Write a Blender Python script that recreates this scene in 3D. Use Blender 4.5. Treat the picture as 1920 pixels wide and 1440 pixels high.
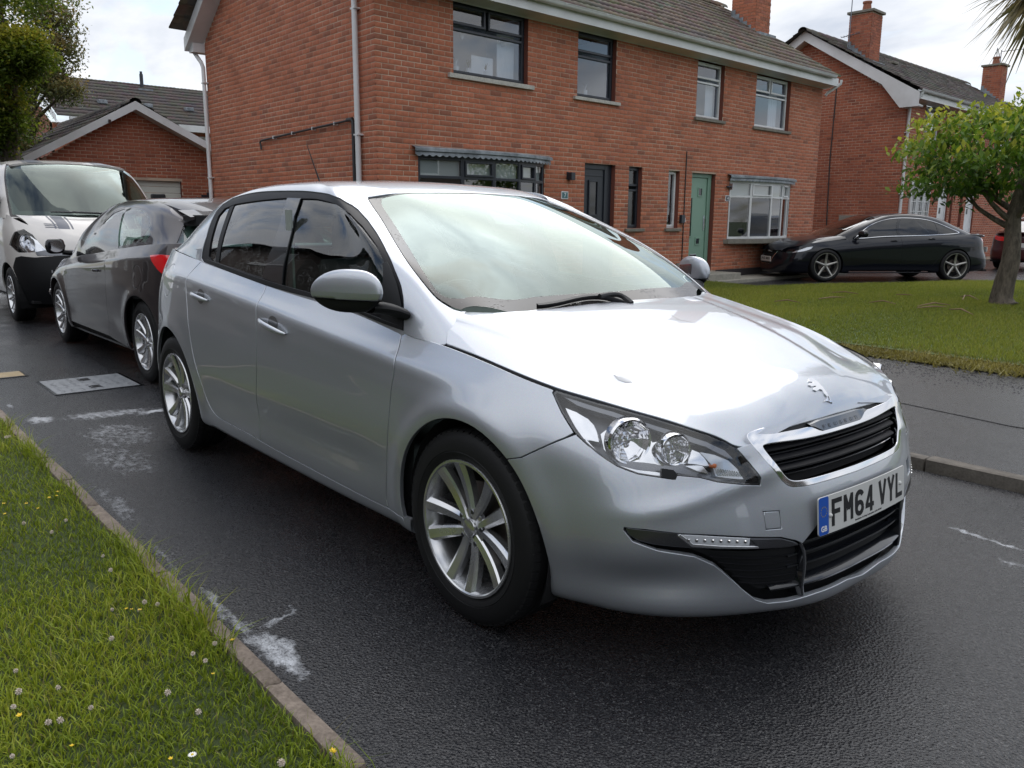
import bpy, bmesh, math, random
import numpy as np
from mathutils import Vector, Matrix, geometry
from mathutils.bvhtree import BVHTree

for _o in list(bpy.data.objects): bpy.data.objects.remove(_o)
SC = bpy.context.scene
COL = SC.collection
R = math.radians
rng = np.random.default_rng(7)
random.seed(7)

# ---------------------------------------------------------------- camera
CAM_POS = np.array([3.2769, -2.3570, 1.2714])
CAM_YAW, CAM_PITCH, CAM_ROLL, CAM_F = 2.4373, 0.1974, 0.0072, 1554.66   # focal length in px of a 1920 px wide frame
_F = np.array([math.cos(CAM_YAW)*math.cos(CAM_PITCH), math.sin(CAM_YAW)*math.cos(CAM_PITCH), -math.sin(CAM_PITCH)])
_R = np.cross(_F, [0, 0, 1]); _R /= np.linalg.norm(_R); _U = np.cross(_R, _F)
_R2 = _R*math.cos(CAM_ROLL)+_U*math.sin(CAM_ROLL); _U2 = -_R*math.sin(CAM_ROLL)+_U*math.cos(CAM_ROLL)
cd = bpy.data.cameras.new('camera'); cam = bpy.data.objects.new('camera', cd); COL.objects.link(cam)
m = Matrix.Identity(4)
for i in range(3):
    m[i][0] = _R2[i]; m[i][1] = _U2[i]; m[i][2] = -_F[i]; m[i][3] = CAM_POS[i]
cam.matrix_world = m
cd.sensor_fit = 'HORIZONTAL'; cd.sensor_width = 36; cd.lens = 36*CAM_F/1920
cd.clip_start = 0.05; cd.clip_end = 3000
SC.camera = cam
SC.render.resolution_x = 1024; SC.render.resolution_y = 768

def sight(px, py):
    return _F + _R2*((px-960)/CAM_F) - _U2*((py-720)/CAM_F)
def at(px, py, x=None, y=None, z=None):
    d = sight(px, py)
    t = (x-CAM_POS[0])/d[0] if x is not None else (y-CAM_POS[1])/d[1] if y is not None else (z-CAM_POS[2])/d[2]
    return CAM_POS + t*d

# ---------------------------------------------------------------- light
SUN_EL, SUN_AZ = R(52), R(131)      # direction towards the sun: heading (from +x towards +y), elevation
sd = bpy.data.lights.new('sun', 'SUN'); so = bpy.data.objects.new('sun', sd); COL.objects.link(so)
sd.energy = 0.75; sd.angle = R(60); sd.color = (1.0, .95, .87)
sdir = Vector((math.cos(SUN_AZ)*math.cos(SUN_EL), math.sin(SUN_AZ)*math.cos(SUN_EL), math.sin(SUN_EL)))
so.rotation_euler = sdir.to_track_quat('Z', 'Y').to_euler()
so.location = (0, 0, 30)

W = bpy.data.worlds.new('World'); SC.world = W; W.use_nodes = True
nt = W.node_tree; nt.nodes.clear()
def N(t, **k):
    n = nt.nodes.new(t)
    for a, b in k.items(): setattr(n, a, b)
    return n
L = nt.links.new
sky = N('ShaderNodeTexSky', sky_type='NISHITA'); sky.sun_disc = False
sky.sun_elevation = SUN_EL; sky.sun_rotation = R(90)-SUN_AZ; sky.altitude = 50; sky.air_density = 1.0; sky.dust_density = 1.5
tc = N('ShaderNodeTexCoord')
# clouds live on a plane high above: project the direction onto it so they shrink towards the horizon
sep = N('ShaderNodeSeparateXYZ'); L(tc.outputs['Generated'], sep.inputs[0])
zz = N('ShaderNodeMath', operation='MAXIMUM'); L(sep.outputs['Z'], zz.inputs[0]); zz.inputs[1].default_value = 0.0
zp = N('ShaderNodeMath', operation='ADD'); L(zz.outputs[0], zp.inputs[0]); zp.inputs[1].default_value = 0.22
dv = N('ShaderNodeVectorMath', operation='DIVIDE'); L(tc.outputs['Generated'], dv.inputs[0])
cb = N('ShaderNodeCombineXYZ'); L(zp.outputs[0], cb.inputs[0]); L(zp.outputs[0], cb.inputs[1]); cb.inputs[2].default_value = 1
L(cb.outputs[0], dv.inputs[1])
mp = N('ShaderNodeMapping'); L(dv.outputs[0], mp.inputs[0]); mp.inputs['Scale'].default_value = (1.0, 1.6, 0.35); mp.inputs['Rotation'].default_value = (0, 0, .5)
n1 = N('ShaderNodeTexNoise'); n1.inputs['Scale'].default_value = 1.7; n1.inputs['Detail'].default_value = 7; n1.inputs['Roughness'].default_value = .56; n1.inputs['Distortion'].default_value = .35
L(mp.outputs[0], n1.inputs['Vector'])
n2 = N('ShaderNodeTexNoise'); n2.inputs['Scale'].default_value = 2.4; n2.inputs['Detail'].default_value = 6; n2.inputs['Roughness'].default_value = .55
L(mp.outputs[0], n2.inputs['Vector'])
cover = N('ShaderNodeMapRange'); L(n1.outputs['Fac'], cover.inputs[0])
cover.inputs[1].default_value = .36; cover.inputs[2].default_value = .50
shade = N('ShaderNodeValToRGB'); L(n2.outputs['Fac'], shade.inputs[0])
shade.color_ramp.elements[0].position = .30; shade.color_ramp.elements[0].color = (4.0, 4.35, 5.0, 1)
shade.color_ramp.elements[1].position = .68; shade.color_ramp.elements[1].color = (6.7, 6.8, 6.95, 1)
# bright glow of the sun through the cloud
sv = N('ShaderNodeVectorMath', operation='DOT_PRODUCT'); L(tc.outputs['Generated'], sv.inputs[0]); sv.inputs[1].default_value = tuple(sdir)
gl = N('ShaderNodeMapRange', interpolation_type='SMOOTHERSTEP'); L(sv.outputs['Value'], gl.inputs[0]); gl.inputs[1].default_value = .74; gl.inputs[2].default_value = 1.0; gl.inputs[4].default_value = 1.0
gp = N('ShaderNodeMath', operation='POWER'); L(gl.outputs[0], gp.inputs[0]); gp.inputs[1].default_value = 2.2
gm = N('ShaderNodeMath', operation='MULTIPLY_ADD'); L(gp.outputs[0], gm.inputs[0]); gm.inputs[1].default_value = .22; gm.inputs[2].default_value = 0.0
zen = N('ShaderNodeMath', operation='MULTIPLY_ADD'); L(zz.outputs[0], zen.inputs[0]); zen.inputs[1].default_value = .38; L(gm.outputs[0], zen.inputs[2])      # overcast sky: zenith brighter than horizon
core = N('ShaderNodeMapRange', interpolation_type='SMOOTHERSTEP'); L(sv.outputs['Value'], core.inputs[0]); core.inputs[1].default_value = .93; core.inputs[2].default_value = 1.0; core.inputs[4].default_value = 1.0
cpw = N('ShaderNodeMath', operation='POWER'); L(core.outputs[0], cpw.inputs[0]); cpw.inputs[1].default_value = 3.5
cml = N('ShaderNodeMath', operation='MULTIPLY'); L(cpw.outputs[0], cml.inputs[0]); cml.inputs[1].default_value = 5.0
zc_ = N('ShaderNodeMath', operation='ADD'); L(zen.outputs[0], zc_.inputs[0]); zc_.inputs[1].default_value = .90
zd_ = N('ShaderNodeMath', operation='MULTIPLY_ADD'); L(cml.outputs[0], zd_.inputs[0]); L(n2.outputs['Fac'], zd_.inputs[1]); L(zc_.outputs[0], zd_.inputs[2])
cl = N('ShaderNodeVectorMath', operation='SCALE'); L(shade.outputs[0], cl.inputs[0]); L(zd_.outputs[0], cl.inputs['Scale'])
mixs = N('ShaderNodeMixRGB'); L(cover.outputs[0], mixs.inputs[0])
skb = N('ShaderNodeVectorMath', operation='SCALE'); L(sky.outputs[0], skb.inputs[0]); skb.inputs['Scale'].default_value = 1.0
L(skb.outputs[0], mixs.inputs[1]); L(cl.outputs[0], mixs.inputs[2])
bg = N('ShaderNodeBackground'); bg.inputs['Strength'].default_value = .10
L(mixs.outputs[0], bg.inputs[0])
wo = N('ShaderNodeOutputWorld'); L(bg.outputs[0], wo.inputs[0])
SC.view_settings.view_transform = 'Standard'; SC.view_settings.look = 'None'
SC.view_settings.exposure = 0.80; SC.view_settings.gamma = 1.0
try: SC.view_settings.use_curve_mapping = False
except Exception: pass
SC.render.engine = 'CYCLES'
SC.cycles.max_bounces = 8; SC.cycles.transparent_max_bounces = 12; SC.cycles.transmission_bounces = 6; SC.cycles.caustics_reflective = False; SC.cycles.caustics_refractive = False

# ---------------------------------------------------------------- materials
class Mat:
    def __init__(s, name, base=(.5, .5, .5), rough=.5, metal=0., **k):
        s.m = bpy.data.materials.new(name); s.m.use_nodes = True; s.t = s.m.node_tree
        s.b = s.t.nodes['Principled BSDF']
        s.b.inputs['Base Color'].default_value = (*base, 1); s.b.inputs['Roughness'].default_value = rough; s.b.inputs['Metallic'].default_value = metal
        for a, b in k.items():
            s.b.inputs[a.replace('_', ' ')].default_value = b
    def n(s, t, ins=None, **k):
        n = s.t.nodes.new(t)
        for a, b in k.items(): setattr(n, a, b)
        for a, b in (ins or {}).items():
            if hasattr(b, 'is_linked') or isinstance(b, bpy.types.NodeSocket): s.t.links.new(b, n.inputs[a])
            else: n.inputs[a].default_value = b
        return n
    def link(s, a, b): s.t.links.new(a, s.b.inputs[b] if isinstance(b, str) else b)
    def coord(s, kind='Object', scale=(1, 1, 1), rot=(0, 0, 0)):
        c = s.n('ShaderNodeTexCoord'); mm = s.n('ShaderNodeMapping', {'Vector': c.outputs[kind], 'Scale': scale, 'Rotation': rot}); return mm.outputs[0]
    def noise(s, vec, scale, detail=4, rough=.55, dist=0.):
        return s.n('ShaderNodeTexNoise', {'Vector': vec, 'Scale': scale, 'Detail': detail, 'Roughness': rough, 'Distortion': dist}).outputs['Fac']
    def ramp(s, fac, stops):
        r = s.n('ShaderNodeValToRGB', {'Fac': fac}); e = r.color_ramp.elements
        while len(e) < len(stops): e.new(.5)
        for i, (p, c) in enumerate(stops):
            e[i].position = p; e[i].color = (*c, 1) if len(c) == 3 else c
        return r.outputs[0]
    def rampf(s, fac, a, b, lo=0., hi=1.):
        return s.n('ShaderNodeMapRange', {0: fac, 1: a, 2: b, 3: lo, 4: hi}).outputs[0]
    def bump(s, h, strength=.3, dist=.01, prev=None):
        n = s.n('ShaderNodeBump', {'Height': h, 'Strength': strength, 'Distance': dist})
        if prev is not None: s.t.links.new(prev, n.inputs['Normal'])
        s.t.links.new(n.outputs[0], s.b.inputs['Normal']); return n.outputs[0]
    def mix(s, fac, a, b, mode='MIX'):
        return s.n('ShaderNodeMixRGB', {'Fac': fac, 'Color1': a, 'Color2': b}, blend_type=mode).outputs[0]
    def math(s, op, a, b=0.):
        return s.n('ShaderNodeMath', {0: a, 1: b}, operation=op).outputs[0]
def c4(r, g, b): return (r, g, b, 1)

def glass_mat(name, tint, gloss_rough=.0, drops=0., ior=1.5, film=None, gtint=(1, 1, 1)):
    """thin pane: tinted see-through mixed with a mirror reflection by Fresnel"""
    M = Mat(name); t = M.t; t.nodes.remove(M.b)
    out = [n for n in t.nodes if n.type == 'OUTPUT_MATERIAL'][0]
    tr = M.n('ShaderNodeBsdfTransparent', {'Color': c4(*tint)})
    gl = M.n('ShaderNodeBsdfGlossy', {'Color': c4(*gtint), 'Roughness': gloss_rough})
    fr = M.n('ShaderNodeLayerWeight', {'Blend': .5}); F0 = ((ior-1)/(ior+1))**2      # Schlick, the same from both sides of the pane
    f = M.math('ADD', M.math('MULTIPLY', M.math('POWER', fr.outputs['Facing'], 5.), 1-F0), F0)
    if drops:
        v = M.coord('Object')
        vo = M.n('ShaderNodeTexVoronoi', {'Vector': v, 'Scale': 150.0, 'Randomness': 1.0}, feature='F1')
        msk = M.noise(v, 9.0, 3)
        rad = M.rampf(msk, .35, .7, .05, .42)
        h = M.math('SUBTRACT', rad, vo.outputs['Distance'])
        h = M.math('MAXIMUM', h, 0.)
        bp = M.n('ShaderNodeBump', {'Height': h, 'Strength': drops, 'Distance': .004})
        t.links.new(bp.outputs[0], gl.inputs['Normal']); t.links.new(bp.outputs[0], fr.inputs['Normal'])
    f2 = M.math('MULTIPLY', f, 1.55)
    f2 = M.math('MINIMUM', f2, 1.)
    mx = M.n('ShaderNodeMixShader', {0: f2, 1: tr.outputs[0], 2: gl.outputs[0]})
    if film is not None:      # frosted or dusty film
        df = M.n('ShaderNodeBsdfDiffuse', {'Color': c4(*film[1])})
        mx = M.n('ShaderNodeMixShader', {0: film[0], 1: mx.outputs[0], 2: df.outputs[0]})
    t.links.new(mx.outputs[0], out.inputs[0])
    return M.m

def paint(name, base, metal=.0, rough=.35, flake=0., coat=1., coat_rough=.03, droplets=0., coat_ior=1.5):
    M = Mat(name, base, rough, metal); M.b.inputs['Coat IOR'].default_value = coat_ior
    M.b.inputs['Coat Weight'].default_value = coat; M.b.inputs['Coat Roughness'].default_value = coat_rough
    M.b.inputs['Specular IOR Level'].default_value = .15
    v = M.coord('Object')
    if flake:
        vo = M.n('ShaderNodeTexVoronoi', {'Vector': v, 'Scale': 1400.0}, feature='F1')
        col = M.mix(flake, c4(*base), vo.outputs['Color'], 'OVERLAY'); M.link(col, 'Base Color')
    dust = M.noise(v, 3.0, 5)
    M.link(M.rampf(dust, .3, .8, coat_rough*.7, coat_rough*2.2), 'Coat Roughness')
    if droplets:
        vo = M.n('ShaderNodeTexVoronoi', {'Vector': v, 'Scale': 70.0}, feature='F1')
        ms = M.noise(v, 5.0, 3); rad = M.rampf(ms, .52, .75, .0, .2)
        h = M.math('MAXIMUM', M.math('SUBTRACT', rad, vo.outputs['Distance']), 0.)
        bp = M.n('ShaderNodeBump', {'Height': h, 'Strength': droplets, 'Distance': .004})
        M.link(bp.outputs[0], 'Coat Normal')
    return M.m
# ---------------------------------------------------------------- object helpers
def link(o, parent=None):
    COL.objects.link(o)
    if parent is not None: o.parent = parent
    return o
def empty(name, label=None, cat=None, group=None, loc=(0, 0, 0), rz=0., kind=None):
    o = bpy.data.objects.new(name, None); COL.objects.link(o); o.location = loc; o.rotation_euler[2] = rz; o.empty_display_size = .1
    tag(o, label, cat, group, kind); return o
def tag(o, label=None, cat=None, group=None, kind=None):
    if label: o['label'] = label
    if cat: o['category'] = cat
    if group: o['group'] = group
    if kind: o['kind'] = kind
    return o
def mesh_obj(name, verts, faces, mat, parent=None, smooth=False, normals=None, uv=None):
    me = bpy.data.meshes.new(name); me.from_pydata([tuple(map(float, v)) for v in verts], [], [tuple(int(i) for i in f) for f in faces]); me.update()
    if mat is not None: me.materials.append(mat)
    if smooth or normals is not None: me.shade_smooth()
    if normals is not None: me.normals_split_custom_set_from_vertices([tuple(map(float, n)) for n in normals])
    o = bpy.data.objects.new(name, me); link(o, parent); return o
def bulk_mesh(name, verts, faces_flat, nper, mat, parent=None, smooth=False, attr=None):
    """fast mesh from numpy: faces_flat (n,nper)"""
    me = bpy.data.meshes.new(name); nv = len(verts); nf = len(faces_flat)
    me.vertices.add(nv); me.vertices.foreach_set('co', np.asarray(verts, np.float32).ravel())
    me.loops.add(nf*nper); me.loops.foreach_set('vertex_index', np.asarray(faces_flat, np.int32).ravel())
    me.polygons.add(nf); me.polygons.foreach_set('loop_start', np.arange(nf, dtype=np.int32)*nper); me.polygons.foreach_set('loop_total', np.full(nf, nper, np.int32))
    if smooth: me.polygons.foreach_set('use_smooth', np.ones(nf, bool))
    me.update(calc_edges=True)
    if attr is not None:
        for k, val in attr.items():
            a = me.attributes.new(k, 'FLOAT', 'POINT'); a.data.foreach_set('value', np.asarray(val, np.float32))
    if mat is not None: me.materials.append(mat)
    o = bpy.data.objects.new(name, me); link(o, parent); return o

class MB:
    """collects simple solids into one mesh"""
    def __init__(s): s.v = []; s.f = []
    def add(s, vs, fs):
        b = len(s.v); s.v += [tuple(map(float, p)) for p in vs]; s.f += [tuple(i+b for i in f) for f in fs]; return s
    def box(s, x0, x1, y0, y1, z0, z1, M=None, bev=0.):
        vs = [(x0, y0, z0), (x1, y0, z0), (x1, y1, z0), (x0, y1, z0), (x0, y0, z1), (x1, y0, z1), (x1, y1, z1), (x0, y1, z1)]
        if M is not None: vs = [tuple(M @ Vector(p)) for p in vs]
        return s.add(vs, [(0, 3, 2, 1), (4, 5, 6, 7), (0, 1, 5, 4), (1, 2, 6, 5), (2, 3, 7, 6), (3, 0, 4, 7)])
    def prism(s, poly, h0, h1, fr):
        """poly of (a,b); fr(a,b,h)->xyz"""
        n = len(poly); vs = [fr(a, b, h0) for a, b in poly]+[fr(a, b, h1) for a, b in poly]
        fs = [tuple(range(n))[::-1], tuple(range(n, 2*n))]+[(i, (i+1) % n, n+(i+1) % n, n+i) for i in range(n)]
        return s.add(vs, fs)
    def tube(s, pts, r, n=8, cap=True):
        pts = [Vector(p) for p in pts]; rs = r if hasattr(r, '__len__') else [r]*len(pts); vs = []; prev = None
        for i, p in enumerate(pts):
            t = (pts[min(i+1, len(pts)-1)]-pts[max(i-1, 0)]).normalized()
            if prev is None: a = t.orthogonal().normalized()
            else: a = (prev-t*prev.dot(t)).normalized()
            prev = a; b = t.cross(a)
            for k in range(n):
                th = 2*math.pi*k/n; vs.append(tuple(p+(a*math.cos(th)+b*math.sin(th))*rs[i]))
        fs = [(i*n+k, i*n+(k+1) % n, (i+1)*n+(k+1) % n, (i+1)*n+k) for i in range(len(pts)-1) for k in range(n)]
        if cap: fs += [tuple(range(n))[::-1], tuple(range((len(pts)-1)*n, len(pts)*n))]
        return s.add(vs, fs)
    def lathe(s, prof, fr, n=48, closed=False):
        """prof: list (r,h); fr(x,y,h)"""
        m_ = len(prof); vs = [fr(r*math.cos(2*math.pi*k/n), r*math.sin(2*math.pi*k/n), h) for k in range(n) for r, h in prof]
        fs = [(k*m_+i, ((k+1) % n)*m_+i, ((k+1) % n)*m_+i+1, k*m_+i+1) for k in range(n) for i in range(m_-1)]
        return s.add(vs, fs)
    def grid(s, P):
        nu, nv = len(P), len(P[0]); vs = [p for row in P for p in row]
        return s.add(vs, [(i*nv+j, (i+1)*nv+j, (i+1)*nv+j+1, i*nv+j+1) for i in range(nu-1) for j in range(nv-1)])
    def build(s, name, mat, parent=None, smooth=False, bevel=0., seg=2, angle=35, recalc=True):
        me = bpy.data.meshes.new(name); me.from_pydata(s.v, [], s.f); me.update()
        if recalc or bevel:
            bm = bmesh.new(); bm.from_mesh(me); bmesh.ops.recalc_face_normals(bm, faces=bm.faces)
            if bevel:
                es = [e for e in bm.edges if len(e.link_faces) == 2 and e.calc_face_angle(0) > R(30)]
                bmesh.ops.bevel(bm, geom=es, offset=bevel, segments=seg, affect='EDGES', profile=.6, clamp_overlap=True)
            bm.to_mesh(me); bm.free()
        if mat is not None: me.materials.append(mat)
        if smooth:
            me.shade_smooth()
            try: me.set_sharp_from_angle(angle=R(angle))
            except Exception: pass
        o = bpy.data.objects.new(name, me); link(o, parent); return o
def copy_tree(o, parent=None):
    c = o.copy(); COL.objects.link(c); c.parent = parent
    for ch in list(o.children): copy_tree(ch, c)
    return c
def join_named(obs, name):   # put a list of meshes into the first one (plain data join)
    vs = []; fs = []
    for o in obs:
        b = len(vs); vs += [tuple(o.matrix_local @ v.co) for v in o.data.vertices]; fs += [tuple(i+b for i in p.vertices) for p in o.data.polygons]
    return vs, fs

# ---------------------------------------------------------------- splines, surfaces and panels cut out of them
def spl(t, Y, T):
    """natural cubic spline through Y at t evaluated at T, along axis 0"""
    t = np.asarray(t, float); Y = np.asarray(Y, float); n = len(t); sh = Y.shape[1:]; Yf = Y.reshape(n, -1)
    h = np.diff(t); A = np.zeros((n, n)); B = np.zeros_like(Yf); A[0, 0] = A[-1, -1] = 1
    for i in range(1, n-1):
        A[i, i-1] = h[i-1]; A[i, i] = 2*(h[i-1]+h[i]); A[i, i+1] = h[i]
        B[i] = 6*((Yf[i+1]-Yf[i])/h[i]-(Yf[i]-Yf[i-1])/h[i-1])
    Mx = np.linalg.solve(A, B); T = np.asarray(T, float); k = np.clip(np.searchsorted(t, T)-1, 0, n-2)
    a = (t[k+1]-T)[:, None]; b = (T-t[k])[:, None]; hh = h[k][:, None]
    out = Mx[k]*a**3/(6*hh)+Mx[k+1]*b**3/(6*hh)+(Yf[k]/hh-Mx[k]*hh/6)*a+(Yf[k+1]/hh-Mx[k+1]*hh/6)*b
    return out.reshape((len(T),)+sh)
def curve(pts, n, closed=False):
    pts = np.asarray(pts, float)
    if closed: q = np.concatenate([pts[-3:], pts, pts[:4]])
    else: q = pts
    d = np.maximum(np.sqrt(np.linalg.norm(np.diff(q, axis=0), axis=1)), .01); t = np.concatenate([[0], np.cumsum(d)])
    if closed: T = np.linspace(t[3], t[3+len(pts)], n, endpoint=False)
    else: T = np.linspace(t[0], t[-1], n)
    return spl(t, q, T)
def resample(poly, step, closed=True):
    P = np.asarray(poly, float); out = []
    n = len(P)
    for i in range(n if closed else n-1):
        a, b = P[i], P[(i+1) % n]; k = max(1, int(math.ceil(np.linalg.norm(b-a)/step)))
        for j in range(k): out.append(a+(b-a)*j/k)
    if not closed: out.append(P[-1])
    return np.array(out)
def inside(P, poly):
    x, y = P[:, 0], P[:, 1]; c = np.zeros(len(P), bool); q = np.asarray(poly); n = len(q); j = n-1
    for i in range(n):
        xi, yi = q[i]; xj, yj = q[j]
        cond = ((yi > y) != (yj > y)) & (x < (xj-xi)*(y-yi)/((yj-yi) if abs(yj-yi) > 1e-12 else 1e-12)+xi)
        c ^= cond; j = i
    return c
def area2(p): p = np.asarray(p); return .5*np.sum(p[:, 0]*np.roll(p[:, 1], -1)-np.roll(p[:, 0], -1)*p[:, 1])
def offset_poly(p, d):
    """shrink a CCW polygon by d"""
    p = np.asarray(p, float); e = np.roll(p, -1, 0)-p; e /= np.maximum(np.linalg.norm(e, axis=1), 1e-9)[:, None]
    nrm = np.stack([-e[:, 1], e[:, 0]], 1); a = np.roll(nrm, 1, 0)+nrm; l = np.linalg.norm(a, axis=1); a /= np.maximum(l, 1e-9)[:, None]
    c = np.clip(l/2, .5, 1); return p+a*(d/c)[:, None]

class Surf:
    """C2 surface through a grid of points; symmetric in y at the u ends given"""
    def __init__(s, G, NU=360, NV=90, sym0=False, sym1=False, symv=False, disp=None):
        G = np.asarray(G, float); s.n0 = 0
        F_ = np.array([1, -1, 1])
        g = G
        if sym0: g = np.concatenate([G[3:0:-1]*F_, g])
        if sym1: g = np.concatenate([g, G[-2:-5:-1]*F_])
        du = np.linalg.norm(np.diff(g, axis=0), axis=2).mean(1); tu = np.concatenate([[0], np.cumsum(du)])
        i0 = 3 if sym0 else 0; i1 = i0+len(G)-1
        tu = tu-tu[i0]
        gg = g
        if symv: gg = np.concatenate([(g[:, 2:0:-1])*F_, g], axis=1)
        dv_ = np.linalg.norm(np.diff(gg, axis=1), axis=2).mean(0); tv = np.concatenate([[0], np.cumsum(dv_)]); j0 = 2 if symv else 0; tv = tv-tv[j0]
        s.U = np.linspace(0, tu[i1], NU); s.V = np.linspace(0, tv[-1], NV)
        a = spl(tu, gg, s.U); b = spl(tv, a.transpose(1, 0, 2), s.V).transpose(1, 0, 2)
        if disp is not None: b = disp(b)
        s.P = b; s.refresh()
    def refresh(s):
        b = s.P; pu = np.gradient(b, axis=0); pv = np.gradient(b, axis=1)
        n = np.cross(pu, pv); n /= np.maximum(np.linalg.norm(n, axis=2), 1e-9)[..., None]
        s.Nn = n; NU, NV = b.shape[:2]; s.NU, s.NV = NU, NV
        idx = np.arange(NU*NV).reshape(NU, NV)
        f = np.stack([idx[:-1, :-1], idx[1:, :-1], idx[1:, 1:], idx[:-1, 1:]], -1).reshape(-1, 4)
        s.bvh = BVHTree.FromPolygons([tuple(p) for p in b.reshape(-1, 3).tolist()], f.tolist()); return s
    def flip(s): s.Nn = -s.Nn; return s
    def ev(s, uv):
        uv = np.atleast_2d(uv); u = np.clip(uv[:, 0]/s.U[-1]*(s.NU-1), 0, s.NU-1.0001); v = np.clip(uv[:, 1]/s.V[-1]*(s.NV-1), 0, s.NV-1.0001)
        i = u.astype(int); j = v.astype(int); a = (u-i)[:, None]; b = (v-j)[:, None]
        def g(A): return A[i, j]*(1-a)*(1-b)+A[i+1, j]*a*(1-b)+A[i, j+1]*(1-a)*b+A[i+1, j+1]*a*b
        n = g(s.Nn); n /= np.maximum(np.linalg.norm(n, axis=1), 1e-9)[:, None]
        return g(s.P), n
    def hit(s, o, d):
        h = s.bvh.ray_cast(Vector(tuple(o)), Vector(tuple(d)).normalized())
        if h[0] is None:   # nearest approach: take the closest surface point to the ray
            best = None
            for t in np.linspace(.3, 30, 400):
                p = np.asarray(o)+np.asarray(d)/np.linalg.norm(d)*t
                q = s.bvh.find_nearest(Vector(tuple(p)))
                if best is None or q[3] < best[0]: best = (q[3], q[2], q[0])
            fi, p = best[1], best[2]
        else: fi, p = h[2], h[0]
        NV = s.NV-1; i, j = divmod(fi, NV)
        P0 = s.P[i, j]; eu = s.P[i+1, j]-P0; ev_ = s.P[i, j+1]-P0; r = np.array(p)-P0
        A = np.array([[eu@eu, eu@ev_], [eu@ev_, ev_@ev_]])+np.eye(2)*1e-12; ab = np.linalg.solve(A, [r@eu, r@ev_]); ab = np.clip(ab, 0, 1)
        return np.array([(i+ab[0])/(s.NU-1)*s.U[-1], (j+ab[1])/(s.NV-1)*s.V[-1]])
    def pix(s, pts): return np.array([s.hit(CAM_POS, sight(*p)) for p in pts])
    def side(s, pts, sgn=-1): return np.array([s.hit((x, sgn*3, z), (0, -sgn, 0)) for x, z in pts])
    def near(s, pts):
        out = []
        for p in pts:
            q = s.bvh.find_nearest(Vector(tuple(map(float, p)))); fi = q[2]; NV = s.NV-1; i, j = divmod(fi, NV)
            P0 = s.P[i, j]; eu = s.P[i+1, j]-P0; ev_ = s.P[i, j+1]-P0; r = np.array(q[0])-P0
            A = np.array([[eu@eu, eu@ev_], [eu@ev_, ev_@ev_]])+np.eye(2)*1e-12; ab = np.clip(np.linalg.solve(A, [r@eu, r@ev_]), 0, 1)
            out.append([(i+ab[0])/(s.NU-1)*s.U[-1], (j+ab[1])/(s.NV-1)*s.V[-1]])
        return np.array(out)

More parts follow.
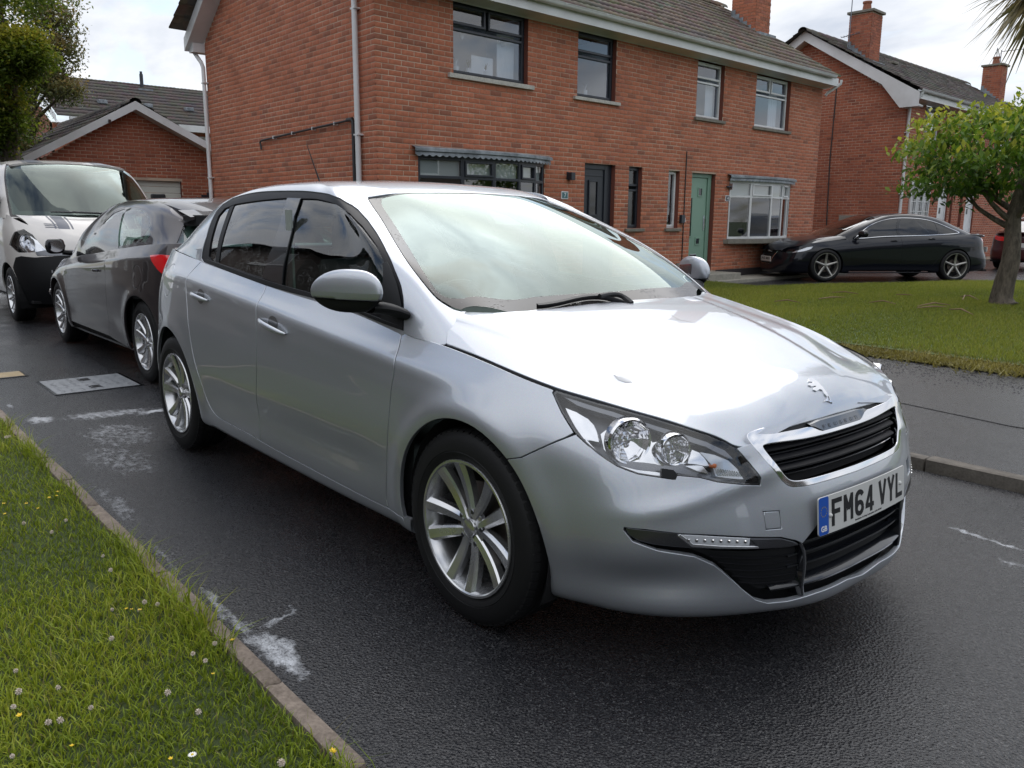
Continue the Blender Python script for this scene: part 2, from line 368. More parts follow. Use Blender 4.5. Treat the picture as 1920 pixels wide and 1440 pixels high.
def panel(name, S, outline, mat, parent, holes=(), gap=.0018, rim=.014, round_=.0018, step=.02, off=0., mirror=False, both=False, hole_rim=None, edge_step=.012, flat=False, full=None, rim_dir=None, disp=None):
    """sheet cut from S inside outline (uv, metres), edges rolled in; off moves it along the normal"""
    out = resample(outline, edge_step)
    if area2(out) < 0: out = out[::-1]
    ax_c = None
    if full: ax_c = {'u': 0, 'v': 1}[full]; on_c = np.abs(out[:, ax_c]) < 1e-6
    out = offset_poly(out, gap)
    if full: out[on_c, ax_c] = 0.
    hs = []
    for h in holes:
        h = resample(h, edge_step)
        if area2(h) > 0: h = h[::-1]      # CW: shrinking the material = growing the hole
        hs.append(offset_poly(h, gap))
    mn = out.min(0); mx = out.max(0)
    gx = np.arange(mn[0]+step*.5, mx[0], step); gy = np.arange(mn[1]+step*.5, mx[1], step)
    lat = np.array(np.meshgrid(gx, gy)).reshape(2, -1).T
    lat += rng.uniform(-.02, .02, lat.shape)*step
    def edge_dist(P, poly):
        q = np.roll(poly, -1, 0); d = np.full(len(P), 1e9)
        for a, b in zip(poly, q):
            e = b-a; L2 = max(e@e, 1e-14); t = np.clip(((P-a)@e)/L2, 0, 1); d = np.minimum(d, np.hypot(*(P-a-t[:, None]*e).T))
        return d
    if len(lat):
        k = inside(lat, out)
        for h in hs: k &= ~inside(lat, h)
        lat = lat[k]
        if len(lat):
            d = edge_dist(lat, out)
            for h in hs: d = np.minimum(d, edge_dist(lat, h))
            lat = lat[d > min(edge_step, step)*.45]
    pts = [out]+hs+([lat] if len(lat) else []); V2 = np.concatenate(pts); edges = []; b = 0; loops = []
    for L_ in [out]+hs:
        n = len(L_); edges += [(b+i, b+(i+1) % n) for i in range(n)]; loops.append(list(range(b, b+n))); b += n
    res = geometry.delaunay_2d_cdt([Vector(p) for p in V2.tolist()], edges, [], 1 if not hs else 0, 1e-7)
    nv = np.array([tuple(p) for p in res[0]]); fs = np.array([f for f in res[2] if len(f) == 3])
    cen = nv[fs].mean(1); k = inside(cen, out)
    for h in hs: k &= ~inside(cen, h)
    fs = fs[k]
    a2 = (nv[fs[:, 1]]-nv[fs[:, 0]]); b2 = (nv[fs[:, 2]]-nv[fs[:, 0]]); cr = a2[:, 0]*b2[:, 1]-a2[:, 1]*b2[:, 0]
    fs = fs[np.abs(cr) > 1e-10]; cr = cr[np.abs(cr) > 1e-10]
    fs[cr < 0] = fs[cr < 0][:, ::-1]
    P, Nn = S.ev(nv)
    if disp is not None: P = disp(P, nv)
    P = P+Nn*off
    # orient: make faces agree with Nn
    fn = np.cross(P[fs[:, 1]]-P[fs[:, 0]], P[fs[:, 2]]-P[fs[:, 0]]); sg = (fn*Nn[fs[:, 0]]).sum()
    if sg < 0: fs = fs[:, ::-1]
    verts = P.tolist(); nrm = Nn.tolist(); faces = fs.tolist()
    orig = {}
    for new_i, olds in enumerate(res[3]):
        for o_ in olds: orig[o_] = new_i
    if rim:
        for li, lp in enumerate(loops):
            src = ([out]+hs)[li]; cflag = on_c if (full and li == 0) else np.zeros(len(src), bool); rr = rim if li == 0 or hole_rim is None else hole_rim
            ring1 = offset_poly(src, -round_*.8); ring1[cflag, ax_c or 0] = src[cflag, ax_c or 0]; P0, N0 = S.ev(src); P1, N1 = S.ev(ring1)
            o_dir = P1-P0; o_dir -= (o_dir*N0).sum(1)[:, None]*N0; o_dir /= np.maximum(np.linalg.norm(o_dir, axis=1), 1e-9)[:, None]
            if disp is not None: P0 = disp(P0, src)
            P0 = P0+N0*off
            dd = -N0 if rim_dir is None else np.tile(np.array(rim_dir, float), (len(P0), 1))
            A1 = P0+o_dir*round_*.75-N0*round_*.3; n1 = N0+o_dir*.9; n1 /= np.linalg.norm(n1, axis=1)[:, None]
            A2 = P0+o_dir*round_-N0*round_*1.2; A3 = A2+dd*rr
            b = len(verts); n = len(src)
            verts += A1.tolist()+A2.tolist()+A3.tolist(); nrm += n1.tolist()+o_dir.tolist()+o_dir.tolist()
            for i in range(n):
                j = (i+1) % n; i0 = orig.get(lp[i]); j0 = orig.get(lp[j])
                if i0 is None or j0 is None or (cflag[i] and cflag[j]): continue
                q = [(i0, j0, b+j, b+i), (b+i, b+j, b+n+j, b+n+i), (b+n+i, b+n+j, b+2*n+j, b+2*n+i)]
                for f in q:
                    pv = [np.array(verts[t]) for t in f]; fnn = np.cross(pv[1]-pv[0], pv[3]-pv[0])+np.cross(pv[2]-pv[1], pv[3]-pv[2])
                    if fnn@np.array(nrm[f[3]]) < 0: f = f[::-1]
                    faces.append(f)
    obs = []
    if full:
        nb = len(verts); F3 = np.array([1, -1, 1])
        Va = np.array(verts); Na = np.array(nrm)
        if ax_c is not None:
            onv = np.abs(nv[:, ax_c]) < 1e-7; Va[:len(nv)][onv, 1] = 0.
        verts = np.concatenate([Va, Va*F3]).tolist(); nrm = np.concatenate([Na, Na*F3]).tolist(); faces = list(faces)+[tuple(i+nb for i in f[::-1]) for f in faces]; both = mirror = False
    V = np.array(verts); NN = np.array(nrm)
    if flat: NN = None
    if not mirror or both: obs.append(mesh_obj(name, V, faces, mat, parent, normals=NN))
    if mirror or both:
        Vm = V*np.array([1, -1, 1]); Nm = None if NN is None else NN*np.array([1, -1, 1])
        obs.append(mesh_obj(name, Vm, [f[::-1] for f in faces], mat, parent, normals=Nm))
    return obs[0] if len(obs) == 1 else obs
# ---------------------------------------------------------------- car materials
M_silver = paint('silver paint', (.49, .515, .56), metal=.76, rough=.42, flake=.15, coat=1., coat_rough=.015, droplets=.12, coat_ior=1.7)
M_black_gloss = paint('black gloss', (.008, .009, .012), rough=.25, coat=1., coat_rough=.02)
M_black_trim = Mat('black trim', (.006, .006, .008), .5, Specular_IOR_Level=.2).m
M_black_soft = Mat('black plastic', (.008, .0085, .010), .55, Specular_IOR_Level=.3).m
M_void = Mat('dark cavity', (.004, .004, .005), .9).m
M_chrome = Mat('chrome', (.78, .78, .80), .09, 1.).m
M_chrome_d = Mat('dark chrome', (.16, .165, .18), .22, 1.).m
M_lamp_grey = Mat('lamp housing', (.12, .125, .14), .3, .5).m
def _tyre():
    M = Mat('tyre rubber', (.009, .009, .010), .6, Specular_IOR_Level=.3); v = M.coord('Object'); M.bump(M.noise(v, 60, 4), .15, .004); return M.m
M_tyre = _tyre()
def _alloy():
    M = Mat('alloy', (.6, .61, .63), .28, .9); v = M.coord('Object'); n = M.noise(v, 9, 5)
    M.link(M.ramp(n, [(.3, (.55, .55, .56)), (.7, (.70, .71, .73))]), 'Base Color'); M.link(M.rampf(n, .3, .8, .18, .34), 'Roughness')
    M.b.inputs['Coat Weight'].default_value = .5; M.b.inputs['Coat Roughness'].default_value = .1; return M.m
M_alloy = _alloy()
M_glass_clear = glass_mat('lamp lens', (.93, .94, .95))
M_screen = glass_mat('windscreen glass', (.50, .62, .57), gloss_rough=.015, drops=0., ior=1.58, gtint=(.84, .96, .92))
M_sideglass = glass_mat('side glass', (.42, .54, .50), drops=.5, ior=1.5)
M_privglass = glass_mat('rear glass', (.27, .37, .34), drops=.5, ior=1.45)
M_fabric = Mat('seat fabric', (.035, .037, .042), .85).m
M_pillar = Mat('pillar trim', (.42, .43, .42), .7).m
M_red = Mat('red lamp', (.70, .012, .016), .12, Coat_Weight=1.).m
M_orange = Mat('amber bulb', (.6, .16, .05), .3).m
M_lens_white = Mat('led lens', (.62, .64, .68), .12, .3, Coat_Weight=1.).m
M_plate = Mat('plate face', (.62, .62, .60), .35).m
M_ink = Mat('plate ink', (.01, .01, .012), .5).m
M_blue = Mat('plate blue', (.012, .09, .45), .4).m
M_yellow = Mat('plate gold', (.35, .30, .08), .5).m
M_white = Mat('white mark', (.75, .76, .78), .5).m
M_disc = Mat('brake disc', (.12, .10, .09), .5, .8).m
M_black_blade = Mat('wiper rubber', (.01, .01, .011), .55).m
M_leather = Mat('dash plastic', (.05, .052, .055), .6).m

# ---------------------------------------------------------------- generic parts for cars
def text_mesh(s, size, depth, bold=0.):
    cu = bpy.data.curves.new('t', 'FONT'); cu.body = s; cu.size = size; cu.extrude = depth; cu.offset = bold; cu.resolution_u = 3
    o = bpy.data.objects.new('t', cu); COL.objects.link(o)
    dg = bpy.context.evaluated_depsgraph_get(); dg.update(); me = bpy.data.meshes.new_from_object(o.evaluated_get(dg))
    vs = np.array([tuple(v.co) for v in me.vertices]) if len(me.vertices) else np.zeros((0, 3)); fs = [tuple(p.vertices) for p in me.polygons]
    bpy.data.objects.remove(o); return vs, fs
def letters(name, s, height, width, origin, ex, ey, mat, parent, depth=.0008, bold=0., xscale=None):
    """text lying in the plane (ex, ey); origin = bottom left; stretched to width x height"""
    vs, fs = text_mesh(s, 1., .5, bold)
    if not len(vs): return
    mn, mx = vs.min(0), vs.max(0); ex = np.array(ex, float); ey = np.array(ey, float); nz = np.cross(ex, ey); o0 = np.array(origin, float)
    q = (vs-mn)/np.maximum(mx-mn, 1e-6)
    P = o0+q[:, :1]*width*ex+q[:, 1:2]*height*ey+q[:, 2:3]*depth*nz
    return mesh_obj(name, P, fs, mat, parent)

def wheel(parent, pos, side, r_tyre=.316, r_rim=.219, wid=.205, spokes='pair', n=5, steer=0., tyre_mat=None, rim_mat=None, phase=0., detail=True, spoke_w=.017, dark_mat=None):
    """pos = centre of the OUTER face plane; side -1: outer face looks to -y"""
    w = empty('wheel'); w.parent = parent; w.location = pos; w.rotation_euler = (0, 0, steer)
    sgn = side
    fr = lambda x, y, h: (x, sgn*h, y)      # h = outwards
    t = MB()
    rt, rr = r_tyre, r_rim
    prof = [(rr-.012, -wid+.01), (rr+.004, -wid+.003), (rr+.03, -wid-.004), (rt-.03, -wid+.0), (rt-.008, -wid+.018), (rt, -wid+.035)]
    # tread with grooves
    for g in (-.145, -.105, -.065):
        gg = g/.205*wid
        prof += [(rt, gg-.006), (rt-.007, gg-.004), (rt-.007, gg+.004), (rt, gg+.006)]
    prof += [(rt, -.036), (rt-.004, -.020), (rt-.012, -.008), (rt-.03, .002), (rr+.045, .006), (rr+.030, .0065), (rr+.0285, .0045), (rr+.0265, .0065), (rr+.014, .003), (rr+.003, -.004), (rr-.010, -.010)]
    t.lathe(prof, fr, 72); t.build('tyre', tyre_mat or M_tyre, w, smooth=True, angle=30)
    if detail:      # shoulder blocks
        b = MB()
        for k in range(64):
            a = 2*math.pi*k/64; ca, sa = math.cos(a), math.sin(a)
            def q(rad, h, da): return (rad*math.cos(a+da), sgn*h, rad*math.sin(a+da))
            vs = [q(rt-.006, -.010, -.035), q(rt-.006, -.010, .035), q(rt+.0015, -.030, .035), q(rt+.0015, -.030, -.035), q(rt-.02, -.006, -.03), q(rt-.02, -.006, .03), q(rt-.01, -.05, .035), q(rt-.01, -.05, -.035)]
            b.add(vs, [(0, 1, 2, 3), (4, 5, 1, 0), (3, 2, 6, 7), (0, 3, 7, 4), (1, 5, 6, 2)])
        o = b.build('tread_blocks', tyre_mat or M_tyre, w); tag(o, kind='stuff')
    r = MB()
    r.lathe([(rr, -.008), (rr+.003, -.001), (rr+.001, .0035), (rr-.006, .0035), (rr-.010, .0), (rr-.014, -.012), (rr-.022, -.03), (rr-.028, -.07), (rr-.03, -wid+.03)], fr, 72)
    r.build('rim', rim_mat or M_alloy, w, smooth=True, angle=28)
    d = MB(); d.lathe([(.0, -.095), (.135, -.095), (.138, -.085), (.138, -.075), (0, -.075)], fr, 48); d.build('brake_disc', M_disc, w, smooth=True, angle=30)
    d = MB(); d.lathe([(.0, -.12), (rr-.03, -.12), (rr-.03, -.19), (0, -.19)], fr, 32); d.build('wheel_barrel', M_void, w)
    # spokes
    def spoke(phi, off, tw, r0, r1, w0, w1, lean):
        ca, sa = math.cos(phi), math.sin(phi); secs = []
        for k, tt in enumerate(np.linspace(0, 1, 7)):
            rad = r0+(r1-r0)*tt; ww = w0+(w1-w0)*tt; cx_ = off[0]+(off[1]-off[0])*tt+tw*tt*tt
            dep = -.024+.024*tt**1.6+(-.006*(4*tt*(1-tt)))
            pts = [(-ww, dep-.028), (-ww*.98, dep-.006), (-ww*.62, dep-.0005), (ww*.10+lean*ww*.5, dep+.003), (ww*.72, dep-.001), (ww*.98, dep-.007), (ww, dep-.028)]
            secs.append([(((rad)*ca-(cx_+p)*sa), sgn*h, (rad)*sa+(cx_+p)*ca) for p, h in pts])
        return secs
    for k in range(n):
        phi = 2*math.pi*k/n+phase
        if spokes == 'pair':
            for sd_, lean in ((-1, -1), (1, 1)):
                s_ = MB(); s_.grid(spoke(phi, (sd_*.0175, sd_*.050), sd_*.003,   .030, rr-.011, .0155, .0265, lean)); s_.build('spoke', rim_mat or M_alloy, w, smooth=True, angle=22, recalc=True)
        else:
            s_ = MB(); s_.grid(spoke(phi, (0, 0), 0, .03, rr-.006, .026, .02 if spokes == 'five' else .012, 0)); s_.build('spoke', rim_mat or M_alloy, w, smooth=True, angle=22)
    if spokes == 'pair' and detail:   # web between the spokes near the hub and at the rim
        g = MB()
        g.lathe([(.0, -.028), (.058, -.030), (.062, -.045), (.05, -.06), (0, -.06)], fr, 40); g.build('hub', rim_mat or M_alloy, w, smooth=True, angle=30)
        for k in range(n):
            a = 2*math.pi*(k+.5)/n+phase+.0
            bx = MB(); cx_, cz_ = .054*math.cos(a), .054*math.sin(a)
            bx.lathe([(0.0, -.021), (.007, -.021), (.0085, -.023), (.0085, -.04), (.0115, -.041)], lambda x, y, h: (x+cx_, sgn*h, y+cz_), 12); bx.build('wheel_bolt', M_chrome_d, w, smooth=True)
    c = MB(); c.lathe([(0, -.012), (.022, -.0125), (.0285, -.015), (.031, -.020), (.032, -.034)], fr, 36); cap = c.build('centre_cap', rim_mat or M_alloy, w, smooth=True, angle=40)
    return w
# ================================================================ the silver hatchback
HC = [  # columns, front centre -> rear centre ; rows: lip, edge, .27, .38, .48, .58, .67, top   (x, w, z)
 [(2.10,0,.160),(2.158,0,.185),(2.166,0,.27),(2.152,0,.38),(2.132,0,.49),(2.090,0,.59),(2.052,0,.67),(2.020,0,.725)],
 [(2.09,.21,.160),(2.149,.215,.185),(2.157,.218,.27),(2.144,.22,.38),(2.124,.22,.49),(2.084,.22,.59),(2.047,.22,.67),(2.013,.22,.725)],
 [(2.01,.40,.160),(2.075,.415,.185),(2.098,.42,.27),(2.098,.43,.38),(2.080,.43,.485),(2.050,.44,.585),(2.020,.445,.665),(1.985,.445,.72)],
 [(1.89,.56,.160),(1.962,.60,.185),(1.988,.612,.27),(2.002,.622,.38),(1.992,.625,.48),(1.962,.625,.575),(1.925,.615,.665),(1.865,.60,.755)],
 [(1.77,.66,.163),(1.835,.715,.188),(1.862,.738,.27),(1.890,.757,.375),(1.890,.762,.47),(1.865,.757,.565),(1.822,.738,.668),(1.740,.70,.783)],
 [(1.65,.72,.168),(1.705,.775,.192),(1.722,.803,.27),(1.745,.825,.37),(1.750,.833,.465),(1.738,.830,.56),(1.705,.812,.672),(1.610,.752,.805)],
 [(1.56,.76,.172),(1.575,.812,.195),(1.580,.842,.27),(1.585,.862,.37),(1.588,.872,.465),(1.583,.870,.565),(1.562,.852,.685),(1.485,.775,.825)],
 [(1.31,.79,.178),(1.31,.842,.200),(1.31,.868,.27),(1.31,.884,.37),(1.31,.893,.47),(1.31,.895,.58),(1.31,.876,.715),(1.31,.785,.853)],
 [(1.00,.79,.178),(1.00,.845,.200),(1.00,.872,.27),(1.00,.882,.38),(1.00,.889,.48),(1.00,.892,.60),(1.00,.874,.745),(1.00,.798,.882)],
 [(.50,.79,.178),(.50,.850,.200),(.50,.875,.27),(.50,.886,.38),(.50,.893,.48),(.50,.896,.61),(.50,.884,.785),(.50,.810,.930)],
 [(.0,.79,.180),(.0,.850,.202),(.0,.875,.27),(.0,.888,.38),(.0,.895,.48),(.0,.898,.62),(.0,.888,.815),(.0,.815,.965)],
 [(-.5,.79,.183),(-.5,.850,.205),(-.5,.875,.27),(-.5,.889,.38),(-.5,.896,.48),(-.5,.899,.63),(-.5,.890,.85),(-.5,.815,1.008)],
 [(-1.0,.79,.188),(-1.0,.845,.210),(-1.0,.870,.28),(-1.0,.886,.39),(-1.0,.896,.49),(-1.0,.902,.64),(-1.0,.892,.88),(-1.0,.808,1.050)],
 [(-1.31,.78,.195),(-1.31,.835,.22),(-1.31,.862,.29),(-1.31,.882,.40),(-1.31,.894,.50),(-1.31,.900,.65),(-1.31,.885,.89),(-1.31,.795,1.075)],
 [(-1.60,.76,.21),(-1.60,.808,.235),(-1.60,.838,.30),(-1.60,.860,.41),(-1.60,.873,.52),(-1.60,.878,.66),(-1.60,.862,.89),(-1.60,.775,1.090)],
 [(-1.80,.70,.23),(-1.83,.745,.26),(-1.84,.775,.33),(-1.85,.800,.43),(-1.86,.812,.53),(-1.85,.818,.66),(-1.84,.800,.88),(-1.80,.72,1.095)],
 [(-1.93,.58,.25),(-1.96,.60,.28),(-1.98,.62,.35),(-1.995,.63,.45),(-2.00,.635,.54),(-1.99,.635,.66),(-1.97,.62,.88),(-1.91,.56,1.095)],
 [(-2.0,.30,.26),(-2.03,.31,.29),(-2.05,.32,.36),(-2.065,.33,.46),(-2.07,.33,.55),(-2.055,.33,.66),(-2.03,.32,.88),(-1.96,.29,1.095)],
 [(-2.02,0,.26),(-2.05,0,.29),(-2.07,0,.36),(-2.085,0,.46),(-2.09,0,.55),(-2.075,0,.66),(-2.05,0,.88),(-1.98,0,1.095)],
]
for _k, _dx, _dw in ((13, .0, .008), (14, .03, .026), (15, .07, .045), (16, .09, .03), (17, .09, 0), (18, .09, 0)):      # rear corner tucks in above the wheel
    HC[_k] = [(x+_dx*min(1, max(0, (z-.3)/.4)), w-(_dw*min(1, max(0, (z-.3)/.4)) if w else 0), z) for x, w, z in HC[_k]]
HC = [[(x, -w, z) for x, w, z in c] for c in HC]
def smooth_bump(x, a, b):
    t = np.clip((x-a)/(b-a), 0, 1); return t*t*(3-2*t)
def hero_disp(P):
    P = P.copy(); x, y, z = P[..., 0], P[..., 1], P[..., 2]; side = smooth_bump(-y, .70, .84)
    # character crease below the belt
    zc = np.interp(x, [-1.9, -1.0, 0, .9, 1.3], [.985, .955, .875, .795, .77])
    s = (z-zc); k = side*smooth_bump(x, -1.9, -1.2)*(1-smooth_bump(x, .95, 1.5))
    y2 = -.010*np.exp(-(s/.035)**2)*k
    # scallop below the crease
    y2 += .006*np.exp(-((s+.13)/.07)**2)*k
    # lower door rise to the sill
    y2 += .010*np.exp(-((z-.40)/.07)**2)*side*smooth_bump(x, -.95, -.6)*(1-smooth_bump(x, .6, .95))
    # flared arches
    for xc in (1.31, -1.31):
        d = np.hypot(x-xc, z-.315); y2 += -.012*np.exp(-((d-.375)/.050)**2)*side
    P[..., 1] = y+y2
    # bumper scoop at the lower corner and ridge under the lamp
    dx = P-np.array([1.93, -.665, .30]); e = np.exp(-((dx[..., 1]/.14)**2+(dx[..., 2]/.055)**2+(dx[..., 0]/.2)**2))
    P[..., 0] -= .016*e; P[..., 1] += .014*e
    dz = z-(.60-.10*smooth_bump(-y, .3, .8)); e = np.exp(-(dz/.028)**2)*smooth_bump(x, 1.75, 1.95)*smooth_bump(-y, .30, .42)
    P[..., 0] += .008*e
    return P
hero = empty('silver_hatchback', 'silver five-door hatchback parked in front on the wet tarmac, its bonnet towards the viewer', 'car', loc=(0, 0, 0))
S1 = Surf(HC, 460, 130, sym0=True, sym1=True, disp=hero_disp)
if S1.Nn[200, 60, 1] > 0: S1.flip()

HB = [  # bonnet: rows across (centre .. gap .. beyond)
 [(2.058,0,.650),(2.052,.22,.650),(2.036,.41,.650),(2.015,.50,.655),(2.02,.56,.640)],
 [(2.030,0,.700),(2.024,.22,.700),(2.000,.38,.698),(1.975,.485,.693),(1.985,.57,.672)],
 [(1.990,0,.757),(1.975,.22,.753),(1.945,.38,.745),(1.925,.49,.735),(1.935,.605,.698)],
 [(1.840,0,.820),(1.835,.25,.814),(1.800,.44,.798),(1.800,.57,.775),(1.845,.69,.722)],
 [(1.650,0,.873),(1.650,.28,.866),(1.645,.46,.854),(1.645,.605,.829),(1.660,.782,.758)],
 [(1.400,0,.925),(1.400,.30,.918),(1.400,.49,.908),(1.400,.635,.885),(1.395,.812,.795)],
 [(1.200,0,.955),(1.200,.30,.950),(1.200,.51,.943),(1.195,.660,.922),(1.170,.825,.832)],
 [(1.050,0,.975),(1.050,.30,.970),(1.040,.53,.966),(1.020,.690,.948),(1.000,.835,.855)],
 [(.900,0,.992),(.900,.30,.988),(.890,.54,.984),(.870,.710,.968),(.860,.840,.872)]]
HB = [[(x, -w, z) for x, w, z in c] for c in HB]
def bonnet_disp(P):
    P = P.copy(); x, y, z = P[..., 0], P[..., 1], P[..., 2]; a = np.abs(y)
    yc = np.interp(x, [.9, 1.2, 1.7, 2.0], [.47, .42, .26, .15]); k = smooth_bump(x, .95, 1.3)*(1-smooth_bump(x, 1.86, 2.0))
    P[..., 2] += .0065*k*(1-smooth_bump(a, yc-.025, yc+.03))
    yr = np.interp(x, [.9, 1.02, 1.35, 1.64, 1.84, 2.0], [.70, .69, .635, .60, .545, .50]); kk = 1-smooth_bump(x, 1.75, 1.95)
    P[..., 2] += .007*kk*np.exp(-((a-yr)/.022)**2)
    P[..., 2] -= .006*kk*np.exp(-((a-yr+.10)/.06)**2)
    return P
S2 = Surf(HB, 240, 130, symv=True, disp=bonnet_disp)
# keep only the right half of parameter v -> y<0 (v>0)
if S2.Nn[120, 60, 2] < 0: S2.flip()

HG = [  # greenhouse: base, 1/3, 2/3, rail, beyond
 [(1.180,0,.940),(.860,0,1.120),(.520,0,1.270),(.175,0,1.386),(.06,0,1.415)],
 [(1.170,.25,.940),(.850,.24,1.118),(.515,.225,1.267),(.175,.215,1.383),(.06,.20,1.412)],
 [(1.120,.50,.943),(.812,.465,1.115),(.492,.425,1.259),(.178,.395,1.371),(.07,.37,1.402)],
 [(1.045,.675,.950),(.765,.630,1.108),(.462,.575,1.246),(.178,.520,1.350),(.06,.49,1.390)],
 [(1.085,.795,.858),(.790,.715,1.080),(.470,.650,1.232),(.140,.575,1.358),(.02,.53,1.397)],
 [(.870,.818,.860),(.742,.772,1.056),(.480,.708,1.215),(.080,.600,1.378),(-.02,.53,1.412)],
 [(.500,.816,.915),(.460,.778,1.062),(.320,.705,1.235),(-.050,.590,1.398),(-.10,.51,1.423)],
 [(.100,.820,.945),(.080,.782,1.090),(.030,.705,1.262),(-.160,.588,1.410),(-.18,.50,1.431)],
 [(-.300,.820,.975),(-.300,.780,1.110),(-.300,.704,1.280),(-.380,.588,1.415),(-.38,.50,1.437)],
 [(-.700,.816,1.010),(-.700,.775,1.135),(-.700,.702,1.285),(-.720,.585,1.410),(-.72,.49,1.430)],
 [(-1.050,.808,1.045),(-1.050,.765,1.155),(-1.040,.695,1.280),(-1.020,.580,1.385),(-1.0,.48,1.408)],
 [(-1.400,.794,1.066),(-1.380,.742,1.172),(-1.335,.670,1.268),(-1.265,.560,1.345),(-1.22,.46,1.372)],
 [(-1.745,.750,1.078),(-1.640,.668,1.165),(-1.560,.600,1.238),(-1.450,.500,1.302),(-1.36,.42,1.340)],
 [(-1.930,.510,1.078),(-1.800,.450,1.160),(-1.700,.410,1.235),(-1.570,.350,1.303),(-1.46,.31,1.340)],
 [(-1.985,0,1.078),(-1.850,0,1.160),(-1.745,0,1.240),(-1.610,0,1.315),(-1.50,0,1.352)]]
for _k, _dx, _dw in ((10, .01, .006), (11, .03, .022), (12, .08, .042), (13, .10, .03), (14, .10, 0)):
    HG[_k] = [(x+_dx*(1 if _i < 3 else .5), w-(_dw if w else 0), z) for _i, (x, w, z) in enumerate(HG[_k])]
HG = [[(x, -w, z) for x, w, z in c] for c in HG]
S3 = Surf(HG, 420, 110, sym0=True, sym1=True)
if S3.Nn[200, 50, 1] > 0: S3.flip()
HR = []
for x, zc in ((.30, 1.345), (.175, 1.386), (0, 1.424), (-.3, 1.447), (-.7, 1.448), (-1.1, 1.425), (-1.45, 1.375), (-1.75, 1.318)):
    k = np.interp(x, [-1.75, -1.1, 0, .3], [.84, .95, 1., .9])
    HR.append([(x-.0*w, -w*k, zc-dz) for w, dz in ((0, 0), (.2, .003), (.38, .009), (.52, .024), (.60, .052))])
S4 = Surf(HR, 160, 70, symv=True)
if S4.Nn[80, 40, 2] < 0: S4.flip()

# ---- outlines (found on the surfaces by looking along measured directions)
gap_pts = [(754, 621.5), (833, 647), (900, 673), (960, 699), (1042, 731)]
lampS = [(1036.4, 737), (1042, 731), (1085.6, 744), (1151, 762.5), (1217, 781), (1282.5, 801), (1326, 815), (1361, 829), (1381, 841), (1405, 867.5), (1427, 896), (1425, 910), (1392, 909), (1345, 904), (1313, 896), (1269, 892), (1262, 899), (1241, 896), (1195, 889), (1155.6, 874), (1125, 854), (1099, 832.5), (1077, 810.6), (1053, 773.4)]
lamp = S1.pix(lampS)
NP1 = lambda pts: S1.near(pts)
vtop = S1.V[-1]-.004; vbot = .001
front_gap = [(753.5, 622), (748, 650), (739, 690), (733, 730), (728, 790), (725, 850), (724, 900), (725, 951)]
mid_gap = [(498.5, 536), (493.5, 550), (483, 568), (480, 605), (480, 660), (480.5, 700), (484, 770), (491, 829)]
rear_gap = [(376, 491), (351.5, 518), (348.5, 543), (351, 582), (353.7, 616), (360.6, 660), (376.7, 716.7), (388, 750), (400, 773), (410, 783), (435, 797)]
sill_top = [(435, 797), (474, 818), (491, 829), (600, 888), (700, 940), (725, 952), (768, 975)]
fg, mg, rg, st = (S1.pix(p) for p in (front_gap, mid_gap, rear_gap, sill_top))
def sm(p, n): return curve(p, n)
fg, mg, rg = sm(fg, 22), sm(mg, 22), sm(rg, 26); st = sm(st, 34)
fg[0, 1] = min(fg[0, 1]+.0, vtop); mg[0, 1] = min(mg[0, 1]+.01, vtop); rg[0, 1] = min(rg[0, 1]+.0, vtop)
fg = np.concatenate([[[fg[0, 0], vtop]], fg]) if fg[0, 1] < vtop-.003 else fg
mg = np.concatenate([[[mg[0, 0], vtop]], mg]) if mg[0, 1] < vtop-.003 else mg
rg = np.concatenate([[[rg[0, 0], vtop]], rg]) if rg[0, 1] < vtop-.003 else rg
iA = int(np.argmin(np.abs(st[:, 0]-mg[-1, 0]))); iB = int(np.argmin(np.abs(st[:, 0]-fg[-1, 0])))
mg[-1] = st[iA]; fg[-1] = st[iB]
def circ_side(xc, zc, r, n=40, a0=0., a1=2*math.pi): return [(xc+r*math.cos(a), zc+r*math.sin(a)) for a in np.linspace(a0, a1, n)]
archF = S1.side(circ_side(1.31, .318, .350, 46, R(-24), R(204)))     # front -> over -> back
archR = S1.side(circ_side(-1.31, .322, .362, 46, R(-22), R(202)))
def vbt(u): return np.array([u, vbot])
# door panels
d_front = np.concatenate([mg, st[iA+1:iB], fg[::-1]])
DG = dict(gap=.0048, round_=.0024, rim=.014)
panel('front_door', S1, d_front, M_silver, hero, both=True, **DG)
d_rear = np.concatenate([rg, st[1:iA], mg[::-1]])
panel('rear_door', S1, d_rear, M_silver, hero, both=True, **DG)
# sill
uf = archF[-1, 0]; ur = archR[0, 0]
e0 = archF[-1]; e1 = archR[0]
sill = np.concatenate([[e0+np.array([0.0, .0])], st[::-1][1:][st[::-1][1:, 0] > e0[0]+.01], [[ur, max(e1[1], .06)]], [[ur, vbot]], [[uf, vbot]]])
panel('sill', S1, sill, M_silver, hero, both=True)
# front wing
gp = sm(S1.pix(gap_pts), 24)
wg = S1.pix([(1078, 814), (1040, 829), (1000, 847), (962, 866)])
ia = int(np.argmin(np.linalg.norm(archF-wg[-1], axis=1)))
lamp_back = S1.pix([(1041, 731), (1036.4, 737), (1053, 773.4), (1077, 812)])
wing = np.concatenate([gp[:-1], lamp_back, sm(wg, 8)[1:-1], archF[ia:], [archF[-1]+np.array([.02, 0])], st[-1:], st[iB+1:-1][::-1], fg[::-1][:-1]])
panel('front_wing', S1, wing, M_silver, hero, both=True, gap=.0042, round_=.0022)
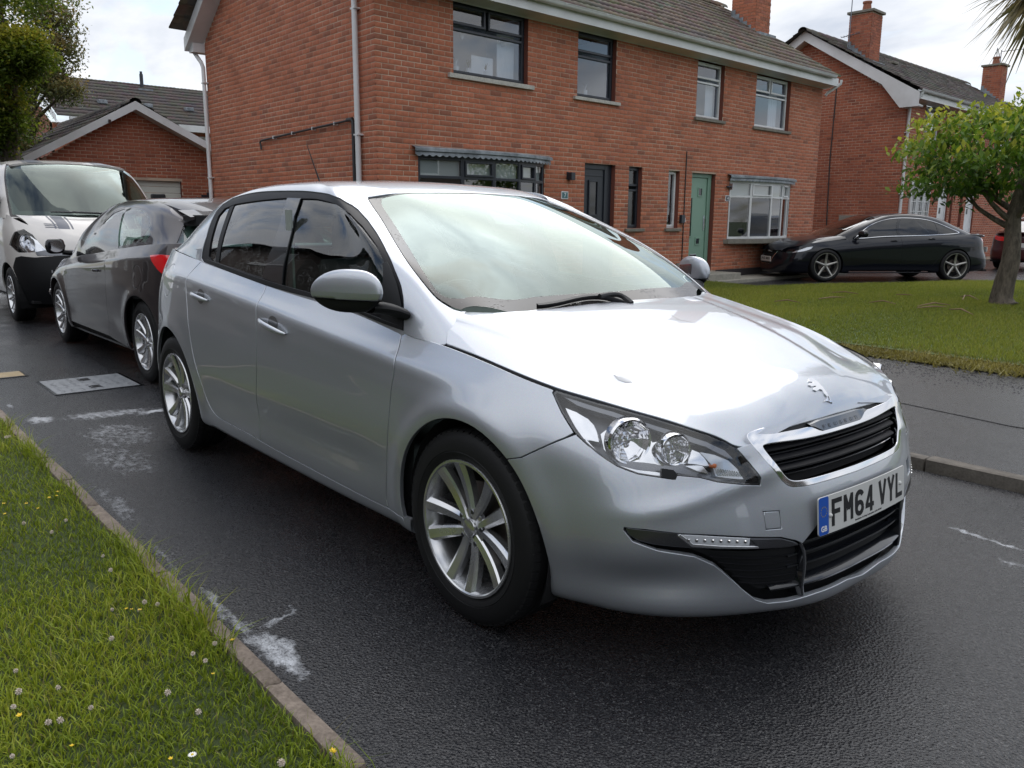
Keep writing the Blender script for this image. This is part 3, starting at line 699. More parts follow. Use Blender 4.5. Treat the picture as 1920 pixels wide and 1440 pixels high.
# A pillar foot between wing gap and screen is part of S3 (below). Rear quarter
quarter = np.concatenate([[[rg[0, 0]+.002, vtop]], rg[1:], [[ur, max(e1[1], .06)]], archR, [[archR[-1, 0], vbot]], [[S1.U[-1]-.35, vbot]], [[S1.U[-1]-.35, vtop]]])
flap = S1.side(circ_side(-1.37, .93, .085, 28)[:-1])
quarter_o = np.concatenate([[[rg[0, 0]+.002, vtop]], rg[1:], st[:1]*0+rg[-1:], archR, [[archR[-1, 0]+.01, vbot]], [[S1.U[-1]-.40, vbot]], [[S1.U[-1]-.40, vtop]]])
tl = S1.near([(-1.50, -.80, .99), (-1.80, -.75, 1.05), (-1.97, -.60, 1.05), (-1.98, -.58, .90), (-1.90, -.72, .86), (-1.74, -.82, .93)])
panel('rear_quarter', S1, quarter_o, M_silver, hero, holes=[flap, tl], mirror=False)
panel('rear_quarter', S1, quarter_o, M_silver, hero, holes=[tl], mirror=True)
panel('fuel_flap', S1, flap, M_silver, hero)
panel('tail_lamp', S1, tl, M_red, hero, both=True)
panel('tailgate', S1, np.array([[S1.U[-1]-.40, vbot], [S1.U[-1], vbot], [S1.U[-1], vtop], [S1.U[-1]-.40, vtop]]), M_silver, hero, both=True, gap=.0005, step=.04)
# ---- front bumper with its openings
grS = [(1421.5, 822), (1500, 796), (1560, 774), (1620, 754)]
# grille outer outline (half) on S1: corners measured on the symmetric pairs
def front_hit(y, z): return S1.hit((3.5, min(y, -.0031), z+.00013), (-1, 0, 0))
def fh(pts): return np.array([front_hit(-w, z) for w, z in pts])
gr_out = curve([(.0, .706), (.22, .704), (.40, .697), (.428, .690), (.430, .680), (.40, .628), (.36, .572), (.338, .549), (.31, .538), (.20, .533), (.0, .530)], 60)
gr_out[0] = (0, .706); gr_out[-1] = (0, .530)
gr_in = curve([(.0, .650), (.22, .654), (.375, .662), (.392, .657), (.385, .640), (.345, .580), (.325, .559), (.30, .551), (.20, .547), (.0, .545)], 60)
G_out, G_in = fh(gr_out), fh(gr_in); G_out[0, 0] = G_out[-1, 0] = 0; G_in[0, 0] = G_in[-1, 0] = 0
inS = [(1541, 1003), (1505, 1020), (1493, 1014.5), (1465, 1008.4), (1408.7, 1008), (1277.5, 1001.5), (1210, 993.5), (1171, 989.7), (1170, 994), (1187, 1015), (1234, 1032), (1302.5, 1043), (1340, 1060), (1371, 1085), (1396, 1107), (1418, 1124), (1440, 1130.5), (1477.5, 1127), (1530.6, 1111), (1590, 1085)]
inU = S1.pix(inS)
zt, zb = front_hit(0, .415)[1], None
vb = inU[-1, 1]
inU = np.concatenate([[[0, front_hit(0, .43)[1]]], [[inU[0, 0], front_hit(0, .43)[1]]], inU[1:], [[0, vb-.012]]])
tow = S1.pix([(1432, 960), (1461, 958.5), (1465, 990), (1437, 992.5)])
top_edge = S1.pix([(1381, 841), (1421, 836)])
bump = np.concatenate([[[0, vbot]], [[archF[0, 0]-.0, vbot]], archF[:ia+1][:], sm(wg, 8)[::-1][1:], S1.pix([(1077, 812)]),
                       S1.pix([(1099, 832.5), (1125, 854), (1155.6, 874), (1195, 889), (1241, 896), (1262, 899), (1269, 892), (1313, 896), (1345, 904), (1392, 909), (1425, 910), (1427, 896), (1405, 867.5), (1381, 841)]),
                       [np.array([G_out[10, 0]+.012, vtop])], [[G_out[4, 0], vtop]], [[0, vtop]]])
# the openings touch the centre line: cut the outline there instead of using holes
def merge_center(outer, parts):
    """outer starts at (0,vbot) and ends at (0,vtop); parts = list of openings from top (u=0) round to bottom (u=0); insert along the centre line going down"""
    res = list(outer)
    for p in parts: res += list(p)
    return np.array(res)
bump_poly = merge_center(bump[:-3], [[G_out[7]+np.array([.03, .005])*0], G_out[8:], inU])
# G_out[8:] runs from the top corner round to the centre line bottom; inU from its top centre to its bottom centre
panel('front_bumper', S1, bump_poly, M_silver, hero, holes=[tow], full='u', gap=.0034, round_=.002, step=.016, hole_rim=.01, edge_step=.010)
panel('tow_eye_cover', S1, tow, M_silver, hero, off=-.0004)
# ---- bonnet
half_b = [(1421.5, 818.5), (1421, 834), (1381, 837), (1361, 827), (1326, 812), (1282.5, 798), (1217, 778), (1151, 759.5), (1085.6, 741), (1042, 728), (960, 696.5), (900, 670.5), (834, 645)]
hb = S2.pix(half_b)
hb2 = S2.pix([(834, 645), (836, 620), (839, 601), (850, 590), (865, 584)]); hb3 = S2.pix([(865, 584), (900, 585.2), (942, 585), (1017.5, 579), (1070, 574)])
u_le = S2.near([(2.042, 0, .694)])[0, 0]; le = S2.near([(2.040, -.22, .692), (2.03, -.36, .690)])
u_re = hb3[-1, 0]
v0c = S2.near([(1.4, 0, .925)])[0, 1]
bon = np.concatenate([[[u_le, 0.0]], le, sm(hb, 60), sm(hb2, 14)[1:], sm(hb3, 16)[1:], [[u_re+.0, 0.0]]])
# S2 v runs over both halves? it is defined for the right half (v>=0)
panel('bonnet', S2, bon, M_silver, hero, full='v', gap=.0048, round_=.0028, rim=.02, step=.018)
# ---- greenhouse
dlo_px = [(756, 620), (576, 556), (498, 535), (420, 506), (381, 491), (377, 484), (378, 474), (386, 444.6), (395, 414.8), (404, 396.5), (415.6, 384), (436, 371), (468, 362), (512, 357.5), (553, 357), (592, 359.3), (615, 363), (638, 371), (661, 384), (672, 392), (690.6, 412.5), (706.6, 435.4), (725, 470), (741, 506.5), (752.5, 536), (756, 556)]
DLO = S3.pix(dlo_px)
ws_px_left = [(865, 584), (850, 580), (837.5, 573), (818.7, 560), (792.5, 530), (755, 479), (717.5, 416), (700, 390), (689, 372.5)]
WL = sm(S3.pix(ws_px_left), 40)
head = S3.near([(.185, -.50, 1.357), (.182, -.40, 1.371), (.178, -.22, 1.382)])
v_hd = S3.near([(.176, -.02, 1.3855)])[0, 1]
WSo = np.concatenate([[[0, .0]], [[WL[0, 0]-.25, .0]], WL[:1]*0+np.array([[WL[0, 0]-.06, max(WL[0, 1]-.02, .002)]]), WL, head, [[0, v_hd]]])
vr = S3.near([HG[7][3], HG[8][3], HG[6][3]])[:, 1].mean()
railU = np.linspace(S3.near([HG[3][3]])[0, 0]+.0, S3.near([HG[12][3]])[0, 0], 40)
rail = np.stack([railU, np.full(40, vr+.03)], 1)
foot = S3.pix([(834, 645.5), (800, 635.5), (757, 622)]); foot[:, 1] = np.maximum(foot[:, 1]-.006, .001)
uRW = S3.near([(-1.80, -.55, 1.2)])[0, 0]
# painted side frame: pillar foot, A pillar, cant rail, C pillar
rw = np.array([[uRW, .03], [uRW, vr-.05]])
i_sp = 1
frame_out = np.concatenate([[[WL[0, 0]-.012, .004]], WL, [[rail[0, 0], WL[-1, 1]+.01]], rail, [[uRW, vr+.03]], rw[::-1], [[DLO[5, 0]+.02, .001]], ])
frame_out = np.concatenate([frame_out, [[foot[2, 0]+.01, .001]], foot[::-1]])
S3.near([(0, 0, 1.4)])
panel('side_frame', S3, frame_out, M_silver, hero, holes=[DLO], both=True, gap=.0008, rim=.012, step=.016, edge_step=.010)
panel('tailgate_frame', S3, np.array([[uRW, .001], [S3.U[-1], .001], [S3.U[-1], .06], [uRW+.04, .06], [uRW+.04, vr-.07], [S3.U[-1], vr-.05], [S3.U[-1], vr+.03], [uRW, vr+.03]]), M_silver, hero, both=True, gap=.0005)
panel('rear_window', S3, np.array([[uRW+.04, .06], [S3.U[-1], .06], [S3.U[-1], vr-.05], [uRW+.04, vr-.07]]), M_privglass, hero, both=True, off=-.004, rim=0)
# windscreen with its black printed border
in_px = [(867.5, 557), (850, 556.5), (832, 552), (815, 536), (790, 499), (765, 458), (740, 418), (722, 391), (717, 381)]
WI = sm(S3.pix(in_px), 36)
vb_in = WI[0, 1]; bl = S3.pix([(1205, 539), (1092, 548), (998, 554), (920, 556.5)])
ub = S3.pix([(1092, 548)])
WSi_poly = np.concatenate([[[0, bl[1, 1]]], [[bl[1, 0]*.5, bl[1, 1]]], bl[1:], WI, [[WI[-1, 0]-.03, v_hd-.020]], [[0, v_hd-.020]]])
panel('windscreen', S3, WSo, M_screen, hero, full='u', gap=.004, rim=0, off=-.002, step=.02)
bord = np.concatenate([WSo[1:-1], [[.0, v_hd]], [[0, v_hd-.020]], [[WI[-1, 0]-.03, v_hd-.020]], WI[::-1], bl[1:][::-1], [[bl[1, 0]*.5, bl[1, 1]]], [[0, bl[1, 1]]], [[0, 0]]])
M_frit = Mat('screen border', (.035, .032, .030), .16, Coat_Weight=.0)
_v = M_frit.coord('Object'); _d = M_frit.n('ShaderNodeTexVoronoi', {'Vector': _v, 'Scale': 95.0}, feature='F1'); M_frit.bump(M_frit.math('MAXIMUM', M_frit.math('SUBTRACT', M_frit.rampf(M_frit.noise(_v, 7, 3), .42, .62, 0, .42), _d.outputs['Distance']), 0.), .6, .004); M_frit = M_frit.m
panel('windscreen_border', S3, bord, M_frit, hero, full='u', gap=.005, rim=0, off=-.0008, step=.02)
# roof
u_r = lambda p: S4.near([p])[0]
rf_edge = np.array([u_r(p) for p in [(.176, -.02, 1.386), (.176, -.2, 1.383), (.178, -.38, 1.373), (.175, -.50, 1.358), (.13, -.555, 1.36), (.0, -.572, 1.396), (-.3, -.575, 1.413), (-.7, -.572, 1.413), (-1.0, -.560, 1.39), (-1.25, -.545, 1.36), (-1.45, -.525, 1.33), (-1.60, -.44, 1.32), (-1.68, -.25, 1.33), (-1.70, -.02, 1.33)]])
rf = np.concatenate([[[rf_edge[0, 0], 0]], sm(rf_edge, 70)[1:-1], [[rf_edge[-1, 0], 0]]])
panel('roof', S4, rf, M_silver, hero, full='v', gap=.0, rim=.025, round_=.004)
# side windows : black trim frame with glass cut in
gf_px = [(716, 575), (620, 563.5), (576, 547.5), (528, 534.5), (535, 479), (551, 405.6), (563, 371.5), (592, 372), (626, 381.6), (656, 399), (679, 421.7), (706.6, 460.6), (718, 490), (722, 510)]
gr_px = [(491, 520.5), (430, 500), (397, 489), (390, 480), (392, 462), (399, 431), (408, 404), (420, 390), (440, 382), (468, 377.5), (500, 373.5), (538, 370.5), (528, 404), (511, 461)]
GFu = S3.pix(gf_px); GRu = S3.pix(gr_px)
panel('window_trim', S3, DLO, M_black_trim, hero, holes=[GFu, GRu], both=True, gap=.003, rim=.01, off=-.004, step=.02)
panel('front_window', S3, GFu, M_sideglass, hero, both=True, gap=-.003, rim=0, off=-.010)
panel('rear_side_window', S3, GRu, M_privglass, hero, both=True, gap=-.003, rim=0, off=-.010)
bp = S3.pix([(491, 520.5), (511, 461), (528, 404), (538, 370.5), (563, 371.5), (551, 405.6), (535, 479), (528, 534.5)])
pil = panel('pillar_cover', S3, bp, M_black_gloss, hero, both=True, gap=.001, rim=.004, off=-.001)
# divider of the rear quarter light, belt moulding, door seal lines
dv_ = S3.pix([(437, 383), (431, 383), (402, 489), (408, 491)])
panel('quarter_divider', S3, dv_, M_black_trim, hero, both=True, gap=0, rim=.004, off=-.006)
bm_ = np.concatenate([S3.pix([(756, 619), (576, 555), (498, 534), (420, 505), (383, 490)]), S3.pix([(388, 486.5), (420, 498), (498, 526), (576, 548), (752, 612)])])
panel('belt_moulding', S3, bm_, M_black_soft, hero, both=True, gap=0, rim=.008, off=.004)
sail = S3.pix([(755, 617), (716, 600), (713, 560), (718, 494), (726, 492), (744, 533), (752, 570)])
panel('mirror_sail', S3, sail, M_black_soft, hero, both=True, gap=0, rim=.008, off=.003)
# dark inner skin behind the gaps
arF2 = S1.side(circ_side(1.31, .318, .352, 30, R(-24), R(204))); arR2 = S1.side(circ_side(-1.31, .322, .364, 30, R(-22), R(202)))
skin = np.concatenate([[[arF2[-1, 0], vbot+.02]], arF2[::-1], [[S1.hit((1.80, -3, .5), (0, 1, 0))[0], .3]], S1.pix([(1072, 822), (1046, 775), (1030, 738)]), [[S1.pix([(1030, 731)])[0, 0], vtop-.004]], [[S1.U[-1], vtop-.004]], [[S1.U[-1], .05]], [[arR2[-1, 0], vbot+.02]], arR2[::-1], [[arR2[0, 0], vbot+.02]]])
panel('inner_skin', S1, skin, M_void, hero, both=True, gap=0, rim=0, off=-.015, step=.06, edge_step=.03)
# wheel wells, floor, bulkheads
for sx, xc, rr_ in ((0, 1.31, .352), (1, -1.31, .364)):
    for sg in (-1, 1):
        wb = MB()
        P_ = []
        for a in np.linspace(R(-25), R(205), 24):
            P_.append([(xc+rr_*math.cos(a), sg*w_, .318+rr_*math.sin(a)) for w_ in (.845, .5)])
        wb.grid(P_)
        wb.prism([(xc+rr_*1.0*math.cos(a), .318+rr_*math.sin(a)) for a in np.linspace(R(-25), R(205), 24)], .5*sg, .48*sg, lambda a, b, h: (a, h, b))
        wb.build('wheel_arch_liner', M_void, hero)
fl = MB(); fl.box(-1.9, .95, -.74, .74, .19, .21); fl.box(.9, 1.7, -.55, .55, .20, .22); fl.box(1.80, 1.82, -.5, .5, .2, .60); fl.box(1.22, 1.24, -.72, .72, .2, .86); fl.build('underfloor', M_void, hero)

# ---- headlamps
def lampset(mirror):
    sg = -1 if not mirror else 1
    H = empty('headlamp'); H.parent = hero
    kw = dict(mirror=mirror)
    Lc = curve(lamp, 120, closed=True)*0+0 if False else lamp
    panel('lens', S1, lamp, M_glass_clear, H, gap=.0025, rim=0, off=.0005, **kw)
    panel('housing', S1, lamp, M_lamp_grey, H, gap=-.001, rim=0, off=-.062, **kw)
    # side wall and black edge band
    lp = resample(lamp, .012); lp = lp if area2(lp) > 0 else lp[::-1]
    o1 = offset_poly(lp, .001); o2 = offset_poly(lp, .007); P1, N1 = S1.ev(o1); P2, N2 = S1.ev(o2)
    F3 = np.array([1, -1, 1]) if mirror else np.ones(3)
    b = MB(); rows = [P1-N1*.001, P2-N2*.002, P2-N2*.008, P1-N1*.064]
    rows = [np.concatenate([r, r[:1]])*F3 for r in rows]; b.grid([[tuple(r[i]) for r in rows] for i in range(len(rows[0]))]); b.build('bezel', M_black_gloss, H, smooth=True)
    cast = lambda pts: S1.pix([(1020+x/4.571, 710+y/4.571) for x, y in pts])
    panel('chrome_wedge', S1, cast([(165, 225), (260, 262), (360, 320), (410, 375), (440, 440), (458, 518), (400, 505), (330, 495), (260, 400)]), M_chrome, H, off=-.022, gap=0, rim=.03, round_=.004, **kw)
    panel('grey_strip', S1, cast([(110, 105), (300, 185), (600, 275), (900, 375), (1200, 465), (1400, 535), (1560, 610), (1640, 690), (1600, 680), (1400, 575), (1150, 490), (860, 390), (560, 300), (280, 215)]), M_chrome_d, H, off=-.010, gap=0, rim=.03, **kw)
    panel('chrome_floor', S1, cast([(345, 505), (430, 600), (520, 680), (640, 745), (800, 785), (1000, 805), (1010, 830), (800, 812), (640, 775), (500, 700), (400, 610)]), M_chrome, H, off=-.008, gap=0, rim=.03, **kw)
    panel('chrome_shelf', S1, cast([(580, 665), (700, 690), (880, 705), (980, 720), (1040, 740), (1160, 700), (1260, 740), (1350, 760), (1440, 800), (1700, 850), (1480, 865), (1350, 835), (1240, 815), (1130, 790), (1000, 785), (800, 770), (640, 725)]), M_chrome_d, H, off=-.035, gap=0, rim=.01, **kw)
    panel('chrome_facet', S1, cast([(1290, 600), (1350, 625), (1400, 680), (1440, 745), (1400, 745), (1330, 730), (1255, 720)]), M_chrome, H, off=-.020, gap=0, rim=.03, **kw)
    panel('chrome_facet', S1, cast([(1240, 745), (1380, 742), (1435, 815), (1340, 790)]), M_chrome, H, off=-.022, gap=0, rim=.02, **kw)
    panel('reflector_plate', S1, cast([(470, 420), (560, 355), (880, 380), (960, 500), (1080, 480), (1240, 500), (1290, 600), (1250, 720), (1000, 750), (620, 690), (500, 560)]), M_chrome, H, off=-.050, gap=0, rim=.004, **kw)
    ind = cast([(1360, 625), (1480, 650), (1600, 700), (1680, 770), (1735, 855), (1500, 835), (1470, 745), (1420, 690)])
    panel('indicator', S1, ind, M_lens_white, H, off=-.016, gap=0, rim=.02, **kw)
    rb = MB()
    for k in range(11):
        a, c = cast([(1490+k*20, 765+k*3), (1515+k*20, 832)]);
        (pa, pc), (na, nc) = S1.ev(np.array([a, c])); off = -.013
        A_, C_ = (pa+na*off)*F3, (pc+nc*off)*F3; rb.tube([A_, C_], .0013, 6)
    rb.build('indicator_rib', M_chrome, H, smooth=True)
    am, _ = S1.ev(cast([(1480, 745)])); nn = _[0]
    ab = MB(); c0 = (am[0]-nn*.022)*F3; ab.lathe([(0, .010), (.006, .008), (.009, 0), (.009, -.01)], lambda x, y, h: tuple(c0+np.array([h, x, y])), 14); ab.build('bulb', M_orange, H, smooth=True)
    for (px, py), rad, nf in (((745, 528), .058, 40), ((1140, 600), .041, 36)):
        pc, nc = S1.ev(cast([(px, py)])); c = pc[0]-nc[0]*.012; ax = Vector((.93, -.36, .02)).normalized(); u = ax.orthogonal().normalized()
        zax = Vector((0, 0, 1)); u = (zax-ax*ax.dot(zax)).normalized(); v = ax.cross(u)
        def fr(x, y, h, c=c, u=u, v=v, ax=ax):
            p = Vector(tuple(c))+u*x+v*y+ax*h; return tuple(np.array(p)*F3)
        rg_ = MB(); rg_.lathe([(rad*1.13, -.03), (rad*1.13, -.004), (rad*1.06, .003), (rad*.98, .0)], fr, nf); rg_.build('reflector_ring', M_chrome, H, smooth=True, angle=30)
        bo = MB(); pr = [(rad*q, -.040*(1-q*q)-.001) for q in (1, .93, .82, .68, .5, .34)]+[(rad*.20, -.034), (rad*.17, -.018), (0.0001, -.016)]
        # stepped facets
        n_ = 12
        vs = []; fs = []
        for k in range(n_):
            a0, a1 = 2*math.pi*(k+.02)/n_, 2*math.pi*(k+.98)/n_; tw = (-.004, .003, 0)[k % 3]
            for i in range(5):
                r0, h0 = pr[i]; r1, h1 = pr[i+1]; b0 = len(vs)
                vs += [fr(r0*math.cos(a0), r0*math.sin(a0), h0+tw), fr(r0*math.cos(a1), r0*math.sin(a1), h0-tw), fr(r1*math.cos(a1), r1*math.sin(a1), h1-tw*.5), fr(r1*math.cos(a0), r1*math.sin(a0), h1+tw*.5)]; fs.append((b0, b0+1, b0+2, b0+3))
        bo.add(vs, fs); bo.lathe(pr[5:], fr, 18); bo.build('reflector', M_chrome, H, recalc=False)
    # black notch of the washer
    panel('washer_notch', S1, S1.pix([(1241, 879), (1262, 882), (1270, 890), (1266, 899), (1241, 895)]), M_black_soft, H, off=.001, gap=0, rim=.01, **kw)
lampset(False); lampset(True)

# ---- grille
gc = np.array([f for f in G_out]); gi = np.array([f for f in G_in])
top_c = fh([(.0, .6765), (.12, .6765), (.22, .678), (.33, .681), (.40, .688)]); top_c[0, 0] = 0
k0 = 12
chrome = np.concatenate([top_c, G_out[k0+4:], gi[::-1]])
chrome[:, 0] = np.maximum(chrome[:, 0], 0)
panel('grille_surround', S1, chrome, M_chrome, hero, full='u', gap=.0006, rim=.02, round_=.003, off=.001, step=.012, edge_step=.008)
def Sx(y, z): return S1.ev([front_hit(-abs(y), z)])[0][0]
def loft_bar(name, zfun, half, sec, mat, parent, back=.0, ny=41, smooth=True):
    b = MB(); rows = []
    for y in np.linspace(-half, half, ny):
        zc = zfun(y); x0 = Sx(min(abs(y), half), zc)[0]-back
        rows.append([(x0+dx, y, zc+dz) for dx, dz in sec]+[(x0+sec[0][0], y, zc+sec[0][1])])
    b.grid(rows); return b.build(name, mat, parent, smooth=smooth, angle=40)
blade = [(-.03, -.003), (-.004, -.0055), (.0, -.003), (-.001, .001), (-.012, .0065), (-.035, .010)]
for zc, hf in ((.636, .372), (.608, .352), (.580, .334)):
    loft_bar('grille_slat', lambda y, zc=zc: zc+.004*(abs(y)/.35)**2, hf, blade, M_black_trim, hero, back=.010)
thin = [(-.02, -.0015), (.0, -.0015), (.0, .0015), (-.02, .002)]
for zc, hf in ((.622, .36), (.594, .34), (.565, .325)):
    loft_bar('grille_rib', lambda y, zc=zc: zc+.004*(abs(y)/.35)**2, hf, thin, M_black_gloss, hero, back=.02)
gb = MB(); P_ = []
for y in np.linspace(-.40, .40, 17):
    P_.append([(Sx(y, z)[0]-.055, y, z) for z in (.53, .57, .62, .66, .70)])
gb.grid(P_); gb.build('grille_backing', M_void, hero)
# dark strip standing for the shaded bonnet gap, and name plaque above the chrome
panel('bonnet_gap_shade', S1, np.concatenate([[[0, top_c[0, 1]-.004]], top_c[1:]-np.array([0, .003]), [G_out[8]+np.array([.004, -.003])], [G_out[5]+np.array([0, .012])], [[0, vtop]]]), M_black_soft, hero, full='u', gap=0, rim=0, off=-.008)
pl = MB(); rows = []
for y in np.linspace(-.165, .165, 23):
    k = smooth_bump(abs(y), .10, .165); zt_ = .689-.004*k; zb_ = .661+.020*k; x1 = Sx(y, zb_)[0]+.006; x2 = Sx(y, zt_)[0]+.004
    rows.append([(x1-.02, y, zb_-.001), (x1, y, zb_), (x2, y, zt_), (x2-.02, y, zt_+.002)])
pl.grid(rows); M_plaque = Mat('smoked plaque', (.09, .09, .09), .12, .2, Coat_Weight=1.).m; pl.build('name_plaque', M_plaque, hero, smooth=True, angle=30)
for i, ch in enumerate('PEUGEOT'):
    y0 = -.105+i*.031; x1 = Sx(y0+.008, .666)[0]+.0075; x2 = Sx(y0+.008, .686)[0]+.0055; ey = np.array([x2-x1, 0, .020]); ey /= np.linalg.norm(ey)
    letters('letter', ch, .011, .013, (x1, y0, .668), (0, 1, 0), ey, M_chrome_d, hero, depth=.0008, bold=.0)
# rampant emblem on the bonnet
lion = [(640,190),(660,178),(700,190),(712,180),(730,184),(742,200),(758,196),(780,215),(775,224),(800,245),(812,240),(835,270),(850,300),(890,320),(905,340),(938,345),(930,355),(895,355),(880,335),(845,318),(815,325),(830,350),(860,370),(825,380),(805,370),(800,340),(775,310),(755,278),(730,268),(700,285),(678,275),(690,262),(715,250),(690,240),(660,245),(638,235),(650,225),(680,222),(670,208),(642,205)]
panel('emblem', S2, S2.pix([(1400+(790+(x-790)*1.15)/5.333, 680+(280+(y-280)*1.15)/5.333) for x, y in lion]), M_chrome, hero, gap=-.0012, rim=.004, round_=.001, off=.0040, step=.006, edge_step=.004)
M_wet = paint('wet paint', (.36, .37, .39), metal=.6, rough=.5, coat=1., coat_rough=.12)
for pts in ([(1149, 701), (1160, 706), (1172, 704), (1183, 711), (1186, 717), (1172, 717), (1160, 713), (1155, 708)], [(1266, 582), (1274, 577), (1281, 581), (1290, 576), (1297, 583), (1305, 588), (1293, 588), (1284, 586), (1280, 592), (1270, 589)]):
    panel('wet_patch', S2, S2.pix(pts), M_wet, hero, gap=0, rim=0, off=.0006, step=.008, edge_step=.006)
# ---- lower intake
ibx = MB()
def Px(y, z, back): p = S1.ev([front_hit(-abs(y), z)])[0][0]; return (p[0]-back, y, z)
bk = []
for y in np.linspace(-.80, .80, 33):
    bk.append([Px(y, z, .045) for z in (.19, .26, .33, .40, .46, .52)])
ibx.grid(bk); ibx.build('intake_backing', M_black_soft, hero, smooth=True)
inlet_c = [(1512, 1024), (1505, 1090), (1500, 1118)]
zline = [.375, .345, .312]
for zc in zline:
    loft_bar('intake_bar', lambda y, zc=zc: zc, .345, [(-.03, -.003), (0, -.003), (.001, 0), (0, .003), (-.03, .006)], M_black_gloss, hero, back=.016)
loft_bar('intake_tray', lambda y: .262, .40, [(-.05, -.004), (-.002, -.012), (0, -.006), (-.006, .000), (-.05, .012)], M_black_gloss, hero, back=.008)
for sg in (-1, 1):
    d = MB(); pts = S1.pix([(1503, 1019), (1510, 1035), (1510, 1075), (1506, 1105), (1508, 1118)]); Pp, Nq = S1.ev(sm(pts, 10)); Pp = Pp-Nq*.010; Pp[:, 1] *= -sg
    rows = [[(p[0]+.004, p[1]-.008, p[2]), (p[0]+.006, p[1], p[2]), (p[0]+.004, p[1]+.008, p[2]), (p[0]-.035, p[1]+.012, p[2]), (p[0]-.035, p[1]-.012, p[2]), (p[0]+.004, p[1]-.008, p[2])] for p in Pp]
    d.grid(rows); d.build('intake_divider', M_black_gloss, hero, smooth=True, angle=50)
fogp = S1.pix([(1290, 1032), (1345, 1040), (1420, 1040), (1500, 1025), (1508, 1060), (1500, 1100), (1470, 1108), (1430, 1110), (1395, 1095), (1360, 1068), (1325, 1046)])
panel('fog_grille', S1, fogp, M_black_soft, hero, both=True, gap=0, rim=.02, off=-.022)
for k, yy in enumerate((1050, 1062, 1074, 1086, 1097)):
    x0 = (1335, 1350, 1362, 1376, 1390)[k]
    a = S1.pix([(x0, yy), ((x0+1495)/2, yy+2), (1497, yy-8)])
    Pp, Nq = S1.ev(sm(a, 9))
    for sg in (1, -1):
        t = MB(); t.tube([tuple((p-n*.018)*np.array([1, sg, 1])) for p, n in zip(Pp, Nq)], .0022, 6); t.build('fog_rib', M_black_trim, hero, smooth=True)
# running light strip
drl_out = S1.pix([(1172, 991), (1215, 996), (1277.5, 1002), (1340, 1006), (1408.7, 1009.5), (1465, 1009.5), (1492, 1015.5), (1503, 1022), (1480, 1027), (1430, 1030), (1350, 1031), (1280, 1028), (1225, 1022), (1195, 1014), (1178, 1003)])
panel('running_lamp_surround', S1, drl_out, M_chrome_d, hero, both=True, gap=.001, rim=.02, off=-.006)
panel('running_lamp', S1, S1.pix([(1278, 1004), (1340, 1007.5), (1407, 1010.5), (1405, 1023), (1350, 1024), (1300, 1020.5)]), M_lens_white, hero, both=True, gap=0, rim=.006, off=-.002)
panel('running_lamp_chrome', S1, S1.pix([(1276, 1003), (1300, 1021.5), (1350, 1025), (1423, 1025.5), (1423, 1028), (1350, 1028), (1298, 1025), (1272, 1005)]), M_chrome, hero, both=True, gap=0, rim=.006, off=-.001)
panel('running_lamp_chrome', S1, S1.pix([(1410, 1011.5), (1465, 1011), (1488, 1017), (1497, 1021.5), (1460, 1025), (1425, 1027)]), M_chrome_d, hero, both=True, gap=0, rim=.006, off=-.001)
for k in range(8):
    p, n = S1.ev(S1.pix([(1292+k*15.2, 1013+k*.45)])); 
    for sg in (1, -1):
        t = MB(); c0 = p[0]*np.array([1, sg, 1]); t.lathe([(0, .003), (.0035, .002), (.005, -.002)], lambda x, y, h: (c0[0]+h, c0[1]+x, c0[2]+y), 8); t.build('led', M_chrome, hero, smooth=True)

# ---- number plate
PL = empty('number_plate'); PL.parent = hero
pb = np.array([2.161, -.26, .3945]); ptop = np.array([2.150, -.26, .5055]); ez = (ptop-pb)/np.linalg.norm(ptop-pb); ey_ = np.array([0, 1., 0]); ex_ = np.cross(ey_, ez)
def plq(a, b, h): return tuple(pb+ey_*a+ez*b+ex_*(h-.012*((a-.26)/.26)**2))
def rrect(a0, a1, b0, b1, r, n=4):
    out = []
    for cx_, cy_, s0 in ((a1-r, b1-r, 0), (a0+r, b1-r, 90), (a0+r, b0+r, 180), (a1-r, b0+r, 270)):
        out += [(cx_+r*math.cos(R(s0+90*k/n)), cy_+r*math.sin(R(s0+90*k/n))) for k in range(n+1)]
    return out
def plate_piece(name, poly, h0, h1, mat, sub=12):
    # split along a so that it follows the bend
    bm = bmesh.new(); vs = [bm.verts.new((a, b, 0)) for a, b in poly]; bm.faces.new(vs)
    for c in np.arange(.0, .53, .52/sub):
        bmesh.ops.bisect_plane(bm, geom=bm.verts[:]+bm.edges[:]+bm.faces[:], plane_co=(c, 0, 0), plane_no=(1, 0, 0))
    r_ = bmesh.ops.extrude_face_region(bm, geom=bm.faces[:])
    for v in [g for g in r_['geom'] if isinstance(g, bmesh.types.BMVert)]: v.co.z = 1
    bmesh.ops.recalc_face_normals(bm, faces=bm.faces)
    for v in bm.verts: v.co = plq(v.co.x, v.co.y, h0+(h1-h0)*v.co.z)
    me = bpy.data.meshes.new(name); bm.to_mesh(me); bm.free(); me.materials.append(mat); return link(bpy.data.objects.new(name, me), PL)
plate_piece('plate_face', rrect(0, .52, 0, .111, .008), .0, .004, M_plate)
plate_piece('blue_band', rrect(.0008, .047, .0008, .1102, .007), .004, .0046, M_blue)
def stroke(pts, w, closed=False):
    """polyline to quads"""
    P = np.array(pts, float); out = []
    for i in range(len(P)-1):
        d = P[i+1]-P[i]; d /= np.linalg.norm(d); nn = np.array([-d[1], d[0]])*w/2; e = d*w*.02
        out.append([tuple(P[i]-nn-e), tuple(P[i+1]-nn+e), tuple(P[i+1]+nn+e), tuple(P[i]+nn-e)])
    return out
CW, CH, SW = .050, .079, .014
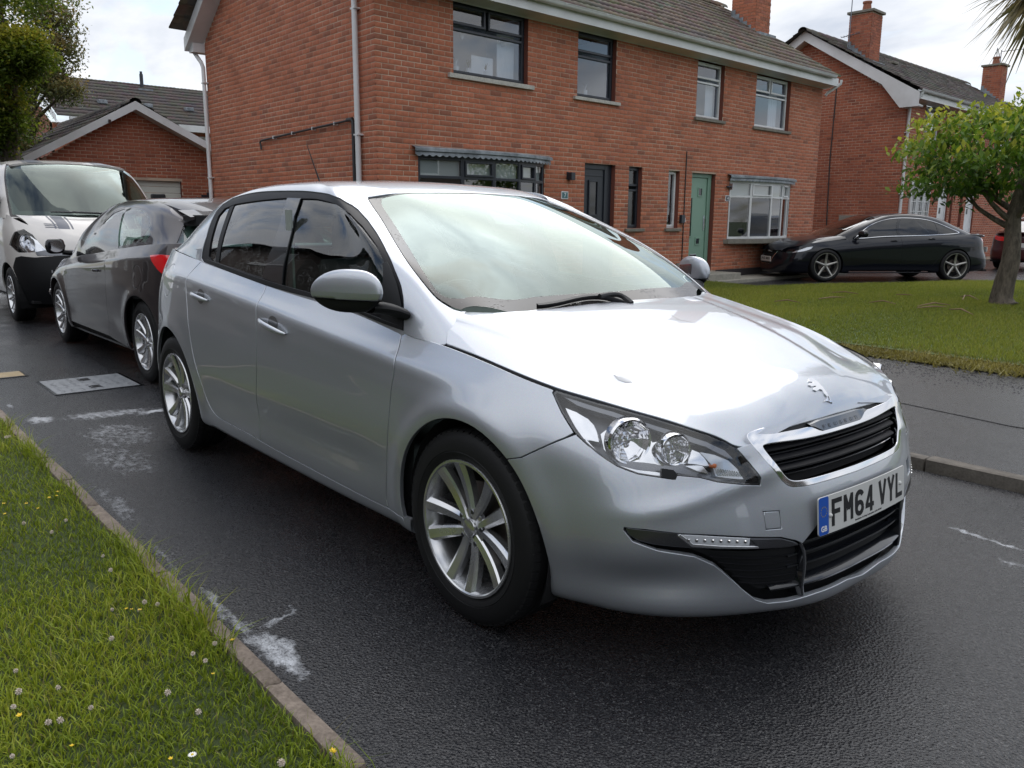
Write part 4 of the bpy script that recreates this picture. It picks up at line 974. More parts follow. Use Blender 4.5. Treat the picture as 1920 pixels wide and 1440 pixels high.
def arc(cx_, cy_, rx, ry, a0, a1, n=10): return [(cx_+rx*math.cos(R(a0+(a1-a0)*k/n)), cy_+ry*math.sin(R(a0+(a1-a0)*k/n))) for k in range(n+1)]
h = SW/2
GL = {
 'F': [[(h, 0), (h, CH)], [(0, CH-h), (CW, CH-h)], [(0, CH*.52), (CW*.82, CH*.52)]],
 'M': [[(h, 0), (h, CH)], [(CW-h, 0), (CW-h, CH)], [(h*.9, CH-.002), (CW/2, CH*.42)], [(CW-h*.9, CH-.002), (CW/2, CH*.42)]],
 '6': [arc(CW/2, CH*.30, CW/2-h, CH*.30-h, 0, 360, 22), [(h, CH*.28), (h, CH*.72)], arc(CW/2, CH*.72, CW/2-h, CH*.28-h, 20, 180, 12)],
 '4': [[(CW*.68, 0), (CW*.68, CH)], [(CW*.62, CH-.004), (h*.8, CH*.27)], [(0, CH*.25), (CW, CH*.25)]],
 'V': [[(h*.75, CH), (CW/2, .004)], [(CW-h*.75, CH), (CW/2, .004)]],
 'Y': [[(h*.75, CH), (CW/2, CH*.42)], [(CW-h*.75, CH), (CW/2, CH*.42)], [(CW/2, 0), (CW/2, CH*.45)]],
 'L': [[(h, 0), (h, CH)], [(0, h), (CW, h)]]}
xx = .062
for i, ch in enumerate('FM64VYL'):
    if i == 4: xx += .022
    b = MB(); q0 = 0
    for pl_ in GL[ch]:
        for q in stroke(pl_, SW):
            q0 += 1; hh = .0048+q0*.00003
            b.prism([(xx+a, .0175+c) for a, c in q], .004, hh, lambda a, c, h_: plq(a, c, h_))
    b.build('character', M_ink, PL); xx += CW+.011
def plate_text(name, txt, a0, b0, wid_, hgt, h0, mat, bold=.03):
    vs, fs = text_mesh(txt, 1., .5, bold); mn, mx = vs.min(0), vs.max(0); q = (vs-mn)/np.maximum(mx-mn, 1e-6)
    return mesh_obj(name, [plq(a0+p[0]*wid_, b0+p[1]*hgt, h0+p[2]*.0006) for p in q], fs, mat, PL)
plate_text('band_text', 'GB', .010, .010, .028, .017, .0047, M_white)
st_ = MB()
for k in range(12):
    a = 2*math.pi*k/12; cx_, cz_ = .024+.014*math.cos(a), .068+.014*math.sin(a)
    st_.prism([(cx_+(.0026 if j % 2 == 0 else .0011)*math.sin(math.pi*j/5), cz_+(.0026 if j % 2 == 0 else .0011)*math.cos(math.pi*j/5)) for j in range(10)], .0046, .0050, lambda x, y, h_: plq(x, y, h_))
st_.build('stars', M_yellow, PL)
plate_text('small_print', 'Robbins & Day Leicester LE4 9HN', .185, .0055, .16, .0065, .0041, M_ink)
for a, bz in ((.0545, .052), (.482, .060)):
    s_ = MB(); s_.lathe([(0.0001, .0105), (.004, .0095), (.0062, .007), (.007, .0035)], lambda x, y, h_: plq(a+x, bz+y, h_), 14); s_.build('screw_cap', M_plate, PL, smooth=True)

# ---- door handles
def handle(p0, p1, bowl_c, bowl_r):
    for sg in (1, -1):
        Fm = np.array([1, sg, 1])
        a = S1.pix([p0, p1]); P_, N_ = S1.ev(np.array([a[0]+(a[1]-a[0])*t for t in np.linspace(0, 1, 13)]))
        b = MB(); rows = []
        for i, t in enumerate(np.linspace(0, 1, 13)):
            lift = .004+.026*math.sin(math.pi*min(max(t*1.0, 0), 1))**.7; hz = .0045+.008*math.sin(math.pi*t)**.6; th_ = .004+.005*math.sin(math.pi*t)**.5
            c = P_[i]+N_[i]*lift; up = np.array([0, 0, 1.]); up = up-N_[i]*(up@N_[i]); up /= np.linalg.norm(up)
            rows.append([tuple((c+up*hz*math.cos(2*math.pi*k/12)+N_[i]*th_*math.sin(2*math.pi*k/12))*Fm) for k in range(13)])
        b.grid(rows); b.build('door_handle', M_silver, hero, smooth=True, angle=60)
        c = S1.pix([bowl_c])[0]; th = np.linspace(0, 2*math.pi, 30)[:-1]; poly = c+np.stack([bowl_r[0]*np.cos(th), bowl_r[1]*np.sin(th)], 1)
        panel('handle_shade', S1, poly, M_black_trim if False else M_handle_shade, hero, mirror=sg < 0, gap=0, rim=0, off=.0012, step=.006)
M_handle_shade = paint('handle recess shade', (.16, .165, .17), metal=.7, rough=.4, coat=1.)  # darker paint on the uncut door stands for shade in the recess
handle((487, 598), (537, 627), (512, 606), (.046, .030))
handle((361, 549), (391, 564), (376.5, 555), (.046, .030))

# ---- mirrors
for sg in (-1, 1):
    Mr = empty('door_mirror'); Mr.parent = hero
    def ring(t, part):
        # t 0 inner .. 1 tip
        c = np.array([.846-.235*t-.01*t*t, -(.880+.132*t), 1.020-.002*t])
        k = (max(1-abs((.42-t)/.42)**3.2, 0) if t < .42 else max(1-((t-.42)/.58)**2.3, 0))**.62
        k = max(k, .02); rz_ = .078*k; rx = .085*k*(1-.2*t)
        out = []
        for a in np.linspace(0, 2*math.pi, 33):
            ca, sa = math.cos(a), math.sin(a); px_ = math.copysign(abs(ca)**.85, ca)*rx*(1. if ca > 0 else .45); pz_ = math.copysign(abs(sa)**.9, sa)*rz_*(1 if sa > 0 else .93)
            out.append(c+np.array([px_+.02*(pz_ < 0)*pz_/.07, -.0, pz_]))
        return out
    G = np.array([ring(t, 0) for t in .5-.5*np.cos(np.linspace(0, math.pi, 26))])
    zs = .995
    up = MB(); lo = MB()
    Gu = G.copy(); Gu[..., 2] = np.maximum(Gu[..., 2], zs); Gl = G.copy(); Gl[..., 2] = np.minimum(Gl[..., 2], zs-.002)
    Gl[..., :2] = (Gl[..., :2]-G.mean((0, 1))[:2])*.975+G.mean((0, 1))[:2]
    for A_, B_ in ((Gu, up), (Gl, lo)):
        A_ = A_*np.array([1, -sg, 1]); B_.grid([[tuple(p) for p in r] for r in A_])
    up.build('mirror_cap', M_silver, Mr, smooth=True, angle=60); lo.build('mirror_base', M_black_soft, Mr, smooth=True, angle=60)
    ar = MB(); pts = [(.80, .90, .970), (.83, .87, .968), (.845, .835, .960), (.85, .80, .945)]
    rows = []
    for (x, y, z), w_ in zip(pts, (.045, .043, .048, .06)):
        rows.append([(x+w_*math.cos(a), y*sg, z+.022*math.sin(a)) for a in np.linspace(0, 2*math.pi, 17)])
    ar.grid(rows); ar.build('mirror_arm', M_black_soft, Mr, smooth=True)
    gm = MB(); c = np.array([.735, .965]); gm.add([(.765, sg*.905, .972), (.640, sg*.972, .980), (.640, sg*.972, 1.050), (.765, sg*.905, 1.062)], [(0, 1, 2, 3)]); gm.build('mirror_glass', M_chrome, Mr)

# ---- wheels
wheel(hero, (1.31, -.876, .316), -1, steer=.012, phase=R(43)); wheel(hero, (-1.31, -.876, .316), -1, phase=R(20))
wheel(hero, (1.31, .876, .316), 1, steer=.012, detail=False, phase=.5); wheel(hero, (-1.31, .876, .316), 1, detail=False, phase=.2)
# mud flap shape behind the rear wheel
for q in ((-1.66, -1.645, -.85, -.66, .16, .34), (.935, .95, -.85, -.62, .19, .30)):
    mf = MB(); mf.box(*q); mf.build('mud_flap', M_black_soft, hero, bevel=.004)

# ---- wipers
def wiper(blade_px, arm_px, name='wiper'):
    Wp = empty(name); Wp.parent = hero
    P_, N_ = S3.ev(sm(S3.pix(blade_px), 16)); b = MB(); rows = []
    for i, (p, n) in enumerate(zip(P_, N_)):
        t = P_[min(i+1, 15)]-P_[max(i-1, 0)]; t = t/max(np.linalg.norm(t), 1e-6); s_ = np.cross(n, t)
        rows.append([tuple(p+n*h_+s_*w_) for h_, w_ in ((.001, 0), (.010, .006), (.018, .011), (.022, -.004), (.010, -.005), (.001, 0))])
    b.grid(rows); b.build('wiper_blade', M_black_blade, Wp, smooth=True, angle=40)
    P_, N_ = S3.ev(sm(S3.pix(arm_px), 10)); b = MB(); b.tube([tuple(p+n*.022) for p, n in zip(P_, N_)], [.013]*3+[.010]*7, 8); b.build('wiper_arm', M_black_blade, Wp, smooth=True)
wiper([(1006, 580), (1060, 571), (1130, 563), (1205, 559)], [(1260, 560), (1215, 563), (1170, 565), (1120, 565)])
wiper([(1228, 556), (1250, 546), (1275, 538), (1308, 536)], [(1322, 545), (1300, 543), (1280, 542), (1262, 544)])
sc_ = S3.pix([(915, 391), (955, 390), (985, 416), (932, 417)])
M_sensor = Mat('sensor cover', (.20, .16, .15), .6).m
panel('sensor_cover', S3, sc_, M_sensor, hero, gap=0, rim=.03, off=-.006)
an = MB(); an.tube([(-1.2, 0, 1.41), (-1.22, 0, 1.44), (-1.30, 0, 1.56), (-1.385, 0, 1.69)], [.012, .006, .0035, .0025], 8); an.build('aerial', M_black_trim, hero, smooth=True)

# ---- cabin
cab = empty('cabin'); cab.parent = hero
d = MB(); rows = []
for y in np.linspace(-.72, .72, 21):
    rows.append([(1.12, y, .90), (.95, y, .935), (.80, y, .945-.01*abs(y)), (.66, y, .93), (.60, y, .88), (.62, y, .70), (.70, y, .5)])
d.grid(rows); d.build('dashboard', M_leather, cab, smooth=True, angle=50)
sw = MB(); cx0 = np.array([.52, -.36, .86]); ax = Vector((-.9, 0, .42)).normalized(); u = Vector((0, 1, 0)); v = ax.cross(u)
sw.tube([tuple(Vector(cx0)+(u*math.cos(a)+v*math.sin(a))*.175) for a in np.linspace(0, 2*math.pi, 33)], .014, 8, cap=False); sw.box(.47, .56, -.43, -.29, .82, .90); sw.build('steering_wheel', M_black_soft, cab, smooth=True, angle=40)
def seat(x, y, w=.25, back=.60):
    s_ = empty('seat'); s_.parent = cab
    def pad(name, pts, w0, w1, th):
        b = MB(); rows = []
        for i, (px_, pz_) in enumerate(pts):
            k = i/(len(pts)-1); ww = w0+(w1-w0)*k; p0_ = np.array(pts[max(i-1, 0)]); p1_ = np.array(pts[min(i+1, len(pts)-1)]); t = (p1_-p0_)/np.linalg.norm(p1_-p0_); n_ = np.array([-t[1], t[0]])
            e = th*(.55 if i in (0, len(pts)-1) else 1)
            rows.append([(px_+n_[0]*e*math.sin(a)*.5, y+ww*math.copysign(abs(math.cos(a))**.6, math.cos(a)), pz_+n_[1]*e*math.sin(a)*.5) for a in np.linspace(0, 2*math.pi, 21)])
        b.grid(rows); b.add([r for r in rows[0][:-1]], [tuple(range(20))]); b.add([r for r in rows[-1][:-1]], [tuple(range(20))]); b.build(name, M_fabric, s_, smooth=True, angle=50)
    pad('cushion', [(x+.28, .46), (x+.25, .50), (x, .50), (x-.2, .46)], w*.9, w*.95, .16)
    pad('backrest', [(x-.16, .48), (x-.22, .70), (x-.28, .95), (x-.32, .48+back-.03), (x-.325, .48+back)], w*.95, w*.75, .15)
    pad('headrest', [(x-.325, .50+back), (x-.33, .54+back), (x-.34, .64+back), (x-.345, .68+back)], .13, .11, .10)
seat(.12, -.36); seat(.12, .36); seat(-.78, -.36, .30, .55); seat(-.78, .36, .30, .55)
bp_ = MB(); bp_.box(-1.25, .9, -.72, .72, .3, .32); bp_.box(-1.45, -1.1, -.62, .62, .5, .98); bp_.build('cabin_floor', M_fabric, cab)
dk = np.array([[.25, .05], [S3.U[-1]-.02, .05], [S3.U[-1]-.02, vr], [.25, vr]])
panel('pillar_lining', S3, frame_out, M_pillar, cab, holes=[offset_poly(DLO if area2(DLO) > 0 else DLO[::-1], -.02)], both=True, gap=.02, rim=0, off=-.03, step=.05, edge_step=.03)
panel('roof_lining', S4, rf, M_pillar, cab, full='v', gap=.02, rim=0, off=-.04, step=.06, edge_step=.04)
lnr = S1.side([(.95, .25), (.95, .84), (-1.05, .98), (-1.05, .25)]); 
panel('door_lining', S1, lnr, M_leather, cab, both=True, gap=0, rim=0, off=-.07, step=.06, edge_step=.05)
belt = MB(); belt.box(-.16, -.11, -.735, -.725, .70, 1.30); belt.build('seat_belt', Mat('belt webbing', (.30, .33, .31), .7).m, cab)
# ================================================================ ground
def asphalt(name, wet=1.):
    M = Mat(name, (.03, .031, .034), .35)
    g = M.coord('Object')
    big = M.noise(g, .55, 5, .6); med = M.noise(g, 2.7, 5, .62); fine = M.noise(g, 130, 3, .7); grit = M.n('ShaderNodeTexVoronoi', {'Vector': g, 'Scale': 115.0}, feature='F1').outputs['Distance']
    grit2 = M.n('ShaderNodeTexVoronoi', {'Vector': g, 'Scale': 260.0}, feature='F1')
    col = M.ramp(med, [(.3, (.010, .011, .013)), (.7, (.024, .025, .028))])
    cell = M.n('ShaderNodeSeparateColor', {0: grit2.outputs['Color']}).outputs[0]
    stones = M.ramp(cell, [(.0, (.006, .006, .008)), (.55, (.020, .020, .023)), (.88, (.045, .045, .048)), (1., (.12, .12, .12))])
    col = M.mix(M.rampf(M.noise(g, 34, 4, .7), .36, .60, .25, .95), col, stones)
    # chalky soap and lime residue left by run-off along the kerb and across the tarmac
    st0 = M.coord('Object', (1, 1, 1)); wn = M.n('ShaderNodeTexNoise', {'Vector': st0, 'Scale': 7.0, 'Detail': 6., 'Roughness': .65}).outputs['Color']; wv = M.n('ShaderNodeVectorMath', {0: wn, 1: (.5, .5, .5)}, operation='SUBTRACT').outputs[0]; wv = M.n('ShaderNodeVectorMath', {0: wv, 1: (.34, .17, 0.)}, operation='MULTIPLY').outputs[0]; st = M.n('ShaderNodeVectorMath', {0: st0, 1: wv}, operation='ADD').outputs[0]
    def blob(cx, cy, rx, ry, rot=0.):
        mp_ = M.n('ShaderNodeMapping', {'Vector': st, 'Location': (0, 0, 0)}); mp_.vector_type = 'TEXTURE'
        mp_.inputs['Location'].default_value = (cx, cy, 0); mp_.inputs['Rotation'].default_value = (0, 0, rot); mp_.inputs['Scale'].default_value = (rx, ry, 1)
        ln = M.n('ShaderNodeVectorMath', {0: mp_.outputs[0]}, operation='LENGTH').outputs['Value']
        return M.rampf(ln, 1.15, .25)
    tot = None
    for b in BLOBS:
        v = blob(*b[:5]); v = M.math('MULTIPLY', v, b[5])
        tot = v if tot is None else M.math('MAXIMUM', tot, v)
    br = M.noise(g, 26, 7, .68, .8); br2 = M.noise(M.coord('Object', (9, 40, 1), (0, 0, .05)), 1.0, 5, .6)
    k = M.math('ADD', M.math('MULTIPLY', br, .75), M.math('MULTIPLY', br2, .35))
    mask = M.math('MULTIPLY', M.rampf(M.math('ADD', M.math('MULTIPLY', tot, .8), M.math('MULTIPLY', k, .9)), 1.06, 1.38), .85)
    mask = M.math('MULTIPLY', mask, M.rampf(cell, 0, .5, .45, 1.))
    col = M.mix(mask, col, c4(.60, .62, .66)); M.link(col, 'Base Color')
    wetm = M.rampf(M.math('ADD', M.math('MULTIPLY', big, .6), M.math('MULTIPLY', med, .4)), .38, .62)
    rough = M.math('ADD', M.math('MULTIPLY', wetm, -.20*wet), .36)
    rough = M.math('ADD', rough, M.math('MULTIPLY', M.math('SUBTRACT', cell, .5), .30)); rough = M.math('ADD', rough, M.math('MULTIPLY', mask, .35)); M.link(rough, 'Roughness')
    b1 = M.bump(grit, .50, .005); b2 = M.bump(fine, .45, .004, b1); M.bump(M.noise(g, 11, 4), .10, .01, b2); M.b.inputs['Specular IOR Level'].default_value = .28
    return M.m
BLOBS = [(1.10, -1.415, .36, .09, 0., 1.), (.75, -1.43, .50, .055, 0, .86), (.2, -1.44, .8, .05, 0, .70), (.89, -1.32, .04, .2, .05, .88), (-2.56, -1.33, .2, .15, 0, 1.0), (-2.46, -.95, .24, .70, -.15, .86), (-2.34, -.60, .12, .42, -.12, 1.), (-1.3, -1.2, 1.0, .42, .1, .74), (-1.85, -1.05, .9, .55, 0, .76), (-.6, -1.41, .9, .09, 0, .76), (-3.1, -1.40, .2, .05, 0, .9), (2.08, 1.215, .40, .030, -.05, .92), (2.35, .98, .6, .07, -.25, .72), (1.7, .2, 1.0, .4, .3, .52)]
M_road = asphalt('wet asphalt')
BLOBS = [(0, 0, .01, .01, 0, 0.)]
M_path = asphalt('patched footpath asphalt', .7)
BLOBS = [(0, 0, .01, .01, 0, 0.)]
M_patch = asphalt('asphalt patch', .35)
def ground_mesh(name, pts, z, mat, kind='structure'):
    o = mesh_obj(name, [(x, y, z) for x, y in pts], [tuple(range(len(pts)))], mat); tag(o, kind=kind); return o
M_soil = Mat('soil', (.06, .05, .03), .95)
M_soil.link(M_soil.ramp(M_soil.noise(M_soil.coord('Object'), 3, 6), [(.3, (.035, .05, .015)), (.7, (.06, .085, .025))]), 'Base Color'); M_soil = M_soil.m
ground_mesh('ground', [(-400, -400), (400, -400), (400, 400), (-400, 400)], -.03, M_soil)
ground_mesh('road', [(-60, -1.50), (30, -1.50), (30, 1.96), (-60, 1.96)], -.004, M_road)
ground_mesh('side_drive', [(-60, -12), (-3.33, -12), (-3.33, -1.495), (-60, -1.495)], -.006, M_path)
ground_mesh('footpath', [(-60, 2.07), (30, 2.07), (30, 5.05), (-60, 5.05)], .045, M_path)
fp2 = ground_mesh('path_patch', [(.6, 3.3), (1.5, 3.15), (3.4, 3.3), (3.4, 4.1), (1.1, 4.2), (.65, 3.8)], .049, M_patch)
ground_mesh('driveway', [(-12.5, 18.9), (-4.3, 15.4), (8, 22), (8, 60), (-40, 60), (-40, 20)], -.012, M_path)
ground_mesh('driveway', [(-7.4, 11.4), (-5.6, 10.6), (-2.9, 17.6), (-3.0, 19.4), (-12, 19.6), (-12, 16.5)], -.008, M_path)

# ---- kerbs made of separate stones
def conc(name, a, b, sc=14):
    M = Mat(name, a, .85); v = M.coord('Object'); n = M.noise(v, sc, 7, .65); n2 = M.noise(v, sc*6, 3)
    col = M.mix(.5, M.ramp(n, [(.3, a), (.68, b)]), M.ramp(n2, [(.3, a), (.7, b)])); M.link(col, 'Base Color'); M.bump(M.math('ADD', n, n2), .4, .004); return M.m
M_edge = conc('edging concrete', (.085, .065, .05), (.27, .22, .18)); M_kerb = conc('kerb concrete', (.06, .052, .045), (.17, .15, .125)); M_conc = conc('concrete', (.20, .19, .16), (.36, .34, .29), 5)
def kerb(name, x0, x1, y, w, h, L_, mat, z0=-.06):
    k = empty(name, kind='structure'); x = x0; i = 0; protos = []
    while x < x1:
        if len(protos) < 4:
            b = MB(); b.box(0, L_-.007, 0, w, z0, h); o = b.build('kerb_stone', mat, k, bevel=.007+.003*len(protos), seg=2, smooth=True)
            # chipped, uneven top
            for v in o.data.vertices: v.co += Vector((random.uniform(-.002, .002), random.uniform(-.003, .003), random.uniform(-.004, .003)))
            protos.append(o)
        else:
            o = protos[i % 4].copy(); link(o, k)
        o.location = (x, y+random.uniform(-.004, .004), random.uniform(-.005, .004)); o.rotation_euler = (random.uniform(-.02, .02), random.uniform(-.004, .004), random.uniform(-.006, .006))
        x += L_; i += 1
kerb('kerb', -3.3, 4.5, -1.545, .055, .030, .46, M_edge)
kerb('kerb', -3.3, 8.0, 1.985, .085, .055, .60, M_kerb)
# cross edging at the end of the lawn
ke = MB(); ke.box(-3.36, -3.30, -9, -1.50, -.05, .02); o = ke.build('kerb_end', M_edge); tag(o, kind='structure')

# ---- drain covers
M_cover = conc('steel cover', (.16, .17, .18), (.32, .33, .35), 9)
def cover(x0, x1, y0, y1, label, mat, pat):
    c = empty('access_cover', label, 'drain cover', loc=((x0+x1)/2, (y0+y1)/2, 0)); w, h = x1-x0, y1-y0
    b = MB(); b.box(-w/2, w/2, -h/2, h/2, -.03, .004); b.build('lid', mat, c, bevel=.004)
    f = MB()
    for a in ((-w/2-.02, -w/2-.004, -h/2-.02, h/2+.02), (w/2+.004, w/2+.02, -h/2-.02, h/2+.02), (-w/2-.004, w/2+.004, -h/2-.02, -h/2-.004), (-w/2-.004, w/2+.004, h/2+.004, h/2+.02)): f.box(*a, -.03, .003)
    f.build('cover_frame', M_chrome_d, c)
    if pat:
        g = MB()
        for i in range(9):
            for j in range(8):
                if rng.random() < .22: continue
                cx_, cy_ = -w/2+.05+i*(w-.1)/8, -h/2+.05+j*(h-.1)/7; a = .8 if (i+j) % 2 else -.8
                g.box(-.018, .018, -.004, .004, .004, .0065, Matrix.Translation((cx_, cy_, 0)) @ Matrix.Rotation(a, 4, 'Z'))
        o = g.build('tread_pattern', mat, c); tag(o, kind='stuff')
        for sx in (-1, 1):
            g = MB(); g.box(sx*w*.28-.05, sx*w*.28+.05, -.04, .04, .0042, .006); g.build('lift_hole_shade', M_void, c)  # no hole is cut; dark plates stand for the shade inside
cover(-3.90, -3.30, -1.07, -.50, 'grey steel access cover set in the tarmac behind the silver hatchback', M_cover, True)
M_brass = conc('rusty cover', (.28, .20, .10), (.40, .33, .22), 9)
cover(-4.50, -4.26, -1.32, -1.10, 'small tan rusty cover set in the tarmac at the left edge', M_brass, False)

# ================================================================ grass
def grass_mat(name, a, b, c, dry=(.22, .19, .07)):
    M = Mat(name, a, .55); at_ = M.n('ShaderNodeAttribute', attribute_name='tone').outputs['Fac']
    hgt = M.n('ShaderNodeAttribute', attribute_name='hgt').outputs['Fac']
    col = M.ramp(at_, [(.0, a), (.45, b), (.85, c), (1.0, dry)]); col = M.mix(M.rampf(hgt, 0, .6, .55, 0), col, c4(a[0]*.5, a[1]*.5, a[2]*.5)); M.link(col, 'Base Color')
    M.b.inputs['Subsurface Weight'].default_value = 0.
    t = M.t; out = [n for n in t.nodes if n.type == 'OUTPUT_MATERIAL'][0]
    tl_ = M.n('ShaderNodeBsdfTranslucent', {'Color': col}); mx = M.n('ShaderNodeMixShader', {0: .38, 1: M.b.outputs[0], 2: tl_.outputs[0]}); t.links.new(mx.outputs[0], out.inputs[0]); return M.m
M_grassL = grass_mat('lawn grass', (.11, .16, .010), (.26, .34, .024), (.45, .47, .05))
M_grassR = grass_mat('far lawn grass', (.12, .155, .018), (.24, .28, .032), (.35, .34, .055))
def in_view(P, margin=60):
    d = P-CAM_POS; z = d@_F; u = 960+CAM_F*(d@_R2)/np.maximum(z, 1e-3); v = 720-CAM_F*(d@_U2)/np.maximum(z, 1e-3)
    return (z > .1) & (u > -margin) & (u < 1920+margin) & (v > -margin) & (v < 1440+margin), z
def blades(name, xy, z0, hmin, hmax, wid, mat, lean=.6, patch=1.6, seg=2, label=None, tall=None):
    n = len(xy); ph = rng.uniform(0, 2*np.pi, n); fx = np.sin(xy[:, 0]*patch*1.7+np.sin(xy[:, 1]*patch*2.3))*.5+np.sin(xy[:, 1]*patch*1.3+1.7*np.cos(xy[:, 0]*patch*2.9))*.5
    h = rng.uniform(hmin, hmax, n)*(1+.35*fx)
    if tall is not None: h = h*(1+tall)
    ln = rng.uniform(.15, lean, n)*h*1.3; w = wid*rng.uniform(.6, 1.3, n); zb = np.full(n, z0)
    wa = rng.uniform(0, 2*np.pi, n)+0*ph; sx, sy = np.cos(wa)*w/2, np.sin(wa)*w/2
    dx, dy = np.cos(ph), np.sin(ph)
    b0 = np.stack([xy[:, 0]-sx, xy[:, 1]-sy, zb], 1); b1 = np.stack([xy[:, 0]+sx, xy[:, 1]+sy, zb], 1)
    m0 = np.stack([xy[:, 0]-sx*.8+dx*ln*.35, xy[:, 1]-sy*.8+dy*ln*.35, zb+h*.62], 1); m1 = np.stack([xy[:, 0]+sx*.8+dx*ln*.35, xy[:, 1]+sy*.8+dy*ln*.35, zb+h*.62], 1)
    tp = np.stack([xy[:, 0]+dx*ln, xy[:, 1]+dy*ln, zb+h*.93], 1)
    tone = np.clip(rng.normal(.42, .2, n)+.18*fx, 0, .93); tone[rng.random(n) < .035] = 1.
    if seg == 2:
        V = np.stack([b0, b1, m1, m0, tp], 1).reshape(-1, 3); i = np.arange(n)*5
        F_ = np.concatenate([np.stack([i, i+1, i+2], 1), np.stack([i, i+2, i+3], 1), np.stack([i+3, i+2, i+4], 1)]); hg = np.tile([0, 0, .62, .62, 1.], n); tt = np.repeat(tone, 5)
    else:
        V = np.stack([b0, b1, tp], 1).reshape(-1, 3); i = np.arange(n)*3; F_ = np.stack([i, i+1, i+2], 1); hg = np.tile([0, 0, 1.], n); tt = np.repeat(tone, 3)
    o = bulk_mesh(name, V, F_, 3, mat, attr={'tone': tt, 'hgt': hg}); tag(o, label, None, None, 'stuff'); return o
# near lawn : density falls with distance
soilL = Mat('lawn soil', (.03, .045, .010), .95); ground_mesh('lawn', [(-3.3, -1.545), (9, -1.545), (9, -14), (-3.3, -14)], .012, soilL.m)
N0 = 520000
xy = np.stack([rng.uniform(-3.28, 3.0, N0), -1.555-rng.uniform(0, 1., N0)**1.0*3.2], 1); ok, dist = in_view(np.stack([xy[:, 0], xy[:, 1], np.full(N0, .03)], 1))
keep = ok & (rng.random(N0) < np.clip((1.55/dist)**1.6, .06, 1)); xy = xy[keep]; dist = dist[keep]
if len(xy) > 185000: xy = xy[:185000]
edge_t = np.exp(-((xy[:, 1]+1.58)/.05)**2)*.55
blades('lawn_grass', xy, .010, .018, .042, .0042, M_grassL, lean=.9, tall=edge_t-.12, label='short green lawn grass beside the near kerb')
# rough tufts along the kerb edge
n = 2600; tx = rng.uniform(-3.2, 1.9, n); tx = tx[(np.sin(tx*3.1)+np.sin(tx*7.7+1)+rng.normal(0, .6, n)) > .35]
xy = np.stack([tx, -1.545+rng.normal(0, .016, len(tx))], 1); blades('verge_tufts', xy, .01, .05, .10, .004, M_grassL, lean=1.1, label='longer grass tufts hanging over the near kerb')
# far lawn
lawnR = [(-40, 5.45), (30, 5.45), (30, 21), (-2.2, 19.3), (-5.35, 10.9), (-6.9, 11.2), (-6.9, 7), (-40, 7)]
LR = Mat('far lawn soil', (.05, .085, .018), .95); LR.link(LR.ramp(LR.noise(LR.coord('Object'), 2.2, 6), [(.3, (.045, .075, .016)), (.7, (.085, .115, .03))]), 'Base Color')
lo_ = [(-6.9, 5.45), (30, 5.45), (30, 22), (-2.2, 19.0), (-5.5, 11.0), (-6.9, 11.3)]
ground_mesh('far_lawn', lo_, .075, LR.m)
N0 = 420000; xy = np.stack([rng.uniform(-6.9, 3.5, N0), rng.uniform(5.5, 19, N0)], 1)
k = inside(xy, np.array(lo_)); xy = xy[k]; ok, dist = in_view(np.stack([xy[:, 0], xy[:, 1], np.full(len(xy), .1)], 1)); xy = xy[ok][:230000]
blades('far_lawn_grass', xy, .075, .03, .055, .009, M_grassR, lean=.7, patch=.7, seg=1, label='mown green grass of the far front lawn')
# mossy strip of clippings and gravel at the lawn edge
M_moss = Mat('moss', (.16, .15, .03), .95); M_moss.link(M_moss.ramp(M_moss.noise(M_moss.coord('Object'), 9, 7, .7), [(.35, (.07, .065, .03)), (.55, (.20, .18, .04)), (.75, (.30, .27, .06))]), 'Base Color'); M_moss.bump(M_moss.noise(M_moss.coord('Object'), 40, 5), .8, .03)
ground_mesh('moss_strip', [(-6.9, 5.02), (30, 5.02), (30, 5.46), (-6.9, 5.46)], .060, M_moss.m)
n = 9000; xy = np.stack([rng.uniform(-1.5, 3.2, n), 5.22+rng.normal(0, .16, n)], 1)
blades('moss_tufts', xy, .06, .02, .05, .02, grass_mat('moss tuft', (.12, .10, .02), (.22, .19, .04), (.33, .29, .07)), lean=1.2, seg=1, label='yellow moss and weeds along the far lawn edge')
def chips(name, xy, z0, s0, s1, mat, label):
    V = []; F_ = []; n = len(xy); a = rng.uniform(0, 6.28, n); s_ = rng.uniform(s0, s1, n); base = np.array([(-1, -.6, 0), (.8, -.8, 0), (1, .5, 0), (-.5, .9, 0), (0, 0, .7)])
    ca, sa = np.cos(a), np.sin(a); P = base[None]*s_[:, None, None]*rng.uniform(.6, 1.2, (n, 5, 1)); X = P[..., 0]*ca[:, None]-P[..., 1]*sa[:, None]+xy[:, :1]; Y = P[..., 0]*sa[:, None]+P[..., 1]*ca[:, None]+xy[:, 1:2]; Z = P[..., 2]+z0
    V = np.stack([X, Y, Z], -1).reshape(-1, 3); i = (np.arange(n)*5)[:, None]; F_ = (i[:, None]+np.array([[0, 1, 4], [1, 2, 4], [2, 3, 4], [3, 0, 4]])[None]).reshape(-1, 3)
    o = bulk_mesh(name, V, F_, 3, mat); tag(o, label, kind='stuff'); return o
n = 2600; chips('slate_chips', np.stack([rng.uniform(-.6, 4, n), 4.62+rng.normal(0, .2, n)], 1), .044, .004, .011, Mat('slate', (.035, .033, .036), .95, Specular_IOR_Level=.08).m, 'loose grey slate chippings scattered on the footpath')
